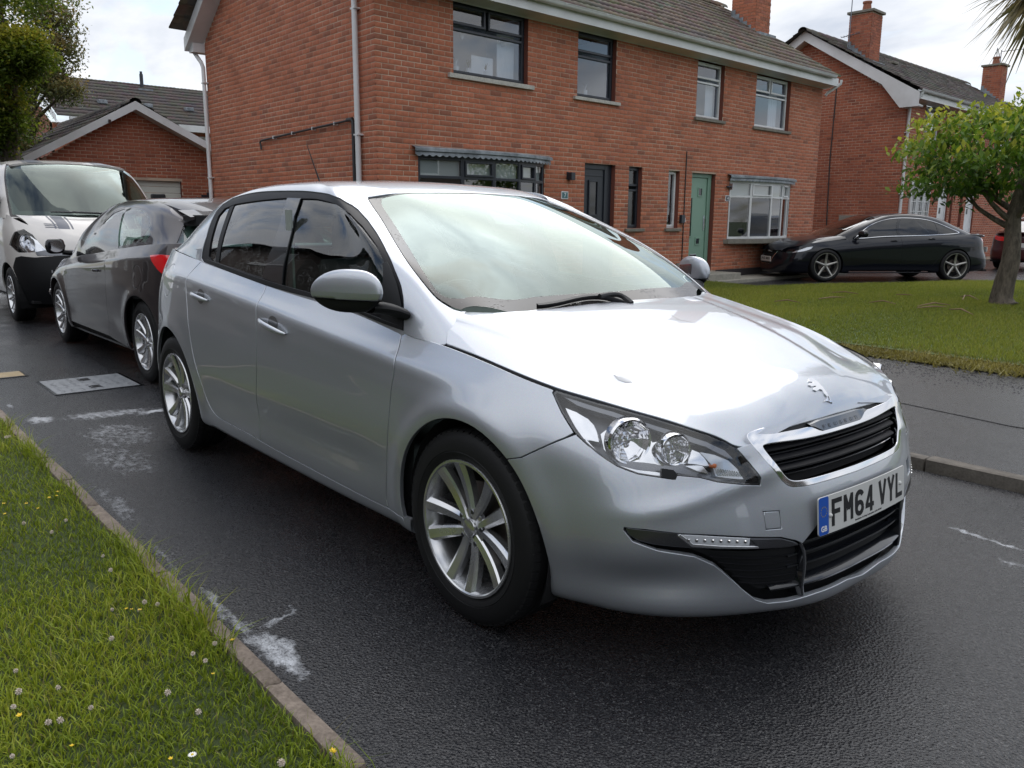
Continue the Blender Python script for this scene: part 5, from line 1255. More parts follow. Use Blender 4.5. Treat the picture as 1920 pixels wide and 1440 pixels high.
# clover heads, buttercups, daisy
M_clover = Mat('clover', (.68, .60, .52), .8).m; M_butter = Mat('buttercup', (.75, .52, .02), .4).m; M_petal = Mat('petal', (.75, .75, .72), .6).m; M_stem = Mat('stem', (.08, .15, .03), .7).m
def flower(kind):
    e = empty({'clover': 'clover_flower', 'butter': 'buttercup', 'daisy': 'daisy'}[kind])
    s_ = MB(); s_.tube([(0, 0, 0), (.002, .001, .03), (0, 0, .052)], .0012, 5); s_.build('stem', M_stem, e)
    h_ = MB()
    if kind == 'clover':
        for k in range(26):
            a = k*2.4; zz_ = 1-2*(k+.5)/26; r_ = math.sqrt(1-zz_*zz_); d = Vector((r_*math.cos(a), r_*math.sin(a), zz_)); c = Vector((0, 0, .056)); u = d.orthogonal().normalized(); v = d.cross(u)
            h_.add([c+u*.0025, c-u*.0025, c+d*.0105-u*.0018, c+d*.0105+u*.0018, c+d*.008+v*.003], [(0, 1, 2, 3), (0, 4, 3), (1, 2, 4)])
        h_.build('flower_head', M_clover, e, recalc=False)
    else:
        n_, rr_, mt = (5, .009, M_butter) if kind == 'butter' else (14, .011, M_petal)
        for k in range(n_):
            a = 2*math.pi*k/n_; b_ = math.pi/n_*.95; up_ = .004 if kind == 'butter' else .001
            h_.add([(0, 0, .053), (rr_*.7*math.cos(a-b_), rr_*.7*math.sin(a-b_), .054), (rr_*math.cos(a), rr_*math.sin(a), .053+up_), (rr_*.7*math.cos(a+b_), rr_*.7*math.sin(a+b_), .054)], [(0, 1, 2, 3)])
        h_.build('petals', mt, e, recalc=False)
        c = MB(); c.lathe([(.0001, .0565), (.002, .056), (.0032, .054), (.003, .0525)], lambda x, y, h: (x, y, h), 8); c.build('flower_centre', M_butter, e, smooth=True)
    return e
def scatter_flowers(kind, pxs, label, group):
    first = None
    for i, p in enumerate(pxs):
        q = at(p[0], p[1], z=.055); o = flower(kind) if first is None else copy_tree(first)
        if first is None: first = o
        o.location = (q[0], q[1], .008); o.rotation_euler = (random.uniform(-.2, .2), random.uniform(-.2, .2), random.uniform(0, 6)); s_ = random.uniform(.55, .95); o.scale = (s_,)*3
        tag(o, label, kind if kind != 'butter' else 'buttercup', group)
z5 = lambda L_: [(x/1.8943, 680+y/1.8947) for x, y in L_]
scatter_flowers('clover', z5([(55, 1082), (38, 1210), (78, 1170), (178, 1272), (214, 1265), (212, 1138), (382, 978), (398, 732), (515, 848), (552, 853), (652, 856), (690, 1027), (726, 1050), (766, 990), (700, 1230), (75, 566), (240, 552), (186, 594), (360, 675), (30, 262), (980, 1428), (312, 1208), (606, 1172), (402, 862), (20, 268), (500, 860), (40, 1372)]), 'small white clover flower in the near lawn', 'clover flowers in the near lawn')
scatter_flowers('butter', z5([(8, 502), (22, 530), (90, 500), (137, 510), (175, 477), (208, 461), (195, 470), (464, 868), (493, 878), (455, 860), (1200, 1370), (1180, 1368), (755, 1095), (830, 990), (68, 1245), (600, 1385), (250, 1345)]), 'yellow buttercup in the near lawn', 'buttercups in the near lawn')
q = at(361, 1421, z=.055); fl_ = flower('daisy'); fl_.location = (q[0], q[1], .01); tag(fl_, 'single white daisy with a yellow centre in the near lawn', 'daisy')
# twigs and dead palm leaves lying on the far lawn
M_twig = Mat('dead leaf', (.22, .14, .08), .8).m
for i, (a, b) in enumerate([((1535, 560), (1585, 557)), ((1630, 567), (1680, 570)), ((1720, 574), (1782, 572)), ((1560, 548), (1610, 551)), ((1680, 552), (1710, 553)), ((1800, 556), (1835, 562)), ((1780, 580), (1825, 590)), ((1720, 577), (1775, 575)), ((1452, 565), (1500, 567)), ((1805, 562), (1812, 556))]):
    P0, P1 = at(*a, z=.12), at(*b, z=.12); t = MB(); mid = (P0+P1)/2+np.array([0, 0, random.uniform(0, .05)])
    t.tube([tuple(P0), tuple(mid), tuple(P1)], [.006, .011, .004], 5); o = t.build('dead_frond', M_twig, None, smooth=True); tag(o, 'thin brown dead leaf lying on the far lawn', 'leaf', 'dead leaves on the far lawn')
# ================================================================ buildings
def brick_mat(name, cols, soot=.25):
    M = Mat(name, cols[0], .88); t_ = M.n('ShaderNodeAttribute', attribute_name='tone').outputs['Fac']; rnd = M.n('ShaderNodeObjectInfo').outputs['Random']; v = M.coord('Object')
    col = M.ramp(t_, [(.0, cols[0]), (.35, cols[1]), (.7, cols[2]), (1., cols[3])]); n = M.noise(v, 24, 6, .65); w_ = M.n('ShaderNodeTexCoord').outputs['Object']
    col = M.mix(.55, col, M.ramp(n, [(.25, (.45, .42, .42)), (.6, (1, 1, 1)), (.85, (1.25, 1.15, 1.05))]), 'MULTIPLY')
    big = M.noise(v, .9, 5); col = M.mix(soot, col, M.ramp(big, [(.3, (.62, .58, .58)), (.7, (1.1, 1.05, 1.0))]), 'MULTIPLY')
    M.link(col, 'Base Color'); M.bump(n, .5, .003); return M.m
M_brick = brick_mat('red brick', [(.30, .115, .070), (.44, .150, .080), (.52, .180, .098), (.37, .135, .088)])
M_brick2 = brick_mat('red brick of the next house', [(.27, .092, .058), (.39, .125, .070), (.45, .148, .082), (.32, .108, .072)])
M_mortar = Mat('mortar', (.36, .27, .20), .95); _v = M_mortar.coord('Object'); M_mortar.link(M_mortar.ramp(M_mortar.noise(_v, 1.3, 6), [(.32, (.28, .17, .12)), (.60, (.55, .43, .33))]), 'Base Color'); M_mortar = M_mortar.m
M_upvc = Mat('white upvc', (.72, .73, .74), .35); M_upvc.link(M_upvc.ramp(M_upvc.noise(M_upvc.coord('Object'), 1.5, 6), [(.3, (.60, .60, .59)), (.65, (.76, .77, .78))]), 'Base Color'); M_upvc = M_upvc.m
M_anthra = Mat('dark grey upvc', (.022, .026, .036), .38).m
M_green = Mat('sage green door', (.20, .33, .25), .45).m
M_greend = Mat('sage green frame', (.17, .29, .22), .45).m
M_pane = glass_mat('house glass', (.72, .76, .80), ior=1.85); M_pane2 = glass_mat('obscure glass', (.5, .55, .55), gloss_rough=.15, ior=1.6)
M_room = Mat('room wall', (.085, .09, .10), .9).m; M_room_sky = Mat('room in painted sky tone', (.68, .74, .84), .9).m; M_curtain = Mat('white curtain', (.70, .74, .80), .9).m; M_blind = Mat('roller blind', (.62, .64, .58), .9).m; M_lead = Mat('lead flashing', (.20, .22, .25), .55, .3)  # pale blue room colour stands for sky reflected in the upstairs panes
M_lead.link(M_lead.ramp(M_lead.noise(M_lead.coord('Object'), 7, 6), [(.3, (.12, .135, .15)), (.7, (.34, .37, .40))]), 'Base Color'); M_lead = M_lead.m
M_sillp = conc('painted sill', (.33, .31, .27), (.62, .60, .55), 8); M_sill = conc('stone sill', (.13, .12, .10), (.26, .24, .20), 8); M_plinth = Mat('dark plinth', (.035, .028, .030), .8).m
M_pipeb = Mat('black pipe', (.015, .016, .018), .4).m
def frameT(O, ang):
    d = np.array([-math.sin(ang), math.cos(ang), 0]); n = np.array([math.cos(ang), math.sin(ang), 0]); O = np.array([O[0], O[1], 0.])
    return lambda s, nn, z: tuple(O+d*s+n*nn+np.array([0, 0, z])), d, n
def fbox(b, T, s0, s1, n0, n1, z0, z1):
    b.add([T(s0, n0, z0), T(s1, n0, z0), T(s1, n1, z0), T(s0, n1, z0), T(s0, n0, z1), T(s1, n0, z1), T(s1, n1, z1), T(s0, n1, z1)], [(0, 3, 2, 1), (4, 5, 6, 7), (0, 1, 5, 4), (1, 2, 6, 5), (2, 3, 7, 6), (3, 0, 4, 7)]); return b
def brick_wall(parent, T, s0, s1, z0, z1, openings, mat, top=None, n_single=0, seed=1, name='brickwork', reveal=.10):
    r = np.random.default_rng(seed); BL, BH, J = .215, .065, .010; rows = []
    z = z0; c = 0
    while z < z1-.01:
        off = -.1125*(c % 2)
        s_ = s0+off; ivs = []
        lim_lo, lim_hi = s0, s1
        if top is not None: lim_lo, lim_hi = top(z+BH)
        while s_ < s1:
            a, b = max(s_, lim_lo), min(s_+BL, lim_hi); s_ += BL+J
            if b-a < .03: continue
            segs = [(a, b)]
            for (o0, o1, p0, p1) in openings:
                if z+BH > p0+.005 and z < p1-.005:
                    ns = []
                    for (x, y) in segs:
                        if y <= o0 or x >= o1: ns.append((x, y)); continue
                        if x < o0: ns.append((x, o0))
                        if y > o1: ns.append((o1, y))
                    segs = ns
            for (x, y) in segs:
                if y-x > .02: ivs.append((x, y))
        for (a, b) in ivs: rows.append((a, b, z, min(z+BH, z1)))
        z += BH+J; c += 1
    A = np.array(rows); n = len(A); dn = r.normal(0, .0007, n); tone = np.clip(r.normal(.5, .22, n), 0, 1); jz = r.normal(0, .0008, n)
    full_ = (A[:, 1]-A[:, 0]) > .2149
    ctr = np.array([T((a+b)/2, 0, (c_+d)/2) for a, b, c_, d in A]); vis, dist = in_view(ctr, 0); single = np.zeros(n, bool)
    if n_single:
        cand = np.where(full_ & vis & (ctr[:, 2] > 1.9))[0]; cand = cand[np.argsort(dist[cand])][:n_single]; single[cand] = True
    _, d, nn = T_axes[T]
    O = np.array(T(0, 0, 0))
    def verts(a, b, z0_, z1_, dd):
        bv = .0025
        back = [O+d*s+nn*(-.008)+np.array([0, 0, q]) for s, q in ((a, z0_), (b, z0_), (b, z1_), (a, z1_))]
        mid = [O+d*s+nn*(-.0015+dd)+np.array([0, 0, q]) for s, q in ((a, z0_), (b, z0_), (b, z1_), (a, z1_))]
        fr = [O+d*s+nn*dd+np.array([0, 0, q]) for s, q in ((a+bv, z0_+bv), (b-bv, z0_+bv), (b-bv, z1_-bv), (a+bv, z1_-bv))]
        return back+mid+fr
    fcs = np.array([(8, 9, 10, 11)]+[(i, (i+1) % 4, 4+(i+1) % 4, 4+i) for i in range(4)]+[(4+i, 4+(i+1) % 4, 8+(i+1) % 4, 8+i) for i in range(4)])
    V = []; idx = np.where(~single)[0]
    for i in idx: V += verts(A[i, 0], A[i, 1], A[i, 2]+jz[i], A[i, 3]+jz[i], dn[i])
    F_ = (np.arange(len(idx))[:, None, None]*12+fcs[None]).reshape(-1, 4)
    o = bulk_mesh(name, np.array(V), F_, 4, mat, parent, attr={'tone': np.repeat(tone[idx], 12)}); tag(o, kind='stuff')
    if n_single:
        protos = []
        for k in range(8):
            Vp = np.array(verts(0, BL, 0, BH, 0.))-O
            p = bulk_mesh('brick', Vp, fcs, 4, mat, parent, attr={'tone': np.full(12, (k+.5)/8)}); protos.append(p)
        used = [False]*8
        for i in np.where(single)[0]:
            k = min(7, int(tone[i]*8)); 
            if used[k]: q = protos[k].copy(); link(q, parent)
            else: q = protos[k]; used[k] = True
            q.location = tuple(np.array(T(A[i, 0], dn[i], A[i, 2]+jz[i])))
        for k in range(8):
            if not used[k]: bpy.data.objects.remove(protos[k])
    return o
T_axes = {}
def mkT(O, ang):
    T, d, n = frameT(O, ang); T_axes[T] = (T, d, n); return T
def window(parent, T, s0, s1, z0, z1, fm, mull=(), trans=(), lights=None, n_=-.09, fw=.055, sill=None, back=None, curtains=(), pane=None, opener=()):
    """lights: list of (s0,s1,z0,z1) openings; default grid"""
    w = empty('window'); w.parent = parent
    f = MB(); xs = [s0]+list(mull)+[s1]; zs = [z0]+list(trans)+[z1]
    fbox(f, T, s0, s0+fw, n_-.05, n_, z0, z1); fbox(f, T, s1-fw, s1, n_-.05, n_, z0, z1); fbox(f, T, s0+fw, s1-fw, n_-.05, n_, z0, z0+fw); fbox(f, T, s0+fw, s1-fw, n_-.05, n_, z1-fw, z1)
    f.build('frame', fm, w, bevel=.006)
    lights = lights or [(s0, s1, z0, z1)]
    for (a, b, c, d) in lights:
        op = MB(); e = .028; g = .038
        for (q0, q1, r0, r1) in ((a+e, a+e+g, c+e, d-e), (b-e-g, b-e, c+e, d-e), (a+e+g, b-e-g, c+e, c+e+g), (a+e+g, b-e-g, d-e-g, d-e)): fbox(op, T, q0, q1, n_-.045, n_+.012, r0, r1)
        op.build('casement', fm, w, bevel=.005)
        p = MB(); i0 = e+g-.004; p.add([T(a+i0, n_-.02, c+i0), T(b-i0, n_-.02, c+i0), T(b-i0, n_-.02, d-i0), T(a+i0, n_-.02, d-i0)], [(0, 1, 2, 3)]); p.build('pane', pane or M_pane, w, recalc=False)
    if sill:
        sl = MB(); fbox(sl, T, s0-sill[0], s1+sill[0], -.06, sill[1], z0-sill[2], z0-.004); sl.build('sill', sill[3], w, bevel=.006)
    if back is not None:
        r_ = MB(); r_.add([T(s0, n_-.9, z0), T(s1, n_-.9, z0), T(s1, n_-.9, z1), T(s0, n_-.9, z1)], [(0, 1, 2, 3)]); r_.add([T(s0, n_-.052, z0), T(s0, n_-.9, z0), T(s0, n_-.9, z1), T(s0, n_-.052, z1), T(s1, n_-.052, z0), T(s1, n_-.9, z0), T(s1, n_-.9, z1), T(s1, n_-.052, z1)], [(0, 1, 2, 3), (4, 5, 6, 7)]); r_.build('room_behind', back, w, recalc=False)
    for (a, b, c, d, mat, wav) in curtains:
        cu = MB(); rows = []
        for s_ in np.linspace(a, b, max(3, int((b-a)/.02))):
            o_ = wav*math.sin(s_*70); rows.append([T(s_, n_-.12+o_, c), T(s_, n_-.12+o_*.6, d)])
        cu.grid(rows); cu.build('curtain', mat, w, smooth=True, recalc=False)
    return w
def roof_tiles(parent, T, s0, s1, n_eave, z_eave, n_ridge, z_ridge, mat, name='tiles', course=.30, roll=.15, ds=.05, amp=.018, flip=False):
    L_ = math.hypot(n_ridge-n_eave, z_ridge-z_eave); un = (n_ridge-n_eave)/L_; uz = (z_ridge-z_eave)/L_; hn, hz = (-uz if un > 0 else uz), abs(un)
    S_ = np.arange(s0, s1+ds/2, ds); prof = amp*(.5+.5*np.cos(2*np.pi*S_/roll))**1.5
    _, d, nn = T_axes[T]; O = np.array(T(0, 0, 0)); V = []; F_ = []; nc = int(L_/course)+1; ns = len(S_); r = np.random.default_rng(5)
    for k in range(nc):
        t0, t1 = k*course, min((k+1)*course+.03, L_); jit = r.normal(0, .003, (ns+3)//3+1).repeat(3)[:ns]; b = len(V)
        for t, hh in ((t0, .006), (t0, .030), (t1, .004)):
            hcol = hh+prof*(1 if hh > .005 else .95)+jit if hh != .006 else prof*.0+.004
            N_ = n_eave+un*t+hn*hcol; Z_ = z_eave+uz*t+hz*hcol
            V += list(O+d*S_[:, None]+nn*N_[:, None]+np.array([0, 0, 1.])*Z_[:, None])
        for j in range(2):
            for i in range(ns-1): F_.append((b+j*ns+i, b+j*ns+i+1, b+(j+1)*ns+i+1, b+(j+1)*ns+i))
    o = bulk_mesh(name, np.array(V), np.array(F_), 4, mat, parent, attr={'tone': r.uniform(0, 1, len(V))}); tag(o, kind='stuff'); return o
def tile_mat(name, a, b, c):
    M = Mat(name, a, .85); v = M.coord('Object'); n = M.noise(v, 2.2, 7, .65); n2 = M.noise(v, 14, 5); cells = M.n('ShaderNodeTexVoronoi', {'Vector': M.coord('Object', (3.3, 3.3, 3.3)), 'Scale': 1.0}).outputs['Color']
    col = M.mix(.5, M.ramp(n, [(.3, a), (.6, b), (.8, c)]), M.ramp(n2, [(.3, a), (.7, b)])); col = M.mix(.18, col, cells, 'OVERLAY'); M.link(col, 'Base Color'); M.bump(n2, .4, .004); return M.m
M_tile = tile_mat('brown concrete tiles', (.085, .065, .048), (.15, .12, .09), (.21, .18, .135))
M_tile_d = tile_mat('dark tiles', (.045, .038, .033), (.085, .07, .06), (.13, .115, .10))
def pipe(parent, pts, r, mat, name='downpipe', brackets=()):
    t = MB(); t.tube(pts, r, 12); o = t.build(name, mat, parent, smooth=True, angle=50)
    for b in brackets:
        k = MB(); k.box(b[0]-r*1.5, b[0]+r*1.5, b[1]-r*1.5, b[1]+r*1.5, b[2]-.012, b[2]+.012); k.build('bracket', mat, o, bevel=.004)
    return o
A35 = R(3.5); T1 = mkT((-7.57, 12.0), A35)
H1 = empty('semi_detached_house', 'red brick pair of houses with dark and white windows, directly behind the silver hatchback', 'house', loc=(0, 0, 0))
SL, SR, ZE = -8.07, 4.86, 4.37
c_w = np.array(T1(SL, 0, 0)); W1 = 6.12
TG = mkT((c_w[0], c_w[1]), R(90))      # gable: s runs to -x, outward normal is +y ... flipped below
def TGf(s, n, z): return (c_w[0]-s, c_w[1]-n, z)
T_axes[TGf] = (TGf, np.array([-1., 0, 0]), np.array([0, -1., 0]))
back_depth = 6.12
# wall cores (mortar) with holes for the windows: one sheet per wall just behind the bricks
ops = [(-6.68, -5.13, 3.37, ZE+.3), (-3.94, -2.92, 3.32, ZE+.3), (-.40, .57, 3.28, ZE+.3), (1.83, 3.32, 3.27, ZE+.3), (-7.36, -4.72, .85, 2.16), (-3.70, -2.86, .15, 2.23), (-2.46, -2.06, 1.10, 2.23), (-1.22, -.85, 1.10, 2.21), (-.42, .43, .19, 2.20), (.98, 3.62, .84, 2.10)]
def sheet_with_holes(name, T, poly, holes, n_, mat, parent, reveal=.09, rmat=None):
    P_ = [np.array(poly, float)]+[np.array([(a, c), (b, c), (b, d), (a, d)], float) for a, b, c, d in holes]
    V2 = np.concatenate(P_); E_ = []; b = 0
    for q in P_: E_ += [(b+i, b+(i+1) % len(q)) for i in range(len(q))]; b += len(q)
    res = geometry.delaunay_2d_cdt([Vector(p) for p in V2.tolist()], E_, [], 0, 1e-6); nv = np.array([tuple(p) for p in res[0]]); fs = [f for f in res[2]]
    out = []
    for f in fs:
        c = nv[list(f)].mean(0)
        if inside(c[None], P_[0])[0] and not any(a < c[0] < b_ and c_ < c[1] < d for a, b_, c_, d in holes): out.append(tuple(f))
    vs = [T(p[0], n_, p[1]) for p in nv]; o = mesh_obj(name, vs, out, mat, parent)
    for a, b_, c_, d in holes:
        rv = MB()
        for q in (((a, c_), (a, d)), ((b_, c_), (b_, d)), ((a, d), (b_, d)), ((a, c_), (b_, c_))):
            (p0, q0), (p1, q1) = q; rv.add([T(p0, n_, q0), T(p1, n_, q1), T(p1, -reveal-.06, q1), T(p0, -reveal-.06, q0)], [(0, 1, 2, 3)])
        rv.build('reveal', rmat or mat, o, recalc=False)
    return o
M_reveal = Mat('brick reveal', (.20, .065, .045), .9).m
wf = sheet_with_holes('front_wall', T1, [(SL, .12), (SR, .12), (SR, ZE+.25), (SL, ZE+.25)], ops, -.0030, M_mortar, H1, rmat=M_reveal)
brick_wall(wf, T1, SL, SR, .21, ZE, ops, M_brick, n_single=150, seed=3)
ZR = 6.60
def gtop(z):
    if z < 4.5: return 0, W1
    k = (z-4.5)/(ZR-4.5)*W1/2; return k, W1-k
wg_ = sheet_with_holes('gable_wall', TGf, [(0, .0), (W1, .0), (W1, 4.5), (W1/2, ZR), (0, 4.5)], [], -.0030, M_mortar, H1)
brick_wall(wg_, TGf, 0, W1, .06, ZR-.05, [], M_brick, top=gtop, n_single=150, seed=8)
# far gable and back (seen only from elsewhere)
bk = MB(); e1, e2 = np.array(T1(SR, 0, 0)), np.array(T1(SR, -W1, 0)); e3 = np.array([c_w[0]-W1, c_w[1], 0])
bk.add([e1, e2, e2+[0, 0, 4.4], (e1+e2)/2+[0, 0, ZR], e1+[0, 0, 4.4]], [(0, 1, 2, 3, 4)]); bk.add([e2, e3, e3+[0, 0, 4.4], e2+[0, 0, 4.4]], [(0, 1, 2, 3)]); bk.build('rear_wall', M_reveal, H1)
pn = MB(); fbox(pn, T1, .62, SR, .0, .012, .0, .205); fbox(pn, T1, SL, -1.1, .0, .012, .0, .205); pn.build('plinth', M_plinth, H1)
# eaves : soffit, fascia, gutter
so_ = MB(); so_.add([T1(SL-.25, .005, ZE), T1(SR+.1, .005, ZE), T1(SR+.1, .30, ZE+.055), T1(SL-.25, .30, ZE+.055)], [(0, 1, 2, 3)]); fbox(so_, T1, SL-.25, SR+.1, .30, .32, ZE+.03, ZE+.21); fbox(so_, T1, SL-.25, SR+.1, .003, .02, ZE-.005, ZE+.06); so_.build('soffit_board', M_upvc, H1)
def gutter(parent, T, s0, s1, n0, z0, r=.058):
    g = MB(); rows = []
    for s_ in np.arange(s0, s1+.01, .5):
        rows.append([T(s_, n0+r*math.cos(a), z0+r*math.sin(a)*1.05) for a in np.linspace(R(180), R(360), 9)]+[T(s_, n0+r*1.12, z0+.006), T(s_, n0+r*1.12, z0)])
    g.grid(rows); o = g.build('gutter', M_upvc, parent, smooth=True, angle=50)
    for s_ in np.arange(s0+.6, s1, 1.0):
        c = MB(); rows = []
        for ss in (s_, s_+.045): rows.append([T(ss, n0+(r+.007)*math.cos(a), z0+(r+.007)*math.sin(a)) for a in np.linspace(R(180), R(360), 9)])
        c.grid(rows); c.build('gutter_clip', M_upvc, o, smooth=True)
    return o
gutter(H1, T1, SL-.28, SR+.14, .385, ZE+.225)
pth = lambda *q: [T1(*p) for p in q]
pipe(H1, [T1(SR+.1, .385, ZE+.17), T1(SR+.1, .385, ZE+.09), T1(SR+.06, .09, ZE-.10), T1(SR+.02, .06, ZE-.16)], .034, M_upvc)
rt = roof_tiles(H1, T1, SL-.22, SR+.12, .36, ZE+.235, -W1/2, ZR+.14, M_tile)
roof_tiles(H1, T1, SL-.22, SR+.12, -W1-.14, ZE+.30, -W1/2, ZR+.14, M_tile)
rb_ = MB(); rows = []
for s_ in np.arange(SL-.3, SR+.13, .45):
    for q in (0, .43): rows.append([T1(s_+q, -W1/2+.14*math.cos(a), ZR+.10+.12*math.sin(a)+(.012 if q == 0 else 0)) for a in np.linspace(0, math.pi, 7)])
rb_.grid(rows); rb_.build('ridge_tiles', M_tile, H1, smooth=True, angle=40)
# verge of the near gable: barge boards and soffit, seen at the top left
vg = MB()
for side in (0, 1):
    s_e = -.32 if side == 0 else W1+.24; z_e = 4.45; s_r = W1/2; z_r = ZR+.10
    a0, a1 = (s_e, z_e), (s_r, z_r)
    vg.add([TGf(a0[0], .30, a0[1]-.12), TGf(a1[0], .30, a1[1]-.20), TGf(a1[0], .30, a1[1]+.03), TGf(a0[0], .30, a0[1]+.11)], [(0, 1, 2, 3)])
    vg.add([TGf(a0[0], .30, a0[1]-.12), TGf(a1[0], .30, a1[1]-.20), TGf(a1[0], .0, a1[1]-.20), TGf(a0[0], .0, a0[1]-.12)], [(0, 1, 2, 3)])
vg.build('barge_board', M_upvc, H1, recalc=False)
bx_ = MB(); fbox(bx_, TGf, W1+.0, W1+.22, -.1, .22, 4.30, 4.46); bx_.build('box_end', M_upvc, H1)
gt = MB(); gt.tube([TGf(W1+.30, .26, 4.50), TGf(W1+.30, -1.0, 4.50)], .055, 10); gt.build('rear_gutter', M_upvc, H1, smooth=True)
pipe(H1, [TGf(W1+.24, .12, 4.42), TGf(W1+.22, .12, 4.32), TGf(W1+.03, .07, 4.12), TGf(W1-.02, .06, 4.02), TGf(W1-.02, .06, .05)], .038, M_upvc, brackets=[TGf(W1-.02, .04, z) for z in (3.75, 2.0)])
pipe(H1, [TGf(.42, .06, 4.35), TGf(.42, .06, .05)], .040, M_upvc, brackets=[TGf(.42, .035, z) for z in (4.1, 2.42)])
pp = empty('waste_pipe'); pp.parent = H1
p_ = MB(); p_.tube([TGf(3.72, .04, 2.40), TGf(3.76, .04, 2.52), TGf(3.70, .04, 2.55), TGf(.62, .05, 2.64)], .018, 8); p_.build('overflow_pipe', M_pipeb, pp, smooth=True)
p_ = MB(); p_.tube([TGf(.72, .05, 2.645), TGf(.58, .05, 2.645), TGf(.555, .05, 2.60), TGf(.555, .05, .05)], .030, 10); p_.build('soil_pipe', M_pipeb, pp, smooth=True)
for s_ in (3.2, 2.5, 1.8, 1.1):
    c = MB(); fbox(c, TGf, s_-.012, s_+.012, .0, .065, 2.615-(s_-.62)*.029, 2.665-(s_-.62)*.029); c.build('pipe_clip', M_upvc, pp)
# windows
dk = M_anthra
window(H1, T1, -6.68, -5.13, 3.37, 4.40, dk, lights=[(-6.68, -5.13, 3.37, 4.06), (-6.68, -5.94, 4.06, 4.40), (-5.94, -5.13, 4.06, 4.40)], sill=(.11, .05, .07, M_sillp), back=M_room_sky, curtains=[(-5.62, -5.24, 3.42, 4.10, M_curtain, .008), (-6.66, -6.60, 3.42, 4.4, M_curtain, .005), (-6.15, -5.7, 3.42, 3.72, M_curtain, 0)])
window(H1, T1, -3.94, -2.92, 3.32, 4.40, dk, lights=[(-3.94, -2.92, 3.32, 4.04), (-3.94, -2.92, 4.04, 4.40)], sill=(.10, .05, .06, M_sillp), back=M_room_sky)
window(H1, T1, -.40, .57, 3.28, 4.36, M_upvc, lights=[(-.40, .57, 3.28, 4.02), (-.40, .57, 4.02, 4.36)], sill=(.06, .05, .06, M_sill), back=M_room_sky, curtains=[(.20, .48, 3.33, 4.05, M_curtain, .008)])
window(H1, T1, 1.83, 3.32, 3.27, 4.36, M_upvc, lights=[(1.83, 3.32, 3.27, 4.0), (1.83, 2.57, 4.0, 4.36), (2.57, 3.32, 4.0, 4.36)], sill=(.07, .05, .06, M_sill), back=M_room_sky, curtains=[(2.72, 3.1, 3.32, 4.05, M_curtain, .008), (1.86, 1.95, 3.32, 4.0, M_curtain, .004)])
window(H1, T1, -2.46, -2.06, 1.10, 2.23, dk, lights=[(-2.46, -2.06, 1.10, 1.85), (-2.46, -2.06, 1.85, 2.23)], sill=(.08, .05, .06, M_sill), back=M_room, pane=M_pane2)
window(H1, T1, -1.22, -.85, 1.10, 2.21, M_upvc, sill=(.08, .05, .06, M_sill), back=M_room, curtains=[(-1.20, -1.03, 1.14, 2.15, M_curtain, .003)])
# small things on the window ledges
def orb(name, T, s, n, z, r, mat, parent, k=1.):
    b = MB(); c = T(s, n, z); b.lathe([(.0001, r*k)]+[(r*math.sin(a), r*k*math.cos(a)) for a in np.linspace(.4, 2.8, 6)]+[(.0001, -r*k)], lambda x, y, h: (c[0]+x, c[1]+y, c[2]+h), 10); return b.build(name, mat, parent, smooth=True)
o = orb('paper_ornament', T1, -6.35, -.20, 3.98, .045, M_curtain, None, 1.7); tag(o, 'white oval paper ornament hanging in the dark-framed upstairs window', 'ornament')
o = orb('paper_ornament', T1, -5.50, -.20, 3.98, .055, M_curtain, None, 1.); tag(o, 'white round paper ornament hanging beside the curtain in the upstairs window', 'ornament')
def pot_plant(T, s, n, z, label, mat, nl=12, hgt=.2):
    e = empty('pot_plant', label, 'house plant', loc=T(s, n, z)); b = MB(); b.lathe([(.0001, 0), (.04, 0), (.05, .08), (.045, .08), (.0001, .07)], lambda x, y, h: (x, y, h), 12); b.build('pot', M_curtain, e, smooth=True, angle=30)
    l = MB()
    for k in range(nl):
        a = random.uniform(0, 6.28); u = Vector((math.cos(a), math.sin(a), 0)); w = Vector((-u.y, u.x, 0))*.008; ln = random.uniform(.4, 1)
        p0 = Vector((0, 0, .07)); p1 = p0+u*.03*ln+Vector((0, 0, hgt*.6*ln)); p2 = p0+u*.09*ln+Vector((0, 0, hgt*ln)); l.add([p0-w, p0+w, p1+w, p1-w, p2], [(0, 1, 2, 3), (3, 2, 4)])
    l.build('leaves', mat, e, recalc=False)
M_leafd = Mat('dark leaf', (.03, .06, .02), .5).m
pot_plant(T1, -6.20, -.22, 3.44, 'spiky dark green plant on the sill of the dark-framed upstairs window', M_leafd)
pot_plant(T1, -6.45, -.22, 3.44, 'white orchid on the sill at the left of the upstairs window', M_curtain, 10, .16)
pot_plant(T1, -5.85, -.22, 3.44, 'small grassy plant in the middle of the upstairs window', M_leafd, 14, .12)
pot_plant(T1, -3.50, -.22, 3.40, 'white orchid on the sill of the narrower dark-framed upstairs window', M_curtain, 12, .16)
# front doors
D1 = empty('front_door'); D1.parent = H1; D1['label'] = 'dark grey front door with a small upright window'
f = MB(); fbox(f, T1, -3.70, -3.63, -.15, -.09, .15, 2.23); fbox(f, T1, -3.05, -2.86, -.15, -.09, .15, 2.23); fbox(f, T1, -3.63, -3.05, -.15, -.09, 2.14, 2.23); f.build('door_frame', M_anthra, D1, bevel=.006)
f = MB(); fbox(f, T1, -3.63, -3.05, -.15, -.115, .15, 2.14); f.build('door_leaf', M_anthra, D1, bevel=.004)
f = MB()
for q in ((-3.47, -3.44, 1.32, 1.95), (-3.24, -3.21, 1.32, 1.95), (-3.44, -3.24, 1.92, 1.95), (-3.44, -3.24, 1.32, 1.35)): fbox(f, T1, q[0], q[1], -.115, -.09, q[2], q[3])
fbox(f, T1, -3.60, -3.08, -.115, -.105, 2.02, 2.05); f.build('moulding', M_anthra, D1, bevel=.004)
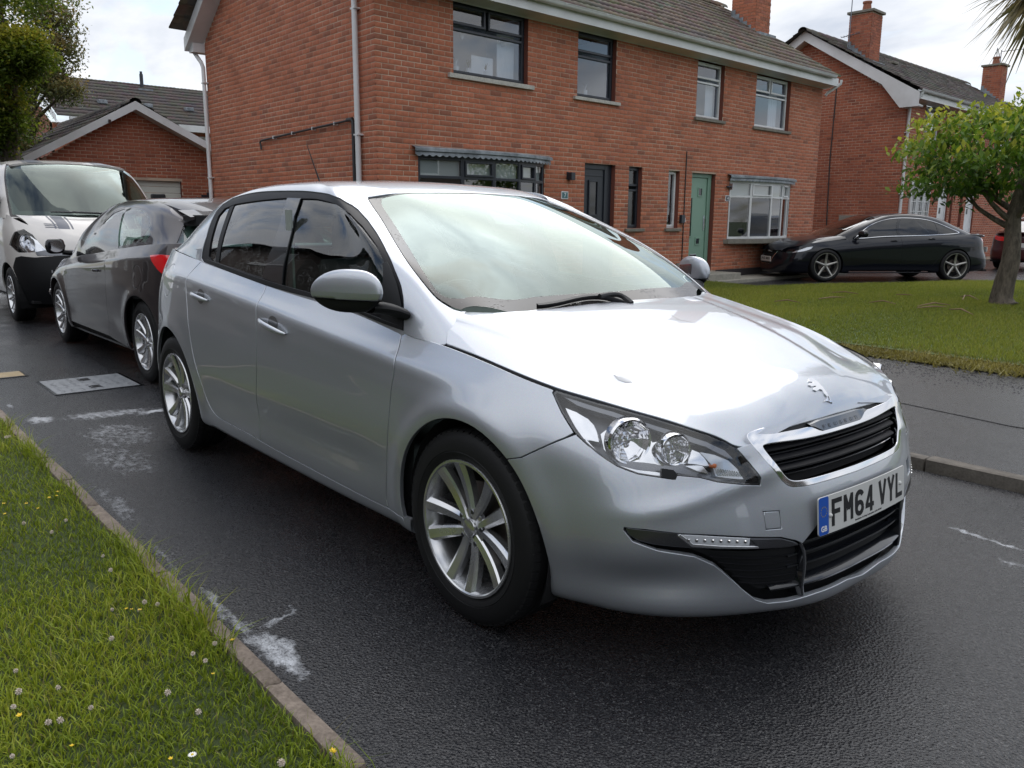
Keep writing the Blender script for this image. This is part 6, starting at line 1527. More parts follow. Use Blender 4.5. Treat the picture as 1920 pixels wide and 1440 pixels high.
f = MB(); f.add([T1(-3.44, -.112, 1.35), T1(-3.24, -.112, 1.35), T1(-3.24, -.112, 1.92), T1(-3.44, -.112, 1.92)], [(0, 1, 2, 3)]); f.build('door_glass', M_black_gloss, D1, recalc=False)
D2 = empty('front_door'); D2.parent = H1; D2['label'] = 'sage green front door with two small square lights and a slot window'
f = MB(); fbox(f, T1, -.42, -.37, -.15, -.08, .19, 2.20); fbox(f, T1, .28, .40, -.15, -.08, .19, 2.20); fbox(f, T1, -.37, .28, -.15, -.08, 2.12, 2.20); fbox(f, T1, -.42, .40, -.14, -.04, .19, .33); f.build('door_frame', M_greend, D2, bevel=.006)
f = MB(); fbox(f, T1, -.365, .275, -.15, -.105, .335, 2.115); f.build('door_leaf', M_green, D2, bevel=.004)
def sq(s0, s1, z0, z1, lbl):
    f = MB(); w_ = .025
    for q in ((s0-w_, s0, z0-w_, z1+w_), (s1, s1+w_, z0-w_, z1+w_), (s0, s1, z0-w_, z0), (s0, s1, z1, z1+w_)): fbox(f, T1, q[0], q[1], -.106, -.09, q[2], q[3])
    f.build('moulding', M_green, D2, bevel=.003); f = MB(); f.add([T1(s0, -.1035, z0), T1(s1, -.1035, z0), T1(s1, -.1035, z1), T1(s0, -.1035, z1)], [(0, 1, 2, 3)]); f.build('door_glass', M_black_gloss, D2, recalc=False)
sq(-.02, .10, 1.76, 1.90, ''); sq(-.04, .08, .77, .88, ''); sq(-.31, -.24, .93, 1.70, '')
f = MB(); fbox(f, T1, -.24, .0, -.105, -.092, .50, .56); f.build('letterbox', M_chrome, D2, bevel=.004)
f = MB(); f.tube([T1(.215, -.10, 1.30), T1(.215, -.075, 1.30), T1(.215, -.07, 1.12)], .009, 8); fbox(f, T1, .20, .235, -.106, -.095, 1.05, 1.35); f.build('handle', M_chrome, D2, smooth=True, angle=30)
# bays with lead canopies
def bay(pts, z0, zt, z1, fm, label, openers, canopy, sill_mat, backm, blinds):
    B = empty('bay_window'); B.parent = H1; B['label'] = label
    if sill_mat:
        s_ = MB(); pl_ = [(p[0], p[1]+.11) for p in pts]; pl_[0] = (pts[0][0]-.16, .0); pl_ = [(pts[0][0]-.16, -.02), (pts[0][0]-.10, pts[0][1]+.10)]+[(p[0], p[1]+.12) for p in pts[1:-1]]+[(pts[-1][0]+.10, pts[-1][1]+.10), (pts[-1][0]+.16, -.02)]
        s_.prism(pl_, z0-.10, z0-.005, lambda a, b, h: T1(a, b, h)); s_.build('sill', sill_mat, B, bevel=.008)
    for i in range(len(pts)-1):
        (s0, n0), (s1, n1) = pts[i], pts[i+1]; L_ = math.hypot(s1-s0, n1-n0); ds, dn_ = (s1-s0)/L_, (n1-n0)/L_
        T = lambda a, b, z, s0=s0, n0=n0, ds=ds, dn_=dn_: T1(s0+ds*a-dn_*b, n0+dn_*a+ds*b, z)
        f = MB(); fw = .032
        for q in ((0, fw, z0, z1), (L_-fw, L_, z0, z1), (fw, L_-fw, z0, z0+.05), (fw, L_-fw, zt-.022, zt+.022), (fw, L_-fw, z1-.035, z1)): fbox(f, T, q[0], q[1], -.05, .0, q[2], q[3])
        f.build('frame', fm, B, bevel=.005)
        if openers[i]:
            f = MB(); g = .03
            for q in ((fw, fw+g, zt+.022, z1-.035), (L_-fw-g, L_-fw, zt+.022, z1-.035), (fw+g, L_-fw-g, zt+.022, zt+.022+g), (fw+g, L_-fw-g, z1-.035-g, z1-.035)): fbox(f, T, q[0], q[1], -.03, .022, q[2], q[3])
            f.build('casement', fm, B, bevel=.004)
        for (a, c, bl_) in ((z0+.05, zt-.022, False), (zt+.022, z1-.035, True)):
            p = MB(); p.add([T(fw-.004, -.02, a), T(L_-fw+.004, -.02, a), T(L_-fw+.004, -.02, c), T(fw-.004, -.02, c)], [(0, 1, 2, 3)]); p.build('pane', M_pane, B, recalc=False)
            if bl_ and blinds:
                p = MB(); p.add([T(fw, -.06, a-.01), T(L_-fw, -.06, a-.01), T(L_-fw, -.06, c), T(fw, -.06, c)], [(0, 1, 2, 3)]); p.build('blind', M_blind, B, recalc=False)
    r_ = MB(); a, b = pts[0][0], pts[-1][0]; r_.add([T1(a, -1.2, z0), T1(b, -1.2, z0), T1(b, -1.2, z1), T1(a, -1.2, z1)], [(0, 1, 2, 3)])
    r_.add([T1(a, -.1, z0), T1(a, -1.2, z0), T1(a, -1.2, z1), T1(a, -.1, z1), T1(b, -.1, z0), T1(b, -1.2, z0), T1(b, -1.2, z1), T1(b, -.1, z1)], [(0, 1, 2, 3), (4, 5, 6, 7), (0, 1, 5, 4), (2, 3, 7, 6)]); r_.build('room_behind', backm, B, recalc=False)
    # canopy
    c = MB(); dense = curve([(p[0], p[1]) for p in [(pts[0][0]-.12, .06)]+[(q[0], q[1]+.07) for q in pts[1:-1]]+[(pts[-1][0]+.12, .06)]], 60)
    zc = z1+.02
    rows = []
    for k, (s_, n_) in enumerate(dense):
        rows.append([T1(s_, 0.004, zc+.135), T1(s_, n_*.98+.02, zc+.11), T1(s_, n_+.035, zc+.095), T1(s_, n_+.035, zc+.055)])
    c.grid(rows); c.build('canopy', M_lead, B, smooth=True, angle=25)
    c = MB(); rows = []; dense = curve([(p[0], p[1]) for p in [(pts[0][0]-.10, .05)]+[(q[0], q[1]+.06) for q in pts[1:-1]]+[(pts[-1][0]+.10, .05)]], 200)
    for k, (s_, n_) in enumerate(dense): rows.append([T1(s_, n_+.012, zc+.06), T1(s_, n_+.020, zc+.03), T1(s_, n_+.022, zc+.012-.030*abs(math.sin(s_*math.pi/.105)))])
    c.grid(rows); c.build('scalloped_edge', M_lead, B, smooth=True, angle=60, recalc=False)
    c = MB(); pl_ = [(pts[0][0], -.08)]+list(pts)+[(pts[-1][0], -.08)]; c.prism(pl_, z1-.002, z1+.05, lambda a, b, h: T1(a, b, h)); c.build('head_board', fm, B)
    return B
bay([(1.00, .0), (1.60, .17), (2.38, .23), (2.93, .19), (3.34, .09), (3.60, .0)], .86, 1.765, 2.075, M_upvc, 'white bow window with a lead canopy', (0, 1, 0, 1, 0), None, M_sill, M_room, True)
bay([(-7.36, .0), (-6.65, .17), (-6.06, .23), (-5.50, .22), (-5.05, .12), (-4.74, .0)], .86, 1.86, 2.14, M_anthra, 'dark grey bow window with a lead canopy', (0, 1, 0, 1, 0), None, M_sill, M_room, True)
# wall lamps, numbers, meter box, cable, doorstep
wl = empty('wall_lamp'); wl.parent = H1; b = MB(); fbox(b, T1, -4.17, -4.15+.02, .0, .02, 1.93, 2.06); fbox(b, T1, -4.16, -4.06, .02, .11, 1.92, 2.05); b.build('lamp_body', M_anthra, wl, bevel=.006)
wl = empty('wall_lamp'); wl.parent = H1; b = MB(); fbox(b, T1, .96, .985, .0, .09, 1.90, 2.03); fbox(b, T1, .88, .96, .0, .02, 1.94, 1.98); b.build('lamp_body', Mat('steel', (.4, .4, .42), .3, .8).m, wl, bevel=.004); b = MB(); b.tube([T1(.80, .05, 1.96), T1(.96, .05, 1.96)], .018, 8); b.build('sensor', M_anthra, wl)
_, d1, n1_ = T_axes[T1]
M_teal = Mat('teal plaque', (.06, .16, .18), .4).m
pq = empty('number_plaque'); pq.parent = H1; b = MB(); fbox(b, T1, -4.30, -4.13, .0, .012, 1.60, 1.73); b.build('plaque_border', M_white, pq); b = MB(); fbox(b, T1, -4.285, -4.145, .012, .016, 1.615, 1.715); b.build('plaque', M_teal, pq); letters('numeral', '7', .075, .045, T1(-4.235, .017, 1.628), d1, (0, 0, 1), M_white, pq, depth=.002, bold=.01)
pq = empty('number_plaque'); pq.parent = H1; b = MB(); fbox(b, T1, .84, 1.0, .0, .012, 1.66, 1.78); b.build('plaque_border', M_white, pq); b = MB(); fbox(b, T1, .855, .985, .012, .016, 1.672, 1.768); b.build('plaque', M_anthra, pq); letters('numeral', '4', .07, .05, T1(.895, .017, 1.685), d1, (0, 0, 1), M_white, pq, depth=.002, bold=.01)
b = MB(); b.tube([T1(-.66, .012, 2.60), T1(-.665, .012, .45)], .010, 6); b.build('cable', M_pipeb, H1)
b = MB(); fbox(b, T1, -.80, -.68, .0, .06, 1.20, 1.36); b.build('doorbell_box', M_anthra, H1, bevel=.005); b = MB(); fbox(b, T1, -.675, -.655, .0, .05, 1.22, 1.30); b.build('white_tag', M_white, H1)
b = MB(); fbox(b, T1, -.85, -.62, .0, .03, .20, .40); b.build('vent_box', M_sill, H1)
st_o = MB(); fbox(st_o, T1, -.95, .62, .02, .62, -.02, .185); stp = st_o.build('doorstep', M_conc, H1, bevel=.012)
pv = MB(); fbox(pv, T1, -4.0, SR+.4, .02, .80, -.03, .055); o = pv.build('front_path', M_conc); tag(o, kind='structure')
# chimney at the right end
def chimney(parent, T, s0, s1, n0, n1, z0, z1, mat, pots=1, cowl=False):
    ch = empty('chimney'); ch.parent = parent; b = MB(); fbox(b, T, s0+.008, s1-.008, n0+.008, n1-.008, z0, z1); b.build('stack_core', M_mortar, ch)
    V = []; idx = 0; zz_ = z0; c = 0; bm = MB()
    faces = [(lambda a, q, z: T(a, n1+q, z), s0, s1), (lambda a, q, z: T(s0-q, a, z), n0, n1), (lambda a, q, z: T(s1+q, a, z), n0, n1)]
    while zz_ < z1-.03:
        for fn, a0, a1 in faces:
            a = a0-.1125*(c % 2)
            while a < a1:
                x, y = max(a, a0), min(a+.215, a1)
                if y-x > .03: bm.add([fn(x, -.01, zz_), fn(y, -.01, zz_), fn(y, -.01, zz_+.065), fn(x, -.01, zz_+.065), fn(x, 0, zz_), fn(y, 0, zz_), fn(y, 0, zz_+.065), fn(x, 0, zz_+.065)], [(4, 5, 6, 7), (0, 1, 5, 4), (1, 2, 6, 5), (2, 3, 7, 6), (3, 0, 4, 7)])
                a += .225
        zz_ += .075; c += 1
    o = bm.build('chimney_brickwork', mat, ch); at_ = o.data.attributes.new('tone', 'FLOAT', 'POINT'); at_.data.foreach_set('value', np.repeat(rng.uniform(0, 1, len(o.data.vertices)//8), 8).astype(np.float32)); tag(o, kind='stuff')
    b = MB(); fbox(b, T, s0-.06, s1+.06, n0-.06, n1+.06, z1, z1+.07); b.build('capping', M_sill, ch, bevel=.01)
    sm_, nm_ = (s0+s1)/2, (n0+n1)/2
    for k in range(pots):
        c0 = T(sm_, nm_, z1+.07); b = MB(); b.lathe([(.0001, 0), (.13, 0), (.12, .10), (.105, .22), (.125, .24), (.125, .29), (.09, .29), (.08, .1)], lambda x, y, h: (c0[0]+x, c0[1]+y, c0[2]+h), 16); b.build('chimney_pot', M_brick, ch, smooth=True, angle=30)
        if cowl:
            b = MB()
            for a in range(6): b.tube([(c0[0]+.11*math.cos(a*1.047), c0[1]+.11*math.sin(a*1.047), c0[2]+.29), (c0[0], c0[1], c0[2]+.62)], .008, 4)
            b.build('wire_cowl', M_chrome_d, ch)
    b = MB()
    for k in range(6):
        q = n1-(n1-n0)*k/6; zz2 = z0+.35+(ZR-z0)*0+.0
        fbox(b, T, s0-.012, s0-.002, n1-(n1-n0)*(k+1)/6, q, z0+.0+.10*k, z0+.22+.10*k)
    fbox(b, T, s0-.05, s1+.05, n1, n1+.16, z0-.10, z0+.12); b.build('flashing', M_lead, ch)
    return ch
chimney(H1, T1, 4.08, 4.76, -2.15, -1.47, 5.62, 7.9, M_brick)

# ---- second house
T2 = mkT((-7.6, 20.65), A35); H2 = empty('semi_detached_house', 'red brick house with white windows and two chimneys, beyond the black saloon at the right', 'house')
c2 = np.array(T2(0, 0, 0))
def TG2(s, n, z): return (c2[0]-s, c2[1]-n, z)
T_axes[TG2] = (TG2, np.array([-1., 0, 0]), np.array([0, -1., 0])); W2 = 6.0; Z2, ZR2 = 4.42, 6.42
ops2 = [(1.35, 2.55, 3.35, Z2+.2), (.75, 2.15, 1.0, 2.35), (2.95, 3.75, .25, 2.25), (3.95, 4.15, 1.1, 2.2), (4.75, 5.0, 1.1, 2.25), (5.3, 6.1, .25, 2.25), (7.6, 8.8, 3.35, Z2+.2)]
w2 = sheet_with_holes('front_wall', T2, [(0, 0), (12.5, 0), (12.5, Z2+.2), (0, Z2+.2)], ops2, -.0030, M_mortar, H2, rmat=M_reveal)
brick_wall(w2, T2, 0, 12.5, .1, Z2, ops2, M_brick2, seed=21)
def gtop2(z):
    if z < 4.4: return 0, W2
    k = (z-4.4)/(ZR2-4.4)*W2/2; return k, W2-k
w2g = sheet_with_holes('gable_wall', TG2, [(0, 0), (W2, 0), (W2, 4.4), (W2/2, ZR2), (0, 4.4)], [], -.0030, M_mortar, H2)
brick_wall(w2g, TG2, 0, W2, .1, ZR2-.04, [], M_brick2, top=gtop2, seed=22)
so_ = MB(); so_.add([T2(-.25, .005, Z2), T2(12.7, .005, Z2), T2(12.7, .34, Z2+.05), T2(-.25, .34, Z2+.05)], [(0, 1, 2, 3)]); fbox(so_, T2, -.25, 12.7, .34, .36, Z2+.02, Z2+.22); fbox(so_, T2, 0, 12.6, .004, .02, Z2-.005, Z2+.05); so_.build('soffit_board', M_upvc, H2)
gutter(H2, T2, -.28, 12.7, .42, Z2+.23)
pipe(H2, [T2(-.12, .42, Z2+.18), T2(-.12, .40, Z2+.08), T2(-.08, .10, Z2-.12), T2(.06, .06, Z2-.2), T2(.06, .06, .05)], .040, M_upvc, brackets=[T2(.06, .04, z) for z in (3.6, 2.0)])
roof_tiles(H2, T2, -.30, 12.8, .40, Z2+.24, -W2/2, ZR2+.16, M_tile_d, ds=.075)
roof_tiles(H2, T2, -.30, 12.8, -W2-.4, Z2+.24, -W2/2, ZR2+.16, M_tile_d, ds=.15, course=.6)
rb_ = MB(); rows = []
for s_ in np.arange(-.3, 12.8, .45):
    for q in (0, .43): rows.append([T2(s_+q, -W2/2+.14*math.cos(a), ZR2+.12+.12*math.sin(a)+(.012 if q == 0 else 0)) for a in np.linspace(0, math.pi, 7)])
rb_.grid(rows); rb_.build('ridge_tiles', M_tile_d, H2, smooth=True, angle=40)
vg = MB()
for side in (0, 1):
    s_e = -.45 if side == 0 else W2+.45; z_e = 4.44; s_r = W2/2; z_r = ZR2+.14
    for n_a, n_b, za, zb_ in ((.30, .30, -.20, .03),):
        vg.add([TG2(s_e, .30, z_e-.20), TG2(s_r, .30, z_r-.24), TG2(s_r, .30, z_r+.02), TG2(s_e, .30, z_e+.13)], [(0, 1, 2, 3)])
    vg.add([TG2(s_e, .30, z_e-.20), TG2(s_r, .30, z_r-.24), TG2(s_r, .0, z_r-.24), TG2(s_e, .0, z_e-.20)], [(0, 1, 2, 3)])
vg.add([TG2(-.45, .303, 4.22), TG2(.05, .303, 4.22), TG2(.62, .303, 4.90), TG2(-.45, .303, 4.26)], [(0, 1, 2, 3)]); fbox(vg, TG2, -.43, .0, .0, .29, 4.22, 4.26)
vg.build('barge_board', M_upvc, H2, recalc=False)
b = MB(); b.lathe([(.0001, .02), (.09, .02), (.11, .01), (.11, 0)], lambda x, y, h: TG2(W2/2-.05+x, h+.0, 5.68+y), 16); b.build('gable_vent', M_pipeb, H2, smooth=True)
b = MB(); b.tube([TG2(2.05, .012, 5.0), TG2(2.08, .012, 3.0), TG2(2.0, .012, .2)], .016, 6); b.build('cable', M_pipeb, H2)
for s_, n_, lb in ((1.35, -1.9, 0), (3.2, -1.9, 0)):
    b = MB(); z_ = Z2+.24+(ZR2+.16-Z2-.24)*((.4-n_)/(W2/2+.4)); fbox(b, T2, s_, s_+.35, n_-.12, n_+.12, z_+.02, z_+.10); b.build('roof_vent', M_sill, H2, bevel=.02)
chimney(H2, T2, .68, 1.36, -2.10, -1.45, 5.55, 7.0, M_brick2)
chimney(H2, T2, 11.8, 12.45, -2.05, -1.40, 5.55, 6.95, M_brick2, cowl=True)
ae = empty('tv_aerial', 'thin television aerial on a pole beside the first chimney of the far house', 'aerial', loc=T2(.55, -2.0, 5.4)); b = MB(); b.tube([(0, 0, 0), (0, 0, 2.2)], .014, 6); b.build('pole', M_chrome_d, ae); b = MB(); b.tube([(-.25, 0, 1.0), (.3, 0, 1.05)], .01, 5)
for k in range(6): b.tube([(-.2+.09*k, -.13, 1.0+.008*k), (-.2+.09*k, .13, 1.0+.008*k)], .005, 4)
b.build('aerial_array', M_chrome_d, ae)
ae = empty('tv_aerial', 'thin television aerial beside the far chimney with the wire cowl', 'aerial', loc=T2(12.5, -1.7, 6.6)); b = MB(); b.tube([(0, 0, 0), (0, 0, 1.0)], .018, 6); b.build('pole', M_chrome_d, ae); b = MB(); b.tube([(0, 0, .95), (.2, 1.5, 1.2)], .014, 5); b.build('aerial_array', M_chrome_d, ae)
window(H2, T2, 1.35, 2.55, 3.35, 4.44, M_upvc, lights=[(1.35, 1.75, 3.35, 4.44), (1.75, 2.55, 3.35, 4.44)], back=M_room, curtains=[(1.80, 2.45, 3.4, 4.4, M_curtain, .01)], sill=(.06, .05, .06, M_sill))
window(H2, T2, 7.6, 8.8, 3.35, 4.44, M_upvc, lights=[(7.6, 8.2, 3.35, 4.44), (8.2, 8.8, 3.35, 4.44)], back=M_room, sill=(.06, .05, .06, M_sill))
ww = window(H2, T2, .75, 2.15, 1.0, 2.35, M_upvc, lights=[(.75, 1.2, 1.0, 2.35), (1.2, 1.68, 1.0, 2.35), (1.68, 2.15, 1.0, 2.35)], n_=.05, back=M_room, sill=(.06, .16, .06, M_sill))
gb_ = MB()
for a, b__ in ((.75, 1.2), (1.2, 1.68), (1.68, 2.15)):
    for k in (1, 2): fbox(gb_, T2, a+(b__-a)*k/3-.007, a+(b__-a)*k/3+.007, .034, .05, 1.07, 2.28)
    for k in range(1, 5): fbox(gb_, T2, a+.06, b__-.06, .036, .052, 1.0+1.35*k/5-.007, 1.0+1.35*k/5+.007)
gb_.build('glazing_bars', M_upvc, ww)
def white_door(T, s0, s1, z0, z1, parent, label):
    D = empty('front_door'); D.parent = parent; D['label'] = label
    f = MB()
    for q in ((s0, s0+.06, z0, z1), (s1-.06, s1, z0, z1), (s0+.06, s1-.06, z1-.06, z1)): fbox(f, T, q[0], q[1], -.12, -.05, q[2], q[3])
    f.build('door_frame', M_upvc, D, bevel=.005); f = MB(); fbox(f, T, s0+.06, s1-.06, -.12, -.08, z0, z1-.06); f.build('door_leaf', M_upvc, D, bevel=.004)
    f = MB(); fbox(f, T, (s0+s1)/2-.05, (s0+s1)/2+.05, -.085, -.07, z0+1.25, z0+1.42); f.build('knocker', M_anthra, D); f = MB(); fbox(f, T, s0+.12, s0+.17, -.085, -.06, z0+.85, z0+1.1); f.build('handle', M_chrome, D)
white_door(T2, 2.95, 3.75, .25, 2.25, H2, 'white panelled front door nearest the downpipe'); white_door(T2, 5.3, 6.1, .25, 2.25, H2, 'white front door behind the small tree')
window(H2, T2, 3.95, 4.15, 1.1, 2.2, M_upvc, back=M_room); window(H2, T2, 4.75, 5.0, 1.1, 2.25, M_upvc, back=M_room)
b = MB(); fbox(b, T2, 3.85, 4.25, .0, .16, 1.0, 1.12); b.build('planter_box', M_anthra, H2, bevel=.01)
wl = empty('wall_lamp'); wl.parent = H2; b = MB(); fbox(b, T2, 2.55, 2.68, .0, .1, 1.85, 2.05); b.build('lamp_body', M_sill, wl, bevel=.01)
bk = MB(); f1, f2 = np.array(T2(12.5, 0, 0)), np.array(T2(12.5, -W2, 0)); f3 = np.array([c2[0]-W2, c2[1], 0])
bk.add([f1, f2, f2+[0, 0, 4.4], (f1+f2)/2+[0, 0, ZR2], f1+[0, 0, 4.4]], [(0, 1, 2, 3, 4)]); bk.add([f2, f3, f3+[0, 0, 4.4], f2+[0, 0, 4.4]], [(0, 1, 2, 3)]); bk.build('rear_wall', M_reveal, H2)
# pale brick box by the gable (meter cabinet)
mc = MB(); fbox(mc, TG2, 1.0, 1.55, .0, .22, .9, 1.42); o = mc.build('meter_cabinet', M_conc, H2, bevel=.01)

# ---- garage at the left
GX = -17.0
GA = empty('garage', 'low brick garage with a tiled gable roof, left of the big house', 'garage')
TGA = mkT((GX, 3.60), 0.)
opsg = [(-.0, 1.1, .0, 2.05)]
zga = lambda z: (-1.85 if z < 2.42 else -1.85+(z-2.42)/(3.60-2.42)*1.85, 2.45 if z < 2.42 else 2.45-(z-2.42)/(3.60-2.42)*2.35)
gw = sheet_with_holes('gable_wall', TGA, [(-1.85, 0), (2.45, 0), (2.45, 2.42), (.1, 3.62), (-1.85, 2.42)], [(-.1, 1.05, -.01+.02, 2.06)], -.0030, M_mortar, GA, rmat=M_reveal)
brick_wall(gw, TGA, -1.85, 2.45, .1, 3.58, [(-.1, 1.05, 0, 2.06)], M_brick2, top=zga, seed=31)
gd = empty('garage_door'); gd.parent = GA; 
for k in range(14):
    b = MB(); fbox(b, TGA, -.1, 1.05, -.12, -.09+.004*(k % 2), .05+k*.145, .05+k*.145+.138); b.build('door_slat', M_conc if False else M_blind, gd, bevel=.006)
def garage_roof():
    # slopes fall in y; ridge along x
    TR = mkT((0, 0), 0.)
    def TRf(s, n, z): return (GX+.35-s, 3.65+n, z)
    T_axes[TRf] = (TRf, np.array([-1., 0, 0]), np.array([0, 1., 0]))
    roof_tiles(GA, TRf, 0, 6.5, -2.35, 2.32, .0, 3.74, M_tile_d, roll=.165, ds=.0413)
    roof_tiles(GA, TRf, 0, 6.5, 2.75, 2.26, .0, 3.74, M_tile_d, roll=.165, ds=.0825)
    v = MB()
    for (n_, z_) in ((-2.40, 2.28), (2.78, 2.24)):
        for xx_ in (GX+.36,):
            v.add([(xx_, 3.65+n_, z_-.06), (xx_, 3.65, 3.56), (xx_, 3.65, 3.74), (xx_, 3.65+n_, z_+.10)], [(0, 1, 2, 3)]); v.add([(xx_, 3.65+n_, z_-.06), (xx_, 3.65, 3.56), (GX, 3.65, 3.56), (GX, 3.65+n_, z_-.06)], [(0, 1, 2, 3)])
    v.build('barge_board', M_upvc, GA, recalc=False)
    r_ = MB(); rows = []
    for s_ in np.arange(0, 6.5, .45):
        for q in (0, .43): rows.append([(GX+.37-s_-q, 3.65+.13*math.cos(a), 3.70+.10*math.sin(a)+(.01 if q == 0 else 0)) for a in np.linspace(0, math.pi, 7)])
    r_.grid(rows); r_.build('ridge_tiles', M_tile_d, GA, smooth=True, angle=40)
    w = MB(); w.box(GX-6, GX-.01, 1.78, 1.80, 0, 2.35); w.box(GX-6, GX-.01, 6.03, 6.05, 0, 2.35); w.build('side_wall', M_reveal, GA)
    return TRf
garage_roof()
b = MB(); b.box(GX+.36, GX+.42, 3.05, 3.10, 3.22, 3.30); b.build('string_light_clip', M_chrome_d, GA)
# dark timber gate between the garage and the house
gt_ = empty('timber_gate', 'dark timber gate with a curved top between the garage and the house', 'gate', loc=(-14.2, 3.95, 0))
for k in range(9):
    y = k*.115; zt_ = 1.62+.16*math.sin(math.pi*(k+.5)/9); b = MB(); b.prism([(y, .05), (y+.11, .05), (y+.11, zt_), (y, zt_)], 0, .02, lambda a, c, h: (h, a, c)); b.build('gate_board', M_anthra, gt_)
b = MB(); b.box(-.03, -.005, 0, 1.03, .3, .42); b.box(-.03, -.005, 0, 1.03, 1.2, 1.32); b.build('gate_rail', M_anthra, gt_)

# ---- house behind the garage
T3 = mkT((-30.0, 5.0), 0.); H3 = empty('detached_house', 'distant brick house with a dark tiled roof and flue, behind the garage at the left', 'house')
b = MB(); fbox(b, T3, -.15, 9.5, -.4, -.01, 0, 4.45); b.build('front_wall_core', M_mortar, H3)
brick_wall(H3, T3, -.15, 9.5, .1, 4.40, [(4.95, 6.5, 3.2, 4.28)], M_brick, seed=41)
b = MB(); b.add([(-30.02, 4.85, 0), (-37.9, 4.85, 0), (-37.9, 4.85, 4.4), (-33.9, 4.85, 6.1), (-30.02, 4.85, 4.4)], [(0, 1, 2, 3, 4)]); b.build('gable_wall', M_brick, H3)
roof_tiles(H3, T3, -.1, 9.8, .55, 4.62, -3.2, 6.45, M_tile_d, ds=.075, course=.33)
b = MB(); fbox(b, T3, .3, 9.7, .45, .60, 4.38, 4.62); fbox(b, T3, .3, .6, .0, .45, 4.30, 4.40); b.build('fascia', M_upvc, H3)
b = MB(); b.add([(-29.35, 4.85, 4.35), (-33.2, 4.85, 6.25), (-33.2, 4.85, 6.45), (-29.35, 4.85, 4.62)], [(0, 1, 2, 3)]); b.add([(-29.4, 4.86, 4.5), (-29.4, 4.98, 4.3), (-32, 4.86, 5.6)], [(0, 1, 2)]); b.build('barge_board', M_upvc, H3, recalc=False)
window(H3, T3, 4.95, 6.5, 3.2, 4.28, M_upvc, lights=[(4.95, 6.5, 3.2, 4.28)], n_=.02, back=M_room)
b = MB(); b.tube([T3(3.85, -2.9, 6.2), T3(3.85, -2.9, 6.80)], .07, 10); b.tube([T3(3.85, -2.9, 6.78), T3(3.85, -2.9, 6.90)], .05, 10); b.build('flue', M_anthra, H3, smooth=True); b = MB(); fbox(b, T3, 3.6, 4.15, -2.9, -2.5, 6.02, 6.20); b.build('flue_flashing', M_lead, H3)
for s_ in (1.6, 3.2, 4.75): b = MB(); fbox(b, T3, s_, s_+.3, -.95, -.65, 5.28, 5.42); b.build('roof_vent', M_lead, H3, bevel=.02)
chb = chimney(H3, T3, .0, .45, -3.4, -2.9, 6.1, 6.9, M_brick)
# ---- unseen houses and hedges added for reflections; a mirrored roofline suggests the left ones
M_farwall = Mat('far wall', (.13, .105, .095), .9).m
def far_house(label, x0, x1, y0, y1, along):
    H = empty('unseen_house', label, 'house'); b = MB(); b.box(x0, x1, y0, y1, 0, 4.6); b.build('walls', M_farwall, H); b = MB(); e = .4
    if along == 'x': ym = (y0+y1)/2; b.add([(x0-e, y0-e, 4.5), (x1+e, y0-e, 4.5), (x1+e, ym, 6.9), (x0-e, ym, 6.9), (x0-e, y1+e, 4.5), (x1+e, y1+e, 4.5)], [(0, 1, 2, 3), (3, 2, 5, 4)])
    else: xm = (x0+x1)/2; b.add([(x0-e, y0-e, 4.5), (x0-e, y1+e, 4.5), (xm, y1+e, 6.9), (xm, y0-e, 6.9), (x1+e, y0-e, 4.5), (x1+e, y1+e, 4.5)], [(0, 1, 2, 3), (3, 2, 5, 4)])
    b.build('roof', M_tile_d, H)
    n_ = 4; 
    for k in range(n_):
        for zz_ in (1.0, 3.2):
            b = MB(); g = MB()
            if along == 'x': c = x0+(x1-x0)*(k+.5)/n_; b.box(c-.7, c+.7, y1, y1+.04, zz_, zz_+1.1); g.box(c-.62, c+.62, y1+.04, y1+.05, zz_+.08, zz_+1.02)
            else: c = y0+(y1-y0)*(k+.5)/n_; b.box(x0-.04, x0, c-.7, c+.7, zz_, zz_+1.1); g.box(x0-.05, x0-.04, c-.62, c+.62, zz_+.08, zz_+1.02)
            f = b.build('window', M_upvc, H); g.build('pane', M_black_gloss, f)
far_house('unseen house with a grey roof across the lane, left of the viewer', -9, 6, -17, -11.5, 'x')
far_house('unseen house beside the lane, left of the white van, added for dark reflections', -24, -8.5, -16, -5.2, 'x')
far_house('unseen house behind the viewer, added for reflections', 19, 25, -14, -1, 'y')
far_house('unseen house behind and right of the viewer, added for reflections', 19, 25, 4, 16, 'y')
M_hedge = Mat('hedge', (.03, .06, .015), .9); M_hedge.link(M_hedge.ramp(M_hedge.noise(M_hedge.coord('Object'), 6, 6), [(.3, (.012, .03, .008)), (.7, (.06, .10, .025))]), 'Base Color'); M_hedge = M_hedge.m
for lb_, q in (('unseen hedge beyond the near lawn, added for reflections', (-3, 12, -9.6, -8.7)), ('unseen hedge behind the viewer, added for reflections', (14, 15, -8, 1)), ('unseen hedge behind and right of the viewer, added for reflections', (14, 15, 5.5, 20))):
    bm = bmesh.new(); bmesh.ops.create_grid(bm, x_segments=2, y_segments=2, size=.5); bm.free(); b = MB(); x0, x1, y0, y1 = q; nx, ny = int((x1-x0)/.3)+2, int((y1-y0)/.3)+2
    T_ = [[(x0+(x1-x0)*i/(nx-1)+random.uniform(-.06, .06), y0+(y1-y0)*j/(ny-1)+random.uniform(-.06, .06), (1.75 if 0 < i < nx-1 and 0 < j < ny-1 else 0.)+random.uniform(-.08, .08)) for j in range(ny)] for i in range(nx)]
    b.grid(T_); o = b.build('hedge', M_hedge, None, smooth=True, recalc=False); tag(o, lb_, 'hedge')
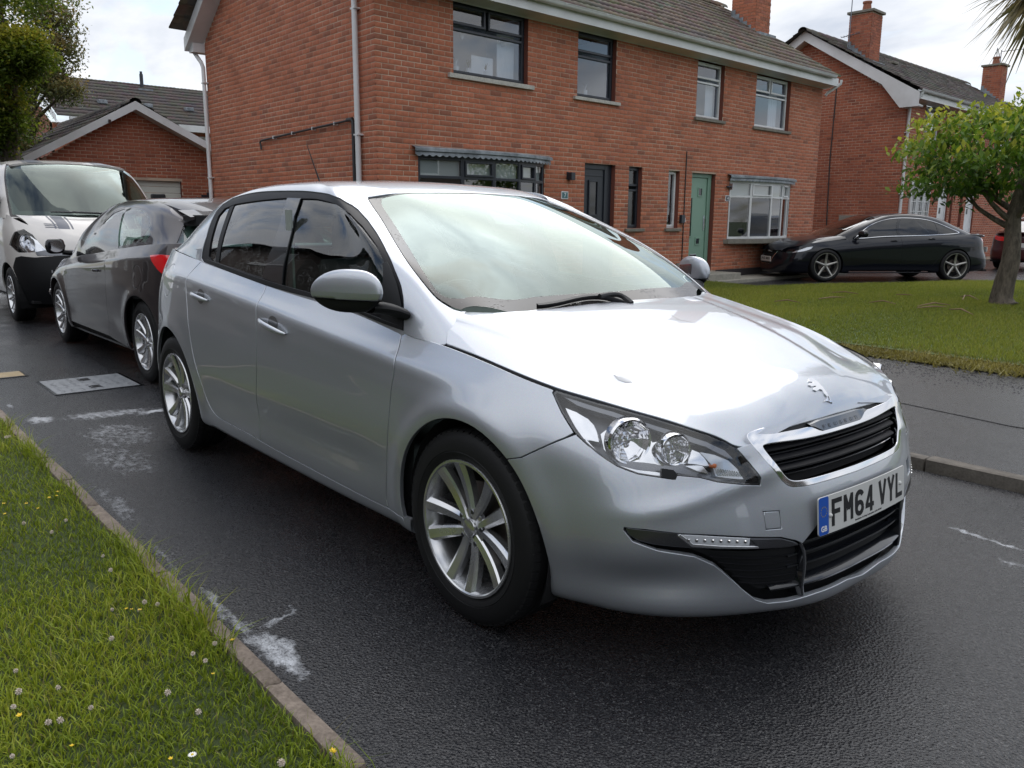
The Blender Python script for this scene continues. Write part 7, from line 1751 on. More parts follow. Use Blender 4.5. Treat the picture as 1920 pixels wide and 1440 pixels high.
# ================================================================ trees
def leaf_mat(name, a, b, c, trans=.45):
    M = Mat(name, a, .5); t_ = M.n('ShaderNodeAttribute', attribute_name='tone').outputs['Fac']; col = M.ramp(t_, [(0, a), (.55, b), (1., c)]); M.link(col, 'Base Color')
    out = [n for n in M.t.nodes if n.type == 'OUTPUT_MATERIAL'][0]; tl_ = M.n('ShaderNodeBsdfTranslucent', {'Color': col}); mx = M.n('ShaderNodeMixShader', {0: trans, 1: M.b.outputs[0], 2: tl_.outputs[0]}); M.t.links.new(mx.outputs[0], out.inputs[0]); return M.m
def bark_mat(name, a, b):
    M = Mat(name, a, .9); v = M.coord('Object', (1, 1, .28)); n = M.noise(v, 22, 8, .7, .5); M.link(M.ramp(n, [(.35, a), (.65, b)]), 'Base Color'); M.bump(n, .9, .02); return M.m
M_bark = bark_mat('bark', (.055, .045, .035), (.17, .14, .11))
def leaves(name, C_, size, mat, parent, droop=.5, tone=None, aspect=.5, fold=.25):
    n = len(C_); s_ = size*rng.uniform(.6, 1.25, n); a = rng.uniform(0, 6.283, n); el = rng.normal(-droop, .45, n)
    d = np.stack([np.cos(a)*np.cos(el), np.sin(a)*np.cos(el), np.sin(el)], 1); w = np.cross(d, [0, 0, 1.]); w /= np.linalg.norm(w, axis=1)[:, None]; roll = rng.normal(0, .5, n)[:, None]; up = np.cross(w, d); w = w*np.cos(roll)+up*np.sin(roll); up = np.cross(w, d)
    s1 = s_[:, None]; base = C_-d*s1*.5; tip = C_+d*s1*.5+up*0; l = C_-d*s1*.05+w*s1*aspect*.5+up*s1*fold*.3; r = C_-d*s1*.05-w*s1*aspect*.5+up*s1*fold*.3; m_ = C_-d*s1*.05-up*s1*.02
    V = np.stack([base, l, tip, r, m_], 1).reshape(-1, 3); i = np.arange(n)*5; F_ = np.concatenate([np.stack([i, i+4, i+1], 1), np.stack([i+1, i+4, i+2], 1), np.stack([i+2, i+4, i+3], 1), np.stack([i+3, i+4, i], 1)])
    o = bulk_mesh(name, V, F_, 3, mat, parent, attr={'tone': np.repeat(tone if tone is not None else rng.random(n), 5)}); return o
# ---- small broad-leaved tree on the far lawn
TX, TY = -1.34, 11.0
TR1 = empty('small_tree', 'small broad-leaved tree with a thick bare trunk on the far lawn at the right', 'tree', loc=(TX, TY, .07))
tr = MB(); tr.tube([(.02, 0, -.05), (-.02, 0, .02), (-.03, .0, .12), (-.01, 0, .35), (.03, .02, .62), (.02, .05, .88), (-.02, .08, 1.08), (-.04, .10, 1.3), (0, .15, 1.7), (.1, .2, 2.3)], [.20, .165, .14, .128, .125, .115, .10, .095, .07, .03], 20)
o = tr.build('trunk', M_bark, TR1, smooth=True, angle=180)
for v in o.data.vertices:
    a = math.atan2(v.co.y, v.co.x); v.co.x += .012*math.sin(3*a+v.co.z*4); v.co.y += .010*math.sin(5*a+v.co.z*7)
centers = []
def limb(b, p, d, L_, r, depth, out, spread=.5, up=.12):
    pts = [p]; q = p.copy(); dd = d.normalized(); n_ = 5
    for k in range(n_):
        dd = (dd+Vector((random.gauss(0, .16), random.gauss(0, .16), random.gauss(up, .10)))).normalized(); q = q+dd*L_/n_; pts.append(q.copy())
    b.tube([tuple(x) for x in pts], [r*(1-.55*k/n_) for k in range(n_+1)], 7, cap=False); out.append((q.copy(), dd.copy(), depth))
    if depth > 0:
        for k in range(3):
            j = random.randint(2, n_); nd = (dd+Vector((random.gauss(0, spread), random.gauss(0, spread), random.gauss(.0, spread*.5)))).normalized(); limb(b, pts[j], nd, L_*.62, r*.42, depth-1, out, spread, up)
random.seed(11)
lb = MB(); ends = []
for k, (p0, dr, L_) in enumerate([((-.02, .09, 1.10), (-.9, -.1, .35), .75), ((-.03, .1, 1.2), (-.5, -.6, .5), .7), ((0, .1, 1.25), (.6, -.5, .45), .75), ((0, .12, 1.4), (.8, .2, .5), .8), ((0, .15, 1.6), (-.5, .7, .6), .8), ((.05, .18, 1.9), (.1, -.2, 1), .6), ((-.03, .1, 1.35), (-.8, .4, .5), .8)]):
    limb(lb, Vector(p0), Vector(dr), L_, .05, 2, ends)
lb.build('branches', M_bark, TR1, smooth=True, angle=180)
cl = []
tn = []
r = rng
ce = np.array([-.1, -.02, 2.16]); rad = np.array([1.62, 1.45, .70])
nclu = 330
for k in range(nclu):
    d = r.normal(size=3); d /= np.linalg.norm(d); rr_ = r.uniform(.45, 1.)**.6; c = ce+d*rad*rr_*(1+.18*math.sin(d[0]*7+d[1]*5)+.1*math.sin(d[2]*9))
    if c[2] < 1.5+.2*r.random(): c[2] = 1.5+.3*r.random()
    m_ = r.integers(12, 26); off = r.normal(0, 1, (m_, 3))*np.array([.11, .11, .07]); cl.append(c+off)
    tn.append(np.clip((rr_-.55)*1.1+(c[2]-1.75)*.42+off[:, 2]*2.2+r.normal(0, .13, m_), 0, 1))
for q, dd, dp in ends:
    m_ = 14; off = r.normal(0, .10, (m_, 3)); cl.append(np.array(q)+off); tn.append(np.clip(.35+off[:, 2]*2+r.normal(0, .15, m_), 0, 1))
cl = np.concatenate(cl); tn = np.concatenate(tn)
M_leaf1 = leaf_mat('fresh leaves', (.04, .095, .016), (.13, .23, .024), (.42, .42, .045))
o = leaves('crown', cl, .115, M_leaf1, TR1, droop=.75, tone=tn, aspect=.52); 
# ---- big tree top left
def big_tree(name, label, base, blobs, size, mat, ncl, per, sp, droop=.4, group=None, trunk_top=2.5, seed=3):
    t = empty(name, label, 'tree', loc=base); rr2 = np.random.default_rng(seed)
    tb = MB(); tb.tube([(0, 0, -.1), (.03, 0, .6), (0, .05, 1.6), (.05, .0, trunk_top), (0, 0, trunk_top+1.2)], [.28, .22, .18, .15, .08], 12); tb.build('trunk', M_bark, t, smooth=True, angle=180)
    br = MB(); C_ = []; tn_ = []
    for (c, rd, dn) in blobs:
        c = np.array(c, float); rd = np.array(rd, float); mid = (c+np.array([0, 0, trunk_top]))/2+np.array([0, 0, .3]); br.tube([(0, 0, trunk_top*.8), tuple(mid), tuple(c)], [.08, .05, .015], 6)
        for k in range(int(ncl*dn)):
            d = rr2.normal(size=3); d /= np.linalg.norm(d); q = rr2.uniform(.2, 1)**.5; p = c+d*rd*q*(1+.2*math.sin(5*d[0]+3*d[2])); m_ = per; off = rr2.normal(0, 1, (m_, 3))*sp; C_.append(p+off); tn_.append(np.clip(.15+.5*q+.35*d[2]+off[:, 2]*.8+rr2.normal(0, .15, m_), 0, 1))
            if k % 3 == 0: br.tube([tuple(c), tuple(p)], [.014, .004], 4, cap=False)
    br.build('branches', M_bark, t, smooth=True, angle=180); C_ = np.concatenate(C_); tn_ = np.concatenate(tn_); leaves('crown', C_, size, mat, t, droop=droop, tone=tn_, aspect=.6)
    return t
M_leaf2 = leaf_mat('dense leaves', (.05, .09, .014), (.14, .20, .02), (.38, .34, .04), .6); M_leaf3 = leaf_mat('wispy leaves', (.07, .09, .03), (.15, .16, .05), (.30, .21, .08), .5)
def wp(px, py, dep):
    d = sight(px, py); return CAM_POS+d*dep
c0 = wp(0, 100, 15.5)
base = (c0[0], c0[1], 0)
def rel(px, py, dep): p = wp(px, py, dep); return (p[0]-base[0], p[1]-base[1], p[2])
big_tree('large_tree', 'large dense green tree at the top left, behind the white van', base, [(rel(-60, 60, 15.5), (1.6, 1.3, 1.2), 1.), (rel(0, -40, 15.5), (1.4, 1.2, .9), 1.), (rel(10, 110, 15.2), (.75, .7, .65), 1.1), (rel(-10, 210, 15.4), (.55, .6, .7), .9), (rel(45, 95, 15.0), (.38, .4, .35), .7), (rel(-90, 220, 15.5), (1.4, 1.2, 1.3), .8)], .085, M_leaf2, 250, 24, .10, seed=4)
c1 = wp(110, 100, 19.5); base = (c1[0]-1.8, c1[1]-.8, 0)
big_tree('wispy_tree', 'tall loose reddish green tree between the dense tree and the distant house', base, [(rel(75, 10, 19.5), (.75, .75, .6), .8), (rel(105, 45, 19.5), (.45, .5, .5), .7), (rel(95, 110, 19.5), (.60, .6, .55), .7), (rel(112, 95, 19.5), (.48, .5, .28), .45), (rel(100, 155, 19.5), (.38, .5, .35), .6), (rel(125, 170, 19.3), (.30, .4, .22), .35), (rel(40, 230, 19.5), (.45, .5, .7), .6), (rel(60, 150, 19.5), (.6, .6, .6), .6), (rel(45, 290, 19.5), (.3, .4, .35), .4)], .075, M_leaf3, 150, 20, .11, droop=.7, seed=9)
# ---- palm-like cordyline, only its crown enters the frame
pc = wp(1985, -75, 6.2); PLM = empty('cordyline_palm', 'spiky palm crown hanging into the top right corner', 'palm', loc=(pc[0], pc[1], .06))
lx, ly = _R[0], _R[1]
tb = MB(); tb.tube([(lx*1.1, ly*1.1, -.1), (lx*1.05, ly*1.05, .8), (lx*.8, ly*.8, 1.8), (0, 0, pc[2]-.1)], [.13, .10, .09, .08], 12); tb.build('trunk', M_bark, PLM, smooth=True, angle=180)
M_palm = leaf_mat('palm leaves', (.05, .055, .02), (.16, .15, .06), (.34, .27, .13), .3)
pv_ = []; pf = []; pt_ = []
for k in range(620):
    a = rng.uniform(0, 6.283); el = rng.uniform(-.9, 1.2); L_ = rng.uniform(.48, .72); d = np.array([math.cos(a)*math.cos(el), math.sin(a)*math.cos(el), math.sin(el)]); w = np.cross(d, [0, 0, 1.]); w /= np.linalg.norm(w); b = len(pv_); c0_ = np.array([0, 0, pc[2]+rng.uniform(-.25, .12)])
    for j, t in enumerate(np.linspace(0, 1, 6)):
        p = c0_+d*L_*t+np.array([0, 0, -1])*(.22*t*t*L_*(1.2-.6*math.sin(el))); ww = .017*math.sin(math.pi*min(t+.12, 1))**.7+.0008; pv_ += [p-w*ww, p+w*ww]; pt_ += [float(np.clip(rng.normal(.5 if el > -.2 else .8, .2), 0, 1))]*2
    for j in range(5): pf.append((b+2*j, b+2*j+1, b+2*j+3, b+2*j+2))
bulk_mesh('fronds', np.array(pv_), np.array(pf), 4, M_palm, PLM, attr={'tone': pt_})
# ================================================================ the other vehicles
def local_pix(S, pts, loc, rz, sc=(1, 1, 1), flip=False):
    c, s = math.cos(-rz), math.sin(-rz); Rm = np.array([[c, -s, 0], [s, c, 0], [0, 0, 1.]]); F3 = np.array([1, -1 if flip else 1, 1])
    o = (Rm@(CAM_POS-np.array(loc)))/np.array(sc)*F3
    return np.array([S.hit(o, (Rm@sight(*p))/np.array(sc)*F3) for p in pts])
def simple_mirror(parent, x, y, z, mat, sc=1., sides=(-1, 1)):
    for sg in sides:
        m_ = empty('door_mirror'); m_.parent = parent; b = MB(); rows = []
        for t in np.linspace(0, 1, 14):
            k = max((1-(2*t-1)**4), .0)**.5*sc+.01; c = np.array([x-.10*t*sc, sg*(y+.02+.19*t*sc), z+.01])
            rows.append([tuple(c+np.array([.07*k*math.cos(a)*(1 if math.cos(a) > 0 else .35), 0, .068*k*math.sin(a)])) for a in np.linspace(0, 2*math.pi, 21)])
        b.grid(rows); b.build('mirror_cap', mat, m_, smooth=True, angle=60)
        b = MB(); b.tube([(x, sg*(y-.03), z-.06), (x, sg*(y+.05), z-.05)], .025, 8); b.build('mirror_arm', M_black_soft, m_)
        b = MB(); cx_, cy_ = x-.085*sc, sg*(y+.115*sc); b.lathe([(.0001, 0), (.052*sc, 0)], lambda u, v, h: (cx_-.012-u*.0, cy_+u*1.25*.98, z+.01+v), 20); b.build('mirror_glass', M_chrome, m_, recalc=False)
def door_pull(parent, S, uv, mat, flip):
    F3 = np.array([1, 1 if flip else 1, 1])
    for sg in (1, -1):
        a = np.array([uv+np.array([-.075, .004]), uv+np.array([.075, -.004])]); P_, N_ = S.ev(np.array([a[0]+(a[1]-a[0])*t for t in np.linspace(0, 1, 9)])); b = MB()
        b.tube([tuple((p+n*(.006+.02*math.sin(math.pi*i/8)))*np.array([1, sg, 1])) for i, (p, n) in enumerate(zip(P_, N_))], [.008+.004*math.sin(math.pi*i/8) for i in range(9)], 8); b.build('door_handle', mat, parent, smooth=True)
# ---------- grey three-door hatchback
M_greyp = paint('warm grey paint', (.050, .043, .046), metal=.5, rough=.34, flake=.15, coat=.9, coat_rough=.03, coat_ior=1.4)
GL_, GR_, GS_ = (-4.72, .43, 0.), math.pi, (1.02, .985, .985)
G1 = empty('grey_hatchback', 'dark grey three-door hatchback parked nose away, between the silver hatchback and the white van', 'car', loc=GL_, rz=GR_); 
gb0 = empty('body'); gb0.parent = G1; gb0.scale = GS_
gp_ = lambda S, pts: local_pix(S, pts, GL_, GR_, GS_, True)
af = S1.side(circ_side(1.31, .318, .350, 32, R(-24), R(204))); ar_ = S1.side(circ_side(-1.31, .322, .358, 32, R(-22), R(202)))
dF = S1.near([(.93, -.8, .90), (.90, -.9, .70), (.88, -.9, .50), (.88, -.9, .26)]); dF[0, 1] = vtop
dR = S1.near([(-.42, -.8, 1.02), (-.50, -.9, .8), (-.48, -.9, .5), (-.40, -.9, .26)]); dR[0, 1] = vtop
dF, dR = sm(dF, 16), sm(dR, 16)
kw = dict(both=True, step=.035, edge_step=.025, gap=.003)
panel('door', S1, np.concatenate([dR, dF[::-1]]), M_greyp, gb0, **kw)
panel('front_wing', S1, np.concatenate([[[0, .09]], [[af[0, 0], .09]], af, [[dF[-1, 0], af[-1, 1]]], dF[::-1], [[0, vtop]]]), M_greyp, gb0, both=True, step=.035, edge_step=.025, gap=.001)
tlg = gp_(S1, [(282, 479), (300, 478), (332, 480), (329, 499), (318, 511), (304, 513), (295, 504), (287, 493)])
fu = S1.side(circ_side(-1.30, .83, .085, 24)[:-1])
uT = S1.U[-1]-.62
panel('rear_quarter', S1, np.concatenate([dR, [[ar_[0, 0], max(ar_[0, 1], .07)]], ar_, [[ar_[-1, 0]+.01, .02]], [[uT, .02]], [[uT, vtop]]]), M_greyp, gb0, holes=[fu], **kw)
panel('fuel_flap', S1, fu, M_greyp, gb0, both=True, step=.03)
panel('tail_lamp', S1, tlg, M_red, gb0, both=True, off=.004, gap=0, rim=.01, step=.02)
panel('tailgate', S1, np.array([[uT, .02], [S1.U[-1], .02], [S1.U[-1], vtop], [uT, vtop]]), M_greyp, gb0, **kw)
panel('sill', S1, np.array([[af[-1, 0]+.01, vbot], [ar_[0, 0]-.01, vbot], [ar_[0, 0]-.01, .065], [af[-1, 0]+.01, .065]]), M_black_trim, gb0, **kw)
panel('bonnet', S2, np.array([[0, 0], [S2.U[-1], 0], [S2.U[-1], S2.V[-1]*.93], [0, S2.V[-1]*.93]]), M_greyp, gb0, both=True, gap=.001, step=.05, edge_step=.05)
dl = gp_(S3, [(163.5, 483), (190, 477), (230, 469), (262, 462), (274, 456), (283, 440), (284, 424), (281.5, 407), (272, 393), (255, 389), (236, 388), (215, 396), (198, 411), (180, 441)])
WSg = S3.near([(1.02, -.72, .95), (.76, -.66, 1.10), (.46, -.60, 1.24), (.18, -.54, 1.345)])
uW = S3.near([(-1.62, -.66, 1.2)])[0, 0]
panel('side_frame', S3, np.concatenate([[[WSg[0, 0], .005]], WSg, [[WSg[-1, 0], vr+.02]], [[uW, vr+.02]], [[uW, .001]]]), M_greyp, gb0, holes=[dl], both=True, gap=.001, step=.03, edge_step=.02)
panel('window_trim', S3, dl, M_black_gloss, gb0, holes=[offset_poly(resample(dl if area2(dl) > 0 else dl[::-1], .03), .022)], both=True, gap=0, rim=.01, off=-.002, step=.02)
panel('pillar', S3, gp_(S3, [(222, 470), (233, 468), (247, 389), (236, 389)]), M_black_gloss, gb0, both=True, gap=0, rim=0, off=.001, step=.04)
panel('side_window', S3, dl, M_sideglass, gb0, both=True, gap=.005, rim=0, off=-.006, step=.05)
panel('windscreen', S3, np.concatenate([[[0, 0]], [[WSg[0, 0], .004]], WSg, [[0, WSg[-1, 1]]]]), M_sideglass, gb0, full='u', gap=.002, rim=0, step=.05)
rwp = np.array([[uW, .03], [S3.U[-1], .03], [S3.U[-1], vr-.05], [uW, vr-.05]])
panel('rear_window', S3, rwp, M_sideglass, gb0, both=True, gap=.002, rim=0, off=-.004, step=.05)
panel('tailgate_base', S3, np.array([[uW, .0], [S3.U[-1], .0], [S3.U[-1], .03], [uW, .03]]), M_greyp, gb0, both=True, gap=.0005, rim=.005)
panel('roof', S4, rf, M_greyp, gb0, full='v', gap=0, rim=.02, step=.05)
spg = MB(); rows = []
for y in np.linspace(-.60, .60, 21):
    k = abs(y)/.60; rows.append([(-1.50, y, 1.362-.03*k), (-1.80+.05*k*k, y, 1.322-.04*k**2), (-1.795+.05*k*k, y, 1.302-.045*k**2), (-1.60, y, 1.295-.06*k), (-1.50, y, 1.30-.04*k)])
spg.grid(rows); spg.build('spoiler', M_greyp, gb0, smooth=True, angle=40)
b = MB(); b.box(-1.77, -1.50, -.57, .57, 1.215, 1.298); b.build('spoiler_underside', M_black_soft, gb0, bevel=.01)
b = MB(); b.box(-1.9, 1.7, -.72, .72, .2, .24)
for xc in (1.31, -1.31):
    for sg in (-1, 1): b.grid([[(xc+.36*math.cos(a), sg*w_, .318+.36*math.sin(a)) for w_ in (.84, .5)] for a in np.linspace(R(-25), R(205), 18)])
b.build('underbody', M_void, gb0)
sk = S1.near([(0, 0, 0)]); panel('inner_skin', S1, np.array([[dF[0, 0]-.2, .08], [dF[0, 0]-.2, vtop], [uT, vtop], [uT, .5], [ar_[-1, 0]-.3, .47], [ar_[0, 0]-.05, .47], [ar_[0, 0]-.08, .08]]), M_void, gb0, both=True, gap=0, rim=0, off=-.02, step=.1, edge_step=.1)
gcab = cab.copy(); link(gcab, G1); gcab.scale = GS_
for ch in cab.children: copy_tree(ch, gcab)
door_pull(gb0, S1, S1.near([(-.22, -.9, .82)])[0], M_greyp, True)
simple_mirror(gb0, .80, .86, .99, M_black_gloss, 1.05)
for p, s_ in (((1.336, .853, .316), 1), ((-1.336, .853, .316), 1), ((1.336, -.853, .316), -1), ((-1.336, -.853, .316), -1)): wheel(G1, p, s_, detail=(s_ == 1), phase=R(30))
lg = MB(); lg.add([(1.36+.0, .885, .70), (1.40, .888, .70), (1.40, .888, .725), (1.36, .885, .725)], [(0, 1, 2, 3)]); lg.build('side_repeater', M_lens_white, G1)
# ---------- white van
M_vanp = paint('van white paint', (.66, .63, .60), rough=.4, coat=.9, coat_rough=.05)
VL = (-9.80, .44, 0.)
V1 = empty('white_van', 'white van with grey bonnet stripes and black bumper at the left edge', 'van', loc=VL)
def C_(*p): return [(x, -w, z) for x, w, z in p]
VA = [C_((2.30,0,.24),(2.38,0,.42),(2.39,0,.62),(2.35,0,.82),(2.26,0,.98),(2.12,0,1.10)), C_((2.27,.40,.24),(2.34,.40,.42),(2.35,.41,.62),(2.31,.41,.82),(2.22,.41,.99),(2.08,.40,1.11)),
      C_((2.12,.68,.24),(2.19,.71,.42),(2.20,.72,.62),(2.15,.72,.82),(2.06,.71,1.0),(1.92,.68,1.14)), C_((1.93,.82,.24),(1.98,.855,.42),(1.99,.87,.62),(1.95,.865,.82),(1.86,.85,1.03),(1.74,.80,1.20)),
      C_((1.55,.87,.26),(1.55,.925,.42),(1.55,.945,.62),(1.55,.945,.85),(1.55,.925,1.08),(1.50,.865,1.27)), C_((.9,.88,.27),(.9,.935,.42),(.9,.952,.62),(.9,.952,.88),(.9,.94,1.12),(.9,.90,1.30)),
      C_((0,.88,.27),(0,.935,.42),(0,.955,.62),(0,.955,.9),(0,.945,1.14),(0,.905,1.32)), C_((-1.55,.88,.27),(-1.55,.935,.42),(-1.55,.955,.62),(-1.55,.955,.9),(-1.55,.945,1.14),(-1.55,.905,1.32)),
      C_((-2.2,.86,.30),(-2.22,.91,.42),(-2.24,.93,.62),(-2.24,.93,.9),(-2.22,.92,1.14),(-2.2,.88,1.32)), C_((-2.36,.6,.32),(-2.38,.62,.42),(-2.39,.64,.62),(-2.39,.64,.9),(-2.38,.63,1.14),(-2.36,.6,1.32)), C_((-2.38,0,.32),(-2.40,0,.42),(-2.41,0,.62),(-2.41,0,.9),(-2.40,0,1.14),(-2.38,0,1.32))]
SV1 = Surf(VA, 260, 70, sym0=True, sym1=True); 
if SV1.Nn[150, 30, 1] > 0: SV1.flip()
VB = [C_((2.15,0,1.07),(2.13,.28,1.075),(2.02,.55,1.085),(1.86,.76,1.10)), C_((2.02,0,1.155),(2.0,.28,1.16),(1.90,.55,1.17),(1.74,.80,1.18)), C_((1.88,0,1.215),(1.86,.29,1.22),(1.77,.58,1.235),(1.62,.84,1.235)), C_((1.74,0,1.265),(1.72,.30,1.27),(1.64,.60,1.285),(1.48,.88,1.27)), C_((1.60,0,1.31),(1.58,.30,1.315),(1.50,.62,1.33),(1.36,.92,1.30))]
SV2 = Surf(VB, 70, 70, symv=True); 
if SV2.Nn[40, 20, 2] < 0: SV2.flip()
VG = [C_((1.84,0,1.22),(1.52,0,1.50),(1.17,0,1.76),(.82,0,1.93),(.55,0,1.965)), C_((1.80,.35,1.225),(1.49,.34,1.50),(1.15,.32,1.755),(.81,.30,1.925),(.55,.28,1.96)), C_((1.68,.70,1.24),(1.38,.68,1.50),(1.07,.65,1.74),(.77,.60,1.905),(.52,.55,1.95)),
      C_((1.52,.865,1.23),(1.24,.825,1.49),(.96,.78,1.72),(.68,.71,1.885),(.45,.62,1.94)), C_((1.0,.905,1.26),(.85,.88,1.50),(.62,.84,1.72),(.38,.76,1.885),(.25,.66,1.94)), C_((0,.91,1.29),(0,.89,1.50),(0,.855,1.72),(0,.78,1.89),(0,.67,1.945)),
      C_((-1.5,.91,1.29),(-1.5,.89,1.50),(-1.5,.855,1.72),(-1.5,.78,1.89),(-1.5,.67,1.945)), C_((-2.2,.885,1.29),(-2.2,.865,1.50),(-2.17,.83,1.72),(-2.12,.75,1.88),(-2.0,.65,1.93)), C_((-2.36,.6,1.30),(-2.35,.59,1.50),(-2.32,.57,1.72),(-2.26,.52,1.88),(-2.1,.45,1.93)), C_((-2.39,0,1.30),(-2.38,0,1.50),(-2.35,0,1.73),(-2.28,0,1.90),(-2.1,0,1.95))]
SV3 = Surf(VG, 240, 60, sym0=True, sym1=True)
if SV3.Nn[130, 30, 1] > 0: SV3.flip()
SV4 = Surf([[(x, -w, zc-dz) for w, dz in ((0, 0), (.25, .004), (.5, .014), (.68, .045))] for x, zc in ((.86, 1.925), (.6, 1.965), (0, 1.98), (-1.2, 1.98), (-2.0, 1.965), (-2.25, 1.92))], 80, 40, symv=True)
if SV4.Nn[40, 20, 2] < 0: SV4.flip()
va_f = SV1.side(circ_side(1.55, .33, .385, 30, R(-20), R(200))); va_r = SV1.side(circ_side(-1.55, .33, .385, 30, R(-20), R(200)))
vT, vU = SV1.V[-1]-.002, SV1.U[-1]
kv = dict(both=True, step=.05, edge_step=.03, gap=.002)
vd = SV1.near([(.62, -.9, 1.3), (.60, -.95, .9), (.60, -.95, .3)]); vd[0, 1] = vT
vbump = SV1.near([(2.30, 0, .80), (2.27, -.40, .80), (2.12, -.72, .78), (1.98, -.85, .80), (1.88, -.90, .78), (1.80, -.92, .66)])
vbump[0, 0] = 0
panel('front_bumper', SV1, np.concatenate([[[0, .001]], [[va_f[0, 0], .001]], va_f[:6], vbump[::-1]]), M_black_soft, V1, full='u', gap=.001, step=.05, edge_step=.03)
vh = SV1.near([(1.72, -.92, .92), (1.80, -.88, 1.08), (1.90, -.80, 1.13), (2.02, -.73, 1.06), (2.14, -.69, .96), (2.20, -.62, .86), (2.10, -.74, .84), (1.93, -.88, .84)])
panel('front_wing', SV1, np.concatenate([vbump, va_f[6:], [[vd[-1, 0], va_f[-1, 1]]], vd[::-1], [[0, vT]]]), M_vanp, V1, holes=[vh], both=True, gap=.001, step=.05, edge_step=.03)
panel('side_panel', SV1, np.concatenate([vd, [[va_r[0, 0], max(va_r[0, 1], .04)]], va_r, [[vU, .01]], [[vU, vT]]]), M_vanp, V1, **kv)
panel('sill', SV1, np.array([[va_f[-1, 0], .001], [va_r[0, 0], .001], [va_r[0, 0], .06], [va_f[-1, 0], .06]]), M_black_soft, V1, **kv)
for mi in (False, True):
    HH = empty('headlamp'); HH.parent = V1
    panel('lens', SV1, vh, M_glass_clear, HH, mirror=mi, gap=.002, rim=0, step=.03); panel('housing', SV1, vh, M_chrome, HH, mirror=mi, gap=0, rim=0, off=-.07, step=.04)
    p, n = SV1.ev(SV1.near([(1.98, -.80, .97)])); c = p[0]-n[0]*.02; sg = 1 if mi else -1
    for dy, rad in ((.0, .085),):
        b = MB(); b.lathe([(rad, .0), (rad*.9, -.02), (rad*.5, -.05), (rad*.15, -.05), (.0001, -.03)], lambda x, y, h, c=c, sg=sg: (c[0]+h+abs(x)*.0-x*.5*1, sg*(-c[1])*1.0+sg*0-(-sg)*x*0+(x*.86*(-sg)), c[2]+y), 24); b.build('reflector', M_chrome, HH, smooth=True)
grl = SV1.near([(2.31, 0, .86), (2.28, -.35, .86), (2.16, -.62, .855), (2.10, -.70, .835), (2.13, -.70, .80), (2.30, -.35, .80), (2.33, 0, .80)]); grl[0, 0] = grl[-1, 0] = 0
panel('grille_strip', SV1, grl, M_chrome_d, V1, full='u', gap=0, rim=.01, off=.004, step=.04)
bv = np.array([[0, 0], [SV2.U[-1]*.80, 0], [SV2.U[-1]*.80, SV2.V[-1]*.90], [0, SV2.V[-1]*.90]])
panel('bonnet', SV2, bv, M_vanp, V1, full='v', gap=.001, rim=.02, step=.04)
M_stripe = Mat('grey vinyl', (.10, .11, .14), .35).m
for S_, u0, u1 in ((SV2, .02, SV2.U[-1]*.79), (SV4, .0, .9)):
    for sg in (-1, 1):
        for (a, b_) in ((.345, .475), (.305, .325), (.495, .515)): panel('stripe', S_, np.array([[u0, a], [u1, a], [u1, b_], [u0, b_]]), M_stripe, V1, mirror=sg > 0, gap=0, rim=0, off=.0025, step=.05, edge_step=.04)
for k in range(4): 
    u_ = .03+k*.035; panel('stripe', SV2, np.array([[u_, .475], [u_+.014, .475], [u_+.014, .62], [u_, .62]]), M_stripe, V1, both=True, gap=0, rim=0, off=.0025)
Wv = SV3.near([(1.53, -.855, 1.25), (1.25, -.818, 1.49), (.97, -.772, 1.72), (.72, -.695, 1.875)]); Wt = SV3.near([(.80, -.55, 1.905), (.83, -.3, 1.915), (.845, -.02, 1.92)])
wsv = np.concatenate([[[0, .0]], [[Wv[0, 0]-.15, .0]], Wv, Wt[:-1], [[0, Wt[-1, 1]]]])
panel('windscreen', SV3, wsv, M_screen, V1, full='u', gap=.03, rim=0, off=-.001, step=.05)
panel('windscreen_surround', SV3, np.concatenate([wsv[1:], [[0, Wt[-1, 1]-.05]], [[Wv[-1, 0]-.035, Wt[-1, 1]-.05]], [[Wv[1, 0]-.04, Wv[1, 1]]], [[Wv[0, 0]-.10, .09]], [[0, .09]], [[0, 0]]]), M_frit, V1, full='u', gap=.004, rim=0, off=-.004, step=.05)
sv = SV3.near([(1.00, -.87, 1.36), (.86, -.85, 1.55), (.68, -.82, 1.72), (.50, -.80, 1.78), (.10, -.84, 1.78), (.05, -.90, 1.34)])
vrv = SV3.near([VG[5][3], VG[4][3]])[:, 1].mean()
panel('upper_side', SV3, np.concatenate([[[Wv[0, 0]-.14, .001]], Wv, [[Wv[-1, 0], vrv+.04]], [[SV3.U[-1], vrv+.04]], [[SV3.U[-1], .001]]]), M_vanp, V1, holes=[sv], both=True, gap=.001, step=.05, edge_step=.03)
panel('door_window', SV3, sv, M_sideglass, V1, both=True, gap=.0, rim=0, off=-.005, step=.06)
panel('roof', SV4, np.array([[.0, 0], [SV4.U[-1], 0], [SV4.U[-1], SV4.V[-1]], [.0, SV4.V[-1]]]), M_vanp, V1, full='v', gap=0, rim=.02, step=.08, edge_step=.05)
b = MB(); b.box(-2.3, 2.1, -.8, .8, .25, .28); b.box(.2, .3, -.85, .85, .3, 1.85); b.box(1.4, 1.6, -.85, .85, .5, 1.22)
for xc in (1.55, -1.55):
    for sg in (-1, 1): b.grid([[(xc+.39*math.cos(a), sg*w_, .33+.39*math.sin(a)) for w_ in (.90, .5)] for a in np.linspace(R(-22), R(202), 18)])
b.build('underbody', M_void, V1)
for p, s_ in (((1.55, -.925, .33), -1), ((1.55, .925, .33), 1), ((-1.55, -.925, .33), -1), ((-1.55, .925, .33), 1)): wheel(V1, p, s_, r_tyre=.33, r_rim=.222, detail=False, spokes='multi', n=9)
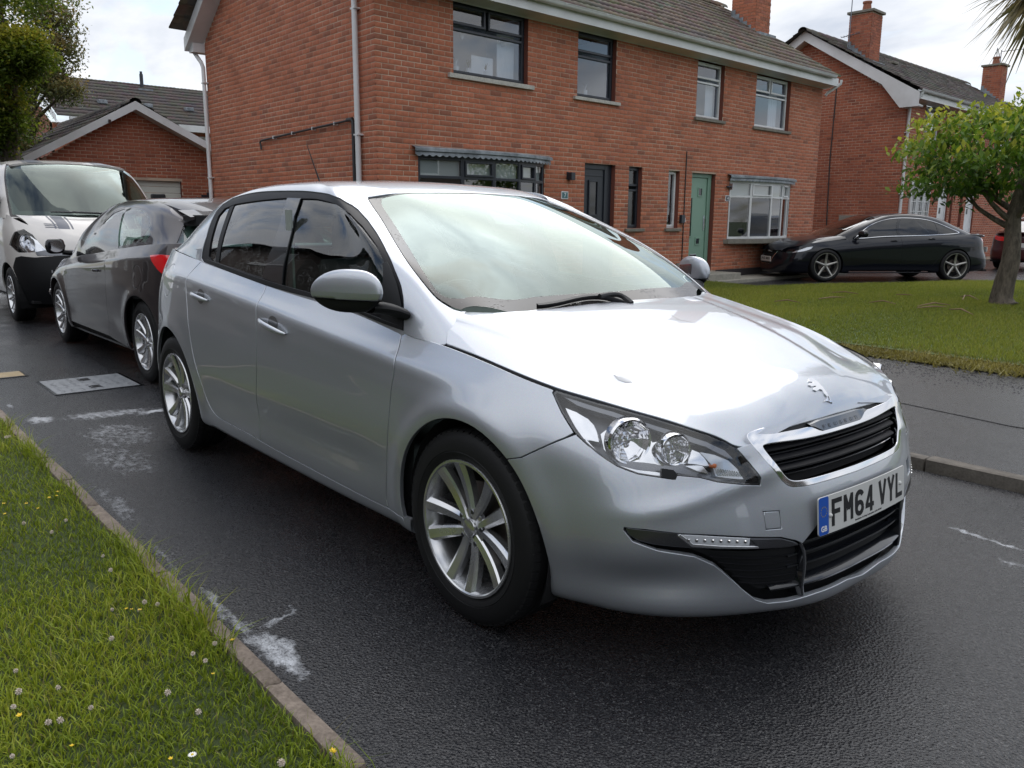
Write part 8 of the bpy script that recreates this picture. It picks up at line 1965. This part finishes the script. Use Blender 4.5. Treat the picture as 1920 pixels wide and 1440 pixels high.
for sg in (-1, 1):
    m_ = empty('door_mirror'); m_.parent = V1; b = MB(); b.box(1.16, 1.26, sg*.98-.09, sg*.98+.09, 1.30, 1.56); b.build('mirror_cap', M_black_soft, m_, bevel=.03, seg=3, smooth=True); b = MB(); b.box(1.18, 1.22, min(sg*.86, sg*.93), max(sg*.86, sg*.93), 1.36, 1.42); b.build('mirror_arm', M_black_soft, m_)
for pts in ([(-.45, 1.235), (-.15, 1.30), (.18, 1.262)], [(.1, 1.235), (.42, 1.30), (.62, 1.265)]):
    P_, N_ = SV3.ev(SV3.near([(1.83-.35*abs(y), -abs(y), z) for y, z in pts])); P_[:, 1] = [y for y, z in pts]; b = MB(); b.tube([tuple(p+np.array([.02, 0, .02])) for p in P_], [.008, .012, .014], 6); b.build('wiper', M_black_blade, V1, smooth=True)
b = MB(); b.lathe([(.0001, .0), (.04, .0), (.05, -.02)], lambda x, y, h: (2.33+h, -.62+x, .40+y), 16); b.build('fog_lamp', M_chrome, V1, smooth=True)
# ---------- black saloon
def saloon(name, label, loc, rz, pm, lamp_red=True, tilt=0.):
    E0 = empty(name, label, 'car', loc=loc, rz=rz); E0.rotation_euler[1] = tilt
    kx = 1.111
    def wx(p):
        x, w, z = p; x = x if x > -1.31 else -1.31+(x+1.31)*1.22
        return (x*kx, w*1.045, z)
    A = [[wx(p) for p in c] for c in HC]
    for c in A:
        x, w, z = c[-1]; zn = np.interp(x, [-2.6, -2.2, -1.6, -.5, .8, 3], [1.03, 1.03, 1.00, .965, .90, 0]); 
        if x < .9: c[-1] = (x, w, zn); c[-2] = (c[-2][0], c[-2][1], min(c[-2][2], zn-.11))
    A1 = Surf(A, 260, 70, sym0=True, sym1=True)
    if A1.Nn[130, 35, 1] > 0: A1.flip()
    A2 = Surf([[((x*kx+.06 if x > .0 else x), w*1.045, z+.0) for x, w, z in c] for c in HB], 90, 70, symv=True)
    if A2.Nn[45, 30, 2] < 0: A2.flip()
    AG = [C_((1.33,0,.955),(1.0,0,1.12),(.63,0,1.27),(.25,0,1.39),(.1,0,1.415)), C_((1.32,.28,.955),(.99,.27,1.12),(.62,.25,1.268),(.25,.24,1.387),(.1,.23,1.412)), C_((1.26,.55,.95),(.94,.51,1.11),(.59,.47,1.255),(.25,.43,1.372),(.1,.40,1.402)),
          C_((1.18,.71,.945),(.88,.66,1.10),(.56,.61,1.24),(.24,.55,1.35),(.1,.51,1.39)), C_((1.10,.80,.90),(.86,.745,1.06),(.54,.68,1.22),(.18,.60,1.365),(.05,.55,1.40)), C_((.86,.85,.885),(.74,.80,1.04),(.46,.73,1.22),(.08,.625,1.38),(-.02,.56,1.41)),
          C_((.35,.855,.925),(.32,.81,1.08),(.18,.73,1.25),(-.10,.62,1.40),(-.15,.55,1.43)), C_((-.2,.86,.945),(-.2,.81,1.10),(-.25,.73,1.27),(-.35,.615,1.415),(-.37,.54,1.44)), C_((-.75,.855,.965),(-.73,.80,1.11),(-.70,.72,1.27),(-.68,.61,1.405),(-.66,.53,1.43)),
          C_((-1.2,.84,.985),(-1.14,.78,1.11),(-1.05,.70,1.25),(-.95,.59,1.375),(-.9,.51,1.405)), C_((-1.62,.80,1.0),(-1.50,.74,1.10),(-1.34,.66,1.22),(-1.17,.56,1.335),(-1.08,.49,1.375)), C_((-1.90,.68,1.01),(-1.72,.63,1.10),(-1.50,.57,1.21),(-1.27,.48,1.32),(-1.12,.42,1.365)), C_((-2.02,.4,1.02),(-1.80,.38,1.11),(-1.55,.34,1.215),(-1.30,.30,1.325),(-1.12,.26,1.37)), C_((-2.05,0,1.02),(-1.83,0,1.115),(-1.58,0,1.22),(-1.32,0,1.33),(-1.12,0,1.375))]
    A3 = Surf(AG, 240, 60, sym0=True, sym1=True)
    if A3.Nn[120, 30, 1] > 0: A3.flip()
    A4 = Surf([[(x, -w*k, zc-dz) for w, dz in ((0, 0), (.25, .004), (.45, .014), (.60, .045))] for x, zc, k in ((.28, 1.385, .95), (.0, 1.428, 1), (-.4, 1.45, 1), (-.8, 1.43, .98), (-1.12, 1.385, .93), (-1.35, 1.335, .85))], 70, 36, symv=True)
    if A4.Nn[35, 18, 2] < 0: A4.flip()
    A5 = Surf([[(x+.30*w*w*max(0, (-x-1.8)/.6), -w*k, zc-dz) for w, dz in ((0, 0), (.35, .004), (.62, .012), (.80, .04))] for x, zc, k in ((-1.45, 1.04, 1), (-1.8, 1.038, 1), (-2.1, 1.032, .97), (-2.3, 1.025, .90), (-2.44, 1.01, .82))], 50, 36, symv=True)
    if A5.Nn[25, 18, 2] < 0: A5.flip()
    tV, tU = A1.V[-1]-.002, A1.U[-1]; a_f = A1.side(circ_side(1.455, .335, .375, 30, R(-22), R(202))); a_r = A1.side(circ_side(-1.455, .335, .375, 30, R(-22), R(202)))
    def col(*p): q = A1.near(p); q[0, 1] = tV; return sm(q, 12)
    g1 = col((.95, -.83, .89), (.93, -.9, .6), (.93, -.9, .25)); g2 = col((-.18, -.84, .94), (-.2, -.9, .6), (-.2, -.9, .25)); g3 = col((-1.05, -.84, .98), (-1.12, -.9, .75), (-1.0, -.9, .45), (-.85, -.9, .25))
    kk = dict(both=True, gap=.003, step=.05, edge_step=.03)
    hd = A1.near([(2.02, -.76, .66), (1.86, -.82, .735), (1.72, -.85, .77), (1.78, -.88, .70), (1.92, -.84, .64), (2.18, -.68, .60), (2.26, -.58, .60), (2.24, -.58, .66)])
    gr = A1.near([(2.30, 0, .70), (2.24, -.34, .70), (2.27, -.36, .60), (2.32, -.22, .34), (2.36, 0, .34)]); gr[0, 0] = gr[-1, 0] = 0
    panel('door', A1, np.concatenate([g2, g1[::-1]]), pm, E0, **kk); panel('door', A1, np.concatenate([g3, g2[::-1]]), pm, E0, **kk)
    panel('front_end', A1, np.concatenate([[[0, .001]], [[a_f[0, 0], .001]], a_f, [[g1[-1, 0], a_f[-1, 1]]], g1[::-1], [[0, tV]]]), pm, E0, holes=[hd], both=True, gap=.001, step=.05, edge_step=.03)
    tl2 = A1.near([(-2.10, -.82, .96), (-2.36, -.70, .96), (-2.48, -.5, .95), (-2.50, -.45, .80), (-2.42, -.66, .80), (-2.22, -.80, .84)])
    panel('rear_end', A1, np.concatenate([g3, [[a_r[0, 0], a_r[0, 1]]], a_r, [[a_r[-1, 0]+.02, .001]], [[tU, .001]], [[tU, tV]]]), pm, E0, holes=[tl2], both=True, gap=.001, step=.05, edge_step=.03)
    panel('tail_lamp', A1, tl2, M_red, E0, both=True, gap=0, rim=.01, step=.03)
    panel('sill', A1, np.array([[a_f[-1, 0], .001], [a_r[0, 0], .001], [a_r[0, 0], .055], [a_f[-1, 0], .055]]), pm, E0, **kk)
    for mi in (False, True):
        HH = empty('headlamp'); HH.parent = E0; panel('lens', A1, hd, M_glass_clear, HH, mirror=mi, gap=.0, rim=0); panel('housing', A1, hd, M_lamp_grey, HH, mirror=mi, gap=0, rim=0, off=-.04)
        panel('running_lamp', A1, A1.near([(2.05, -.75, .66), (1.86, -.82, .728), (1.75, -.86, .755), (1.79, -.87, .70), (1.90, -.85, .655), (2.14, -.70, .61)]), M_lens_white, HH, mirror=mi, gap=0, rim=.01, off=-.012)
    panel('grille', A1, gr, M_black_soft, E0, full='u', gap=0, rim=.01, off=.004, step=.05); gi2 = offset_poly(gr if area2(gr) > 0 else gr[::-1], .02); 
    fr_ = np.concatenate([gr[1:4], gi2[[1, 2, 3]][::-1]]) if area2(gr) > 0 else np.concatenate([gr[1:4], gi2[::-1][1:4][::-1]])
    b = MB(); 
    for sg in (-1, 1):
        P_, N_ = A1.ev(resample(gr, .06, closed=False)); b.tube([tuple((p+n*.012)*np.array([1, -sg, 1])) for p, n in zip(P_, N_)], .009, 6)
    b.build('grille_frame', M_chrome, E0, smooth=True)
    for k in range(5):
        b = MB(); z_ = .40+.06*k; b.tube([(A1.ev(A1.near([(2.3, -y, z_)]))[0][0][0]+.012, yy, z_) for yy, y in ((q, abs(q)) for q in np.linspace(-.28, .28, 9))], .005, 5); b.build('grille_bar', M_chrome_d, E0, smooth=True)
    b = MB()
    for k in range(4):
        c0 = (A1.ev(A1.near([(2.3, 0, .635)]))[0][0][0]+.022, -.075+.05*k, .635); b.tube([(c0[0], c0[1]+.032*math.cos(a), c0[2]+.032*math.sin(a)) for a in np.linspace(0, 2*math.pi, 15)], .0055, 5, cap=False)
    b.build('ring_emblem', M_chrome, E0, smooth=True)
    xp_ = A1.ev(A1.near([(2.35, 0, .45)]))[0][0][0]+.03
    b = MB(); b.box(xp_-.01, xp_, -.26, .26, .40, .51); b.build('number_plate', M_plate, E0); letters('plate_characters', 'JHZ 8851', .07, .44, (xp_+.0005, -.22, .42), (0, 1, 0), (0, 0, 1), M_ink, E0, depth=.001, bold=.02)
    b = MB(); b.box(-2.62, -2.60, -.26, .26, .62, .73); b.build('number_plate', M_plate, E0)
    panel('bonnet', A2, np.array([[0, 0], [A2.U[-1], 0], [A2.U[-1], A2.V[-1]*.95], [0, A2.V[-1]*.95]]), pm, E0, full='v', gap=.001, rim=.02, step=.05)
    panel('roof', A4, np.array([[0, 0], [A4.U[-1], 0], [A4.U[-1], A4.V[-1]], [0, A4.V[-1]]]), pm, E0, full='v', gap=0, rim=.02, step=.06)
    panel('boot_lid', A5, np.array([[0, 0], [A5.U[-1], 0], [A5.U[-1], A5.V[-1]], [0, A5.V[-1]]]), pm, E0, full='v', gap=0, rim=.03, step=.06)
    dl = sm(A3.near([(.84, -.84, .905), (.3, -.84, .94), (-.3, -.85, .965), (-.9, -.84, .985), (-1.45, -.80, 1.015), (-1.56, -.77, 1.045), (-1.40, -.74, 1.12), (-1.15, -.70, 1.22), (-.85, -.67, 1.30), (-.4, -.665, 1.335), (.0, -.67, 1.315), (.35, -.71, 1.22), (.62, -.77, 1.08)]), 90)
    Ws = A3.near([(1.13, -.745, .94), (.86, -.70, 1.08), (.55, -.64, 1.22), (.24, -.57, 1.345)]); uw = A3.near([(-1.62, -.64, 1.12)])[0, 0]; v3 = A3.near([AG[7][3]])[0, 1]
    panel('side_frame', A3, np.concatenate([[[Ws[0, 0], .001]], Ws, [[Ws[-1, 0], v3+.02]], [[uw, v3+.02]], [[uw, .001]]]), pm, E0, holes=[dl], both=True, gap=.001, step=.04, edge_step=.03)
    dlc = dl if area2(dl) > 0 else dl[::-1]
    panel('chrome_window_line', A3, dlc, M_chrome, E0, holes=[offset_poly(resample(dlc, .03), .014)], both=True, gap=0, rim=.006, off=.003, step=.02)
    panel('side_window', A3, dl, M_tintglass, E0, both=True, gap=.005, rim=0, off=-.006, step=.06)
    for x0, x1 in ((-.20, -.14), (-1.08, -1.04)):
        panel('pillar', A3, A3.near([(x0+.02, -.85, .955), (x1+.02, -.85, .955), (x1-.06, -.68, 1.33), (x0-.06, -.68, 1.33)]) if x0 > -.5 else A3.near([(x0+.02, -.85, .985), (x1+.02, -.85, .985), (x1+.04, -.68, 1.27), (x0+.04, -.68, 1.27)]), M_black_gloss, E0, both=True, gap=0, rim=0, off=-.003, step=.05)
    panel('windscreen', A3, np.concatenate([[[0, 0]], [[Ws[0, 0], .0]], Ws, [[0, Ws[-1, 1]+.03]]]), M_tintglass, E0, full='u', gap=.002, rim=0, step=.05)
    panel('rear_window', A3, np.array([[uw, .0], [A3.U[-1], .0], [A3.U[-1], v3-.03], [uw, v3-.03]]), M_tintglass, E0, both=True, gap=.002, rim=0, step=.05)
    b = MB(); b.box(-2.3, 1.9, -.75, .75, .22, .26); b.box(-1.4, .9, -.7, .7, .26, .80)
    for xc in (1.455, -1.455):
        for sg in (-1, 1): b.grid([[(xc+.38*math.cos(a), sg*w_, .335+.38*math.sin(a)) for w_ in (.88, .5)] for a in np.linspace(R(-23), R(203), 18)])
    b.build('underbody', M_void, E0)
    for x, z in ((-.02, .86), (-.86, .90)): door_pull(E0, A1, A1.near([(x, -.9, z)])[0], pm, False)
    simple_mirror(E0, .78, .90, 1.0, M_black_gloss)
    return E0
M_blackp = paint('black paint', (.004, .005, .010), rough=.3, coat=.7, coat_rough=.02)
M_tintglass = glass_mat('tinted glass', (.10, .12, .15), ior=1.55)
def audi_pose():
    A = at(1543, 530, z=0); d1_ = sight(1543, 530); d2_ = sight(1790, 524); a = CAM_POS+d1_*17.6; b = CAM_POS+d2_*17.9; return a, b
a_, b_ = audi_pose(); dirv = (a_-b_)[:2]; dirv /= np.linalg.norm(dirv); mid = (a_+b_)[:2]/2; nrm_ = np.array([-dirv[1], dirv[0]]); nrm_ = nrm_ if nrm_@(CAM_POS[:2]-mid) > 0 else -nrm_
rz_ = math.atan2(dirv[1], dirv[0]); ctr = mid-nrm_*.90
BS = saloon('black_saloon', 'black saloon with silver window line and large five-spoke wheels, parked side-on before the houses', (ctr[0], ctr[1], -.01), rz_, M_blackp)
M_bw = Mat('two tone wheel', (.38, .37, .34), .3, .8).m
for x in (1.455, -1.455):
    for sg in (-1, 1): wheel(BS, (x, sg*.925, .345), sg, r_tyre=.345, r_rim=.262, wid=.24, detail=False, spokes='five', n=5, rim_mat=M_bw, phase=R(20))
M_maroon = paint('maroon paint', (.045, .008, .010), rough=.35, coat=1., coat_rough=.04)
mp_ = np.array(CAM_POS+sight(1903, 505)*22.)
MS = saloon('maroon_saloon', 'old dark maroon saloon mostly hidden behind the black saloon and the small tree', (mp_[0]+.05, mp_[1]+2.55, -.01), R(89), M_maroon)
for x in (1.455, -1.455):
    for sg in (-1, 1): wheel(MS, (x, sg*.90, .31), sg, r_tyre=.31, r_rim=.20, detail=False, spokes='five', n=5, phase=R(50))
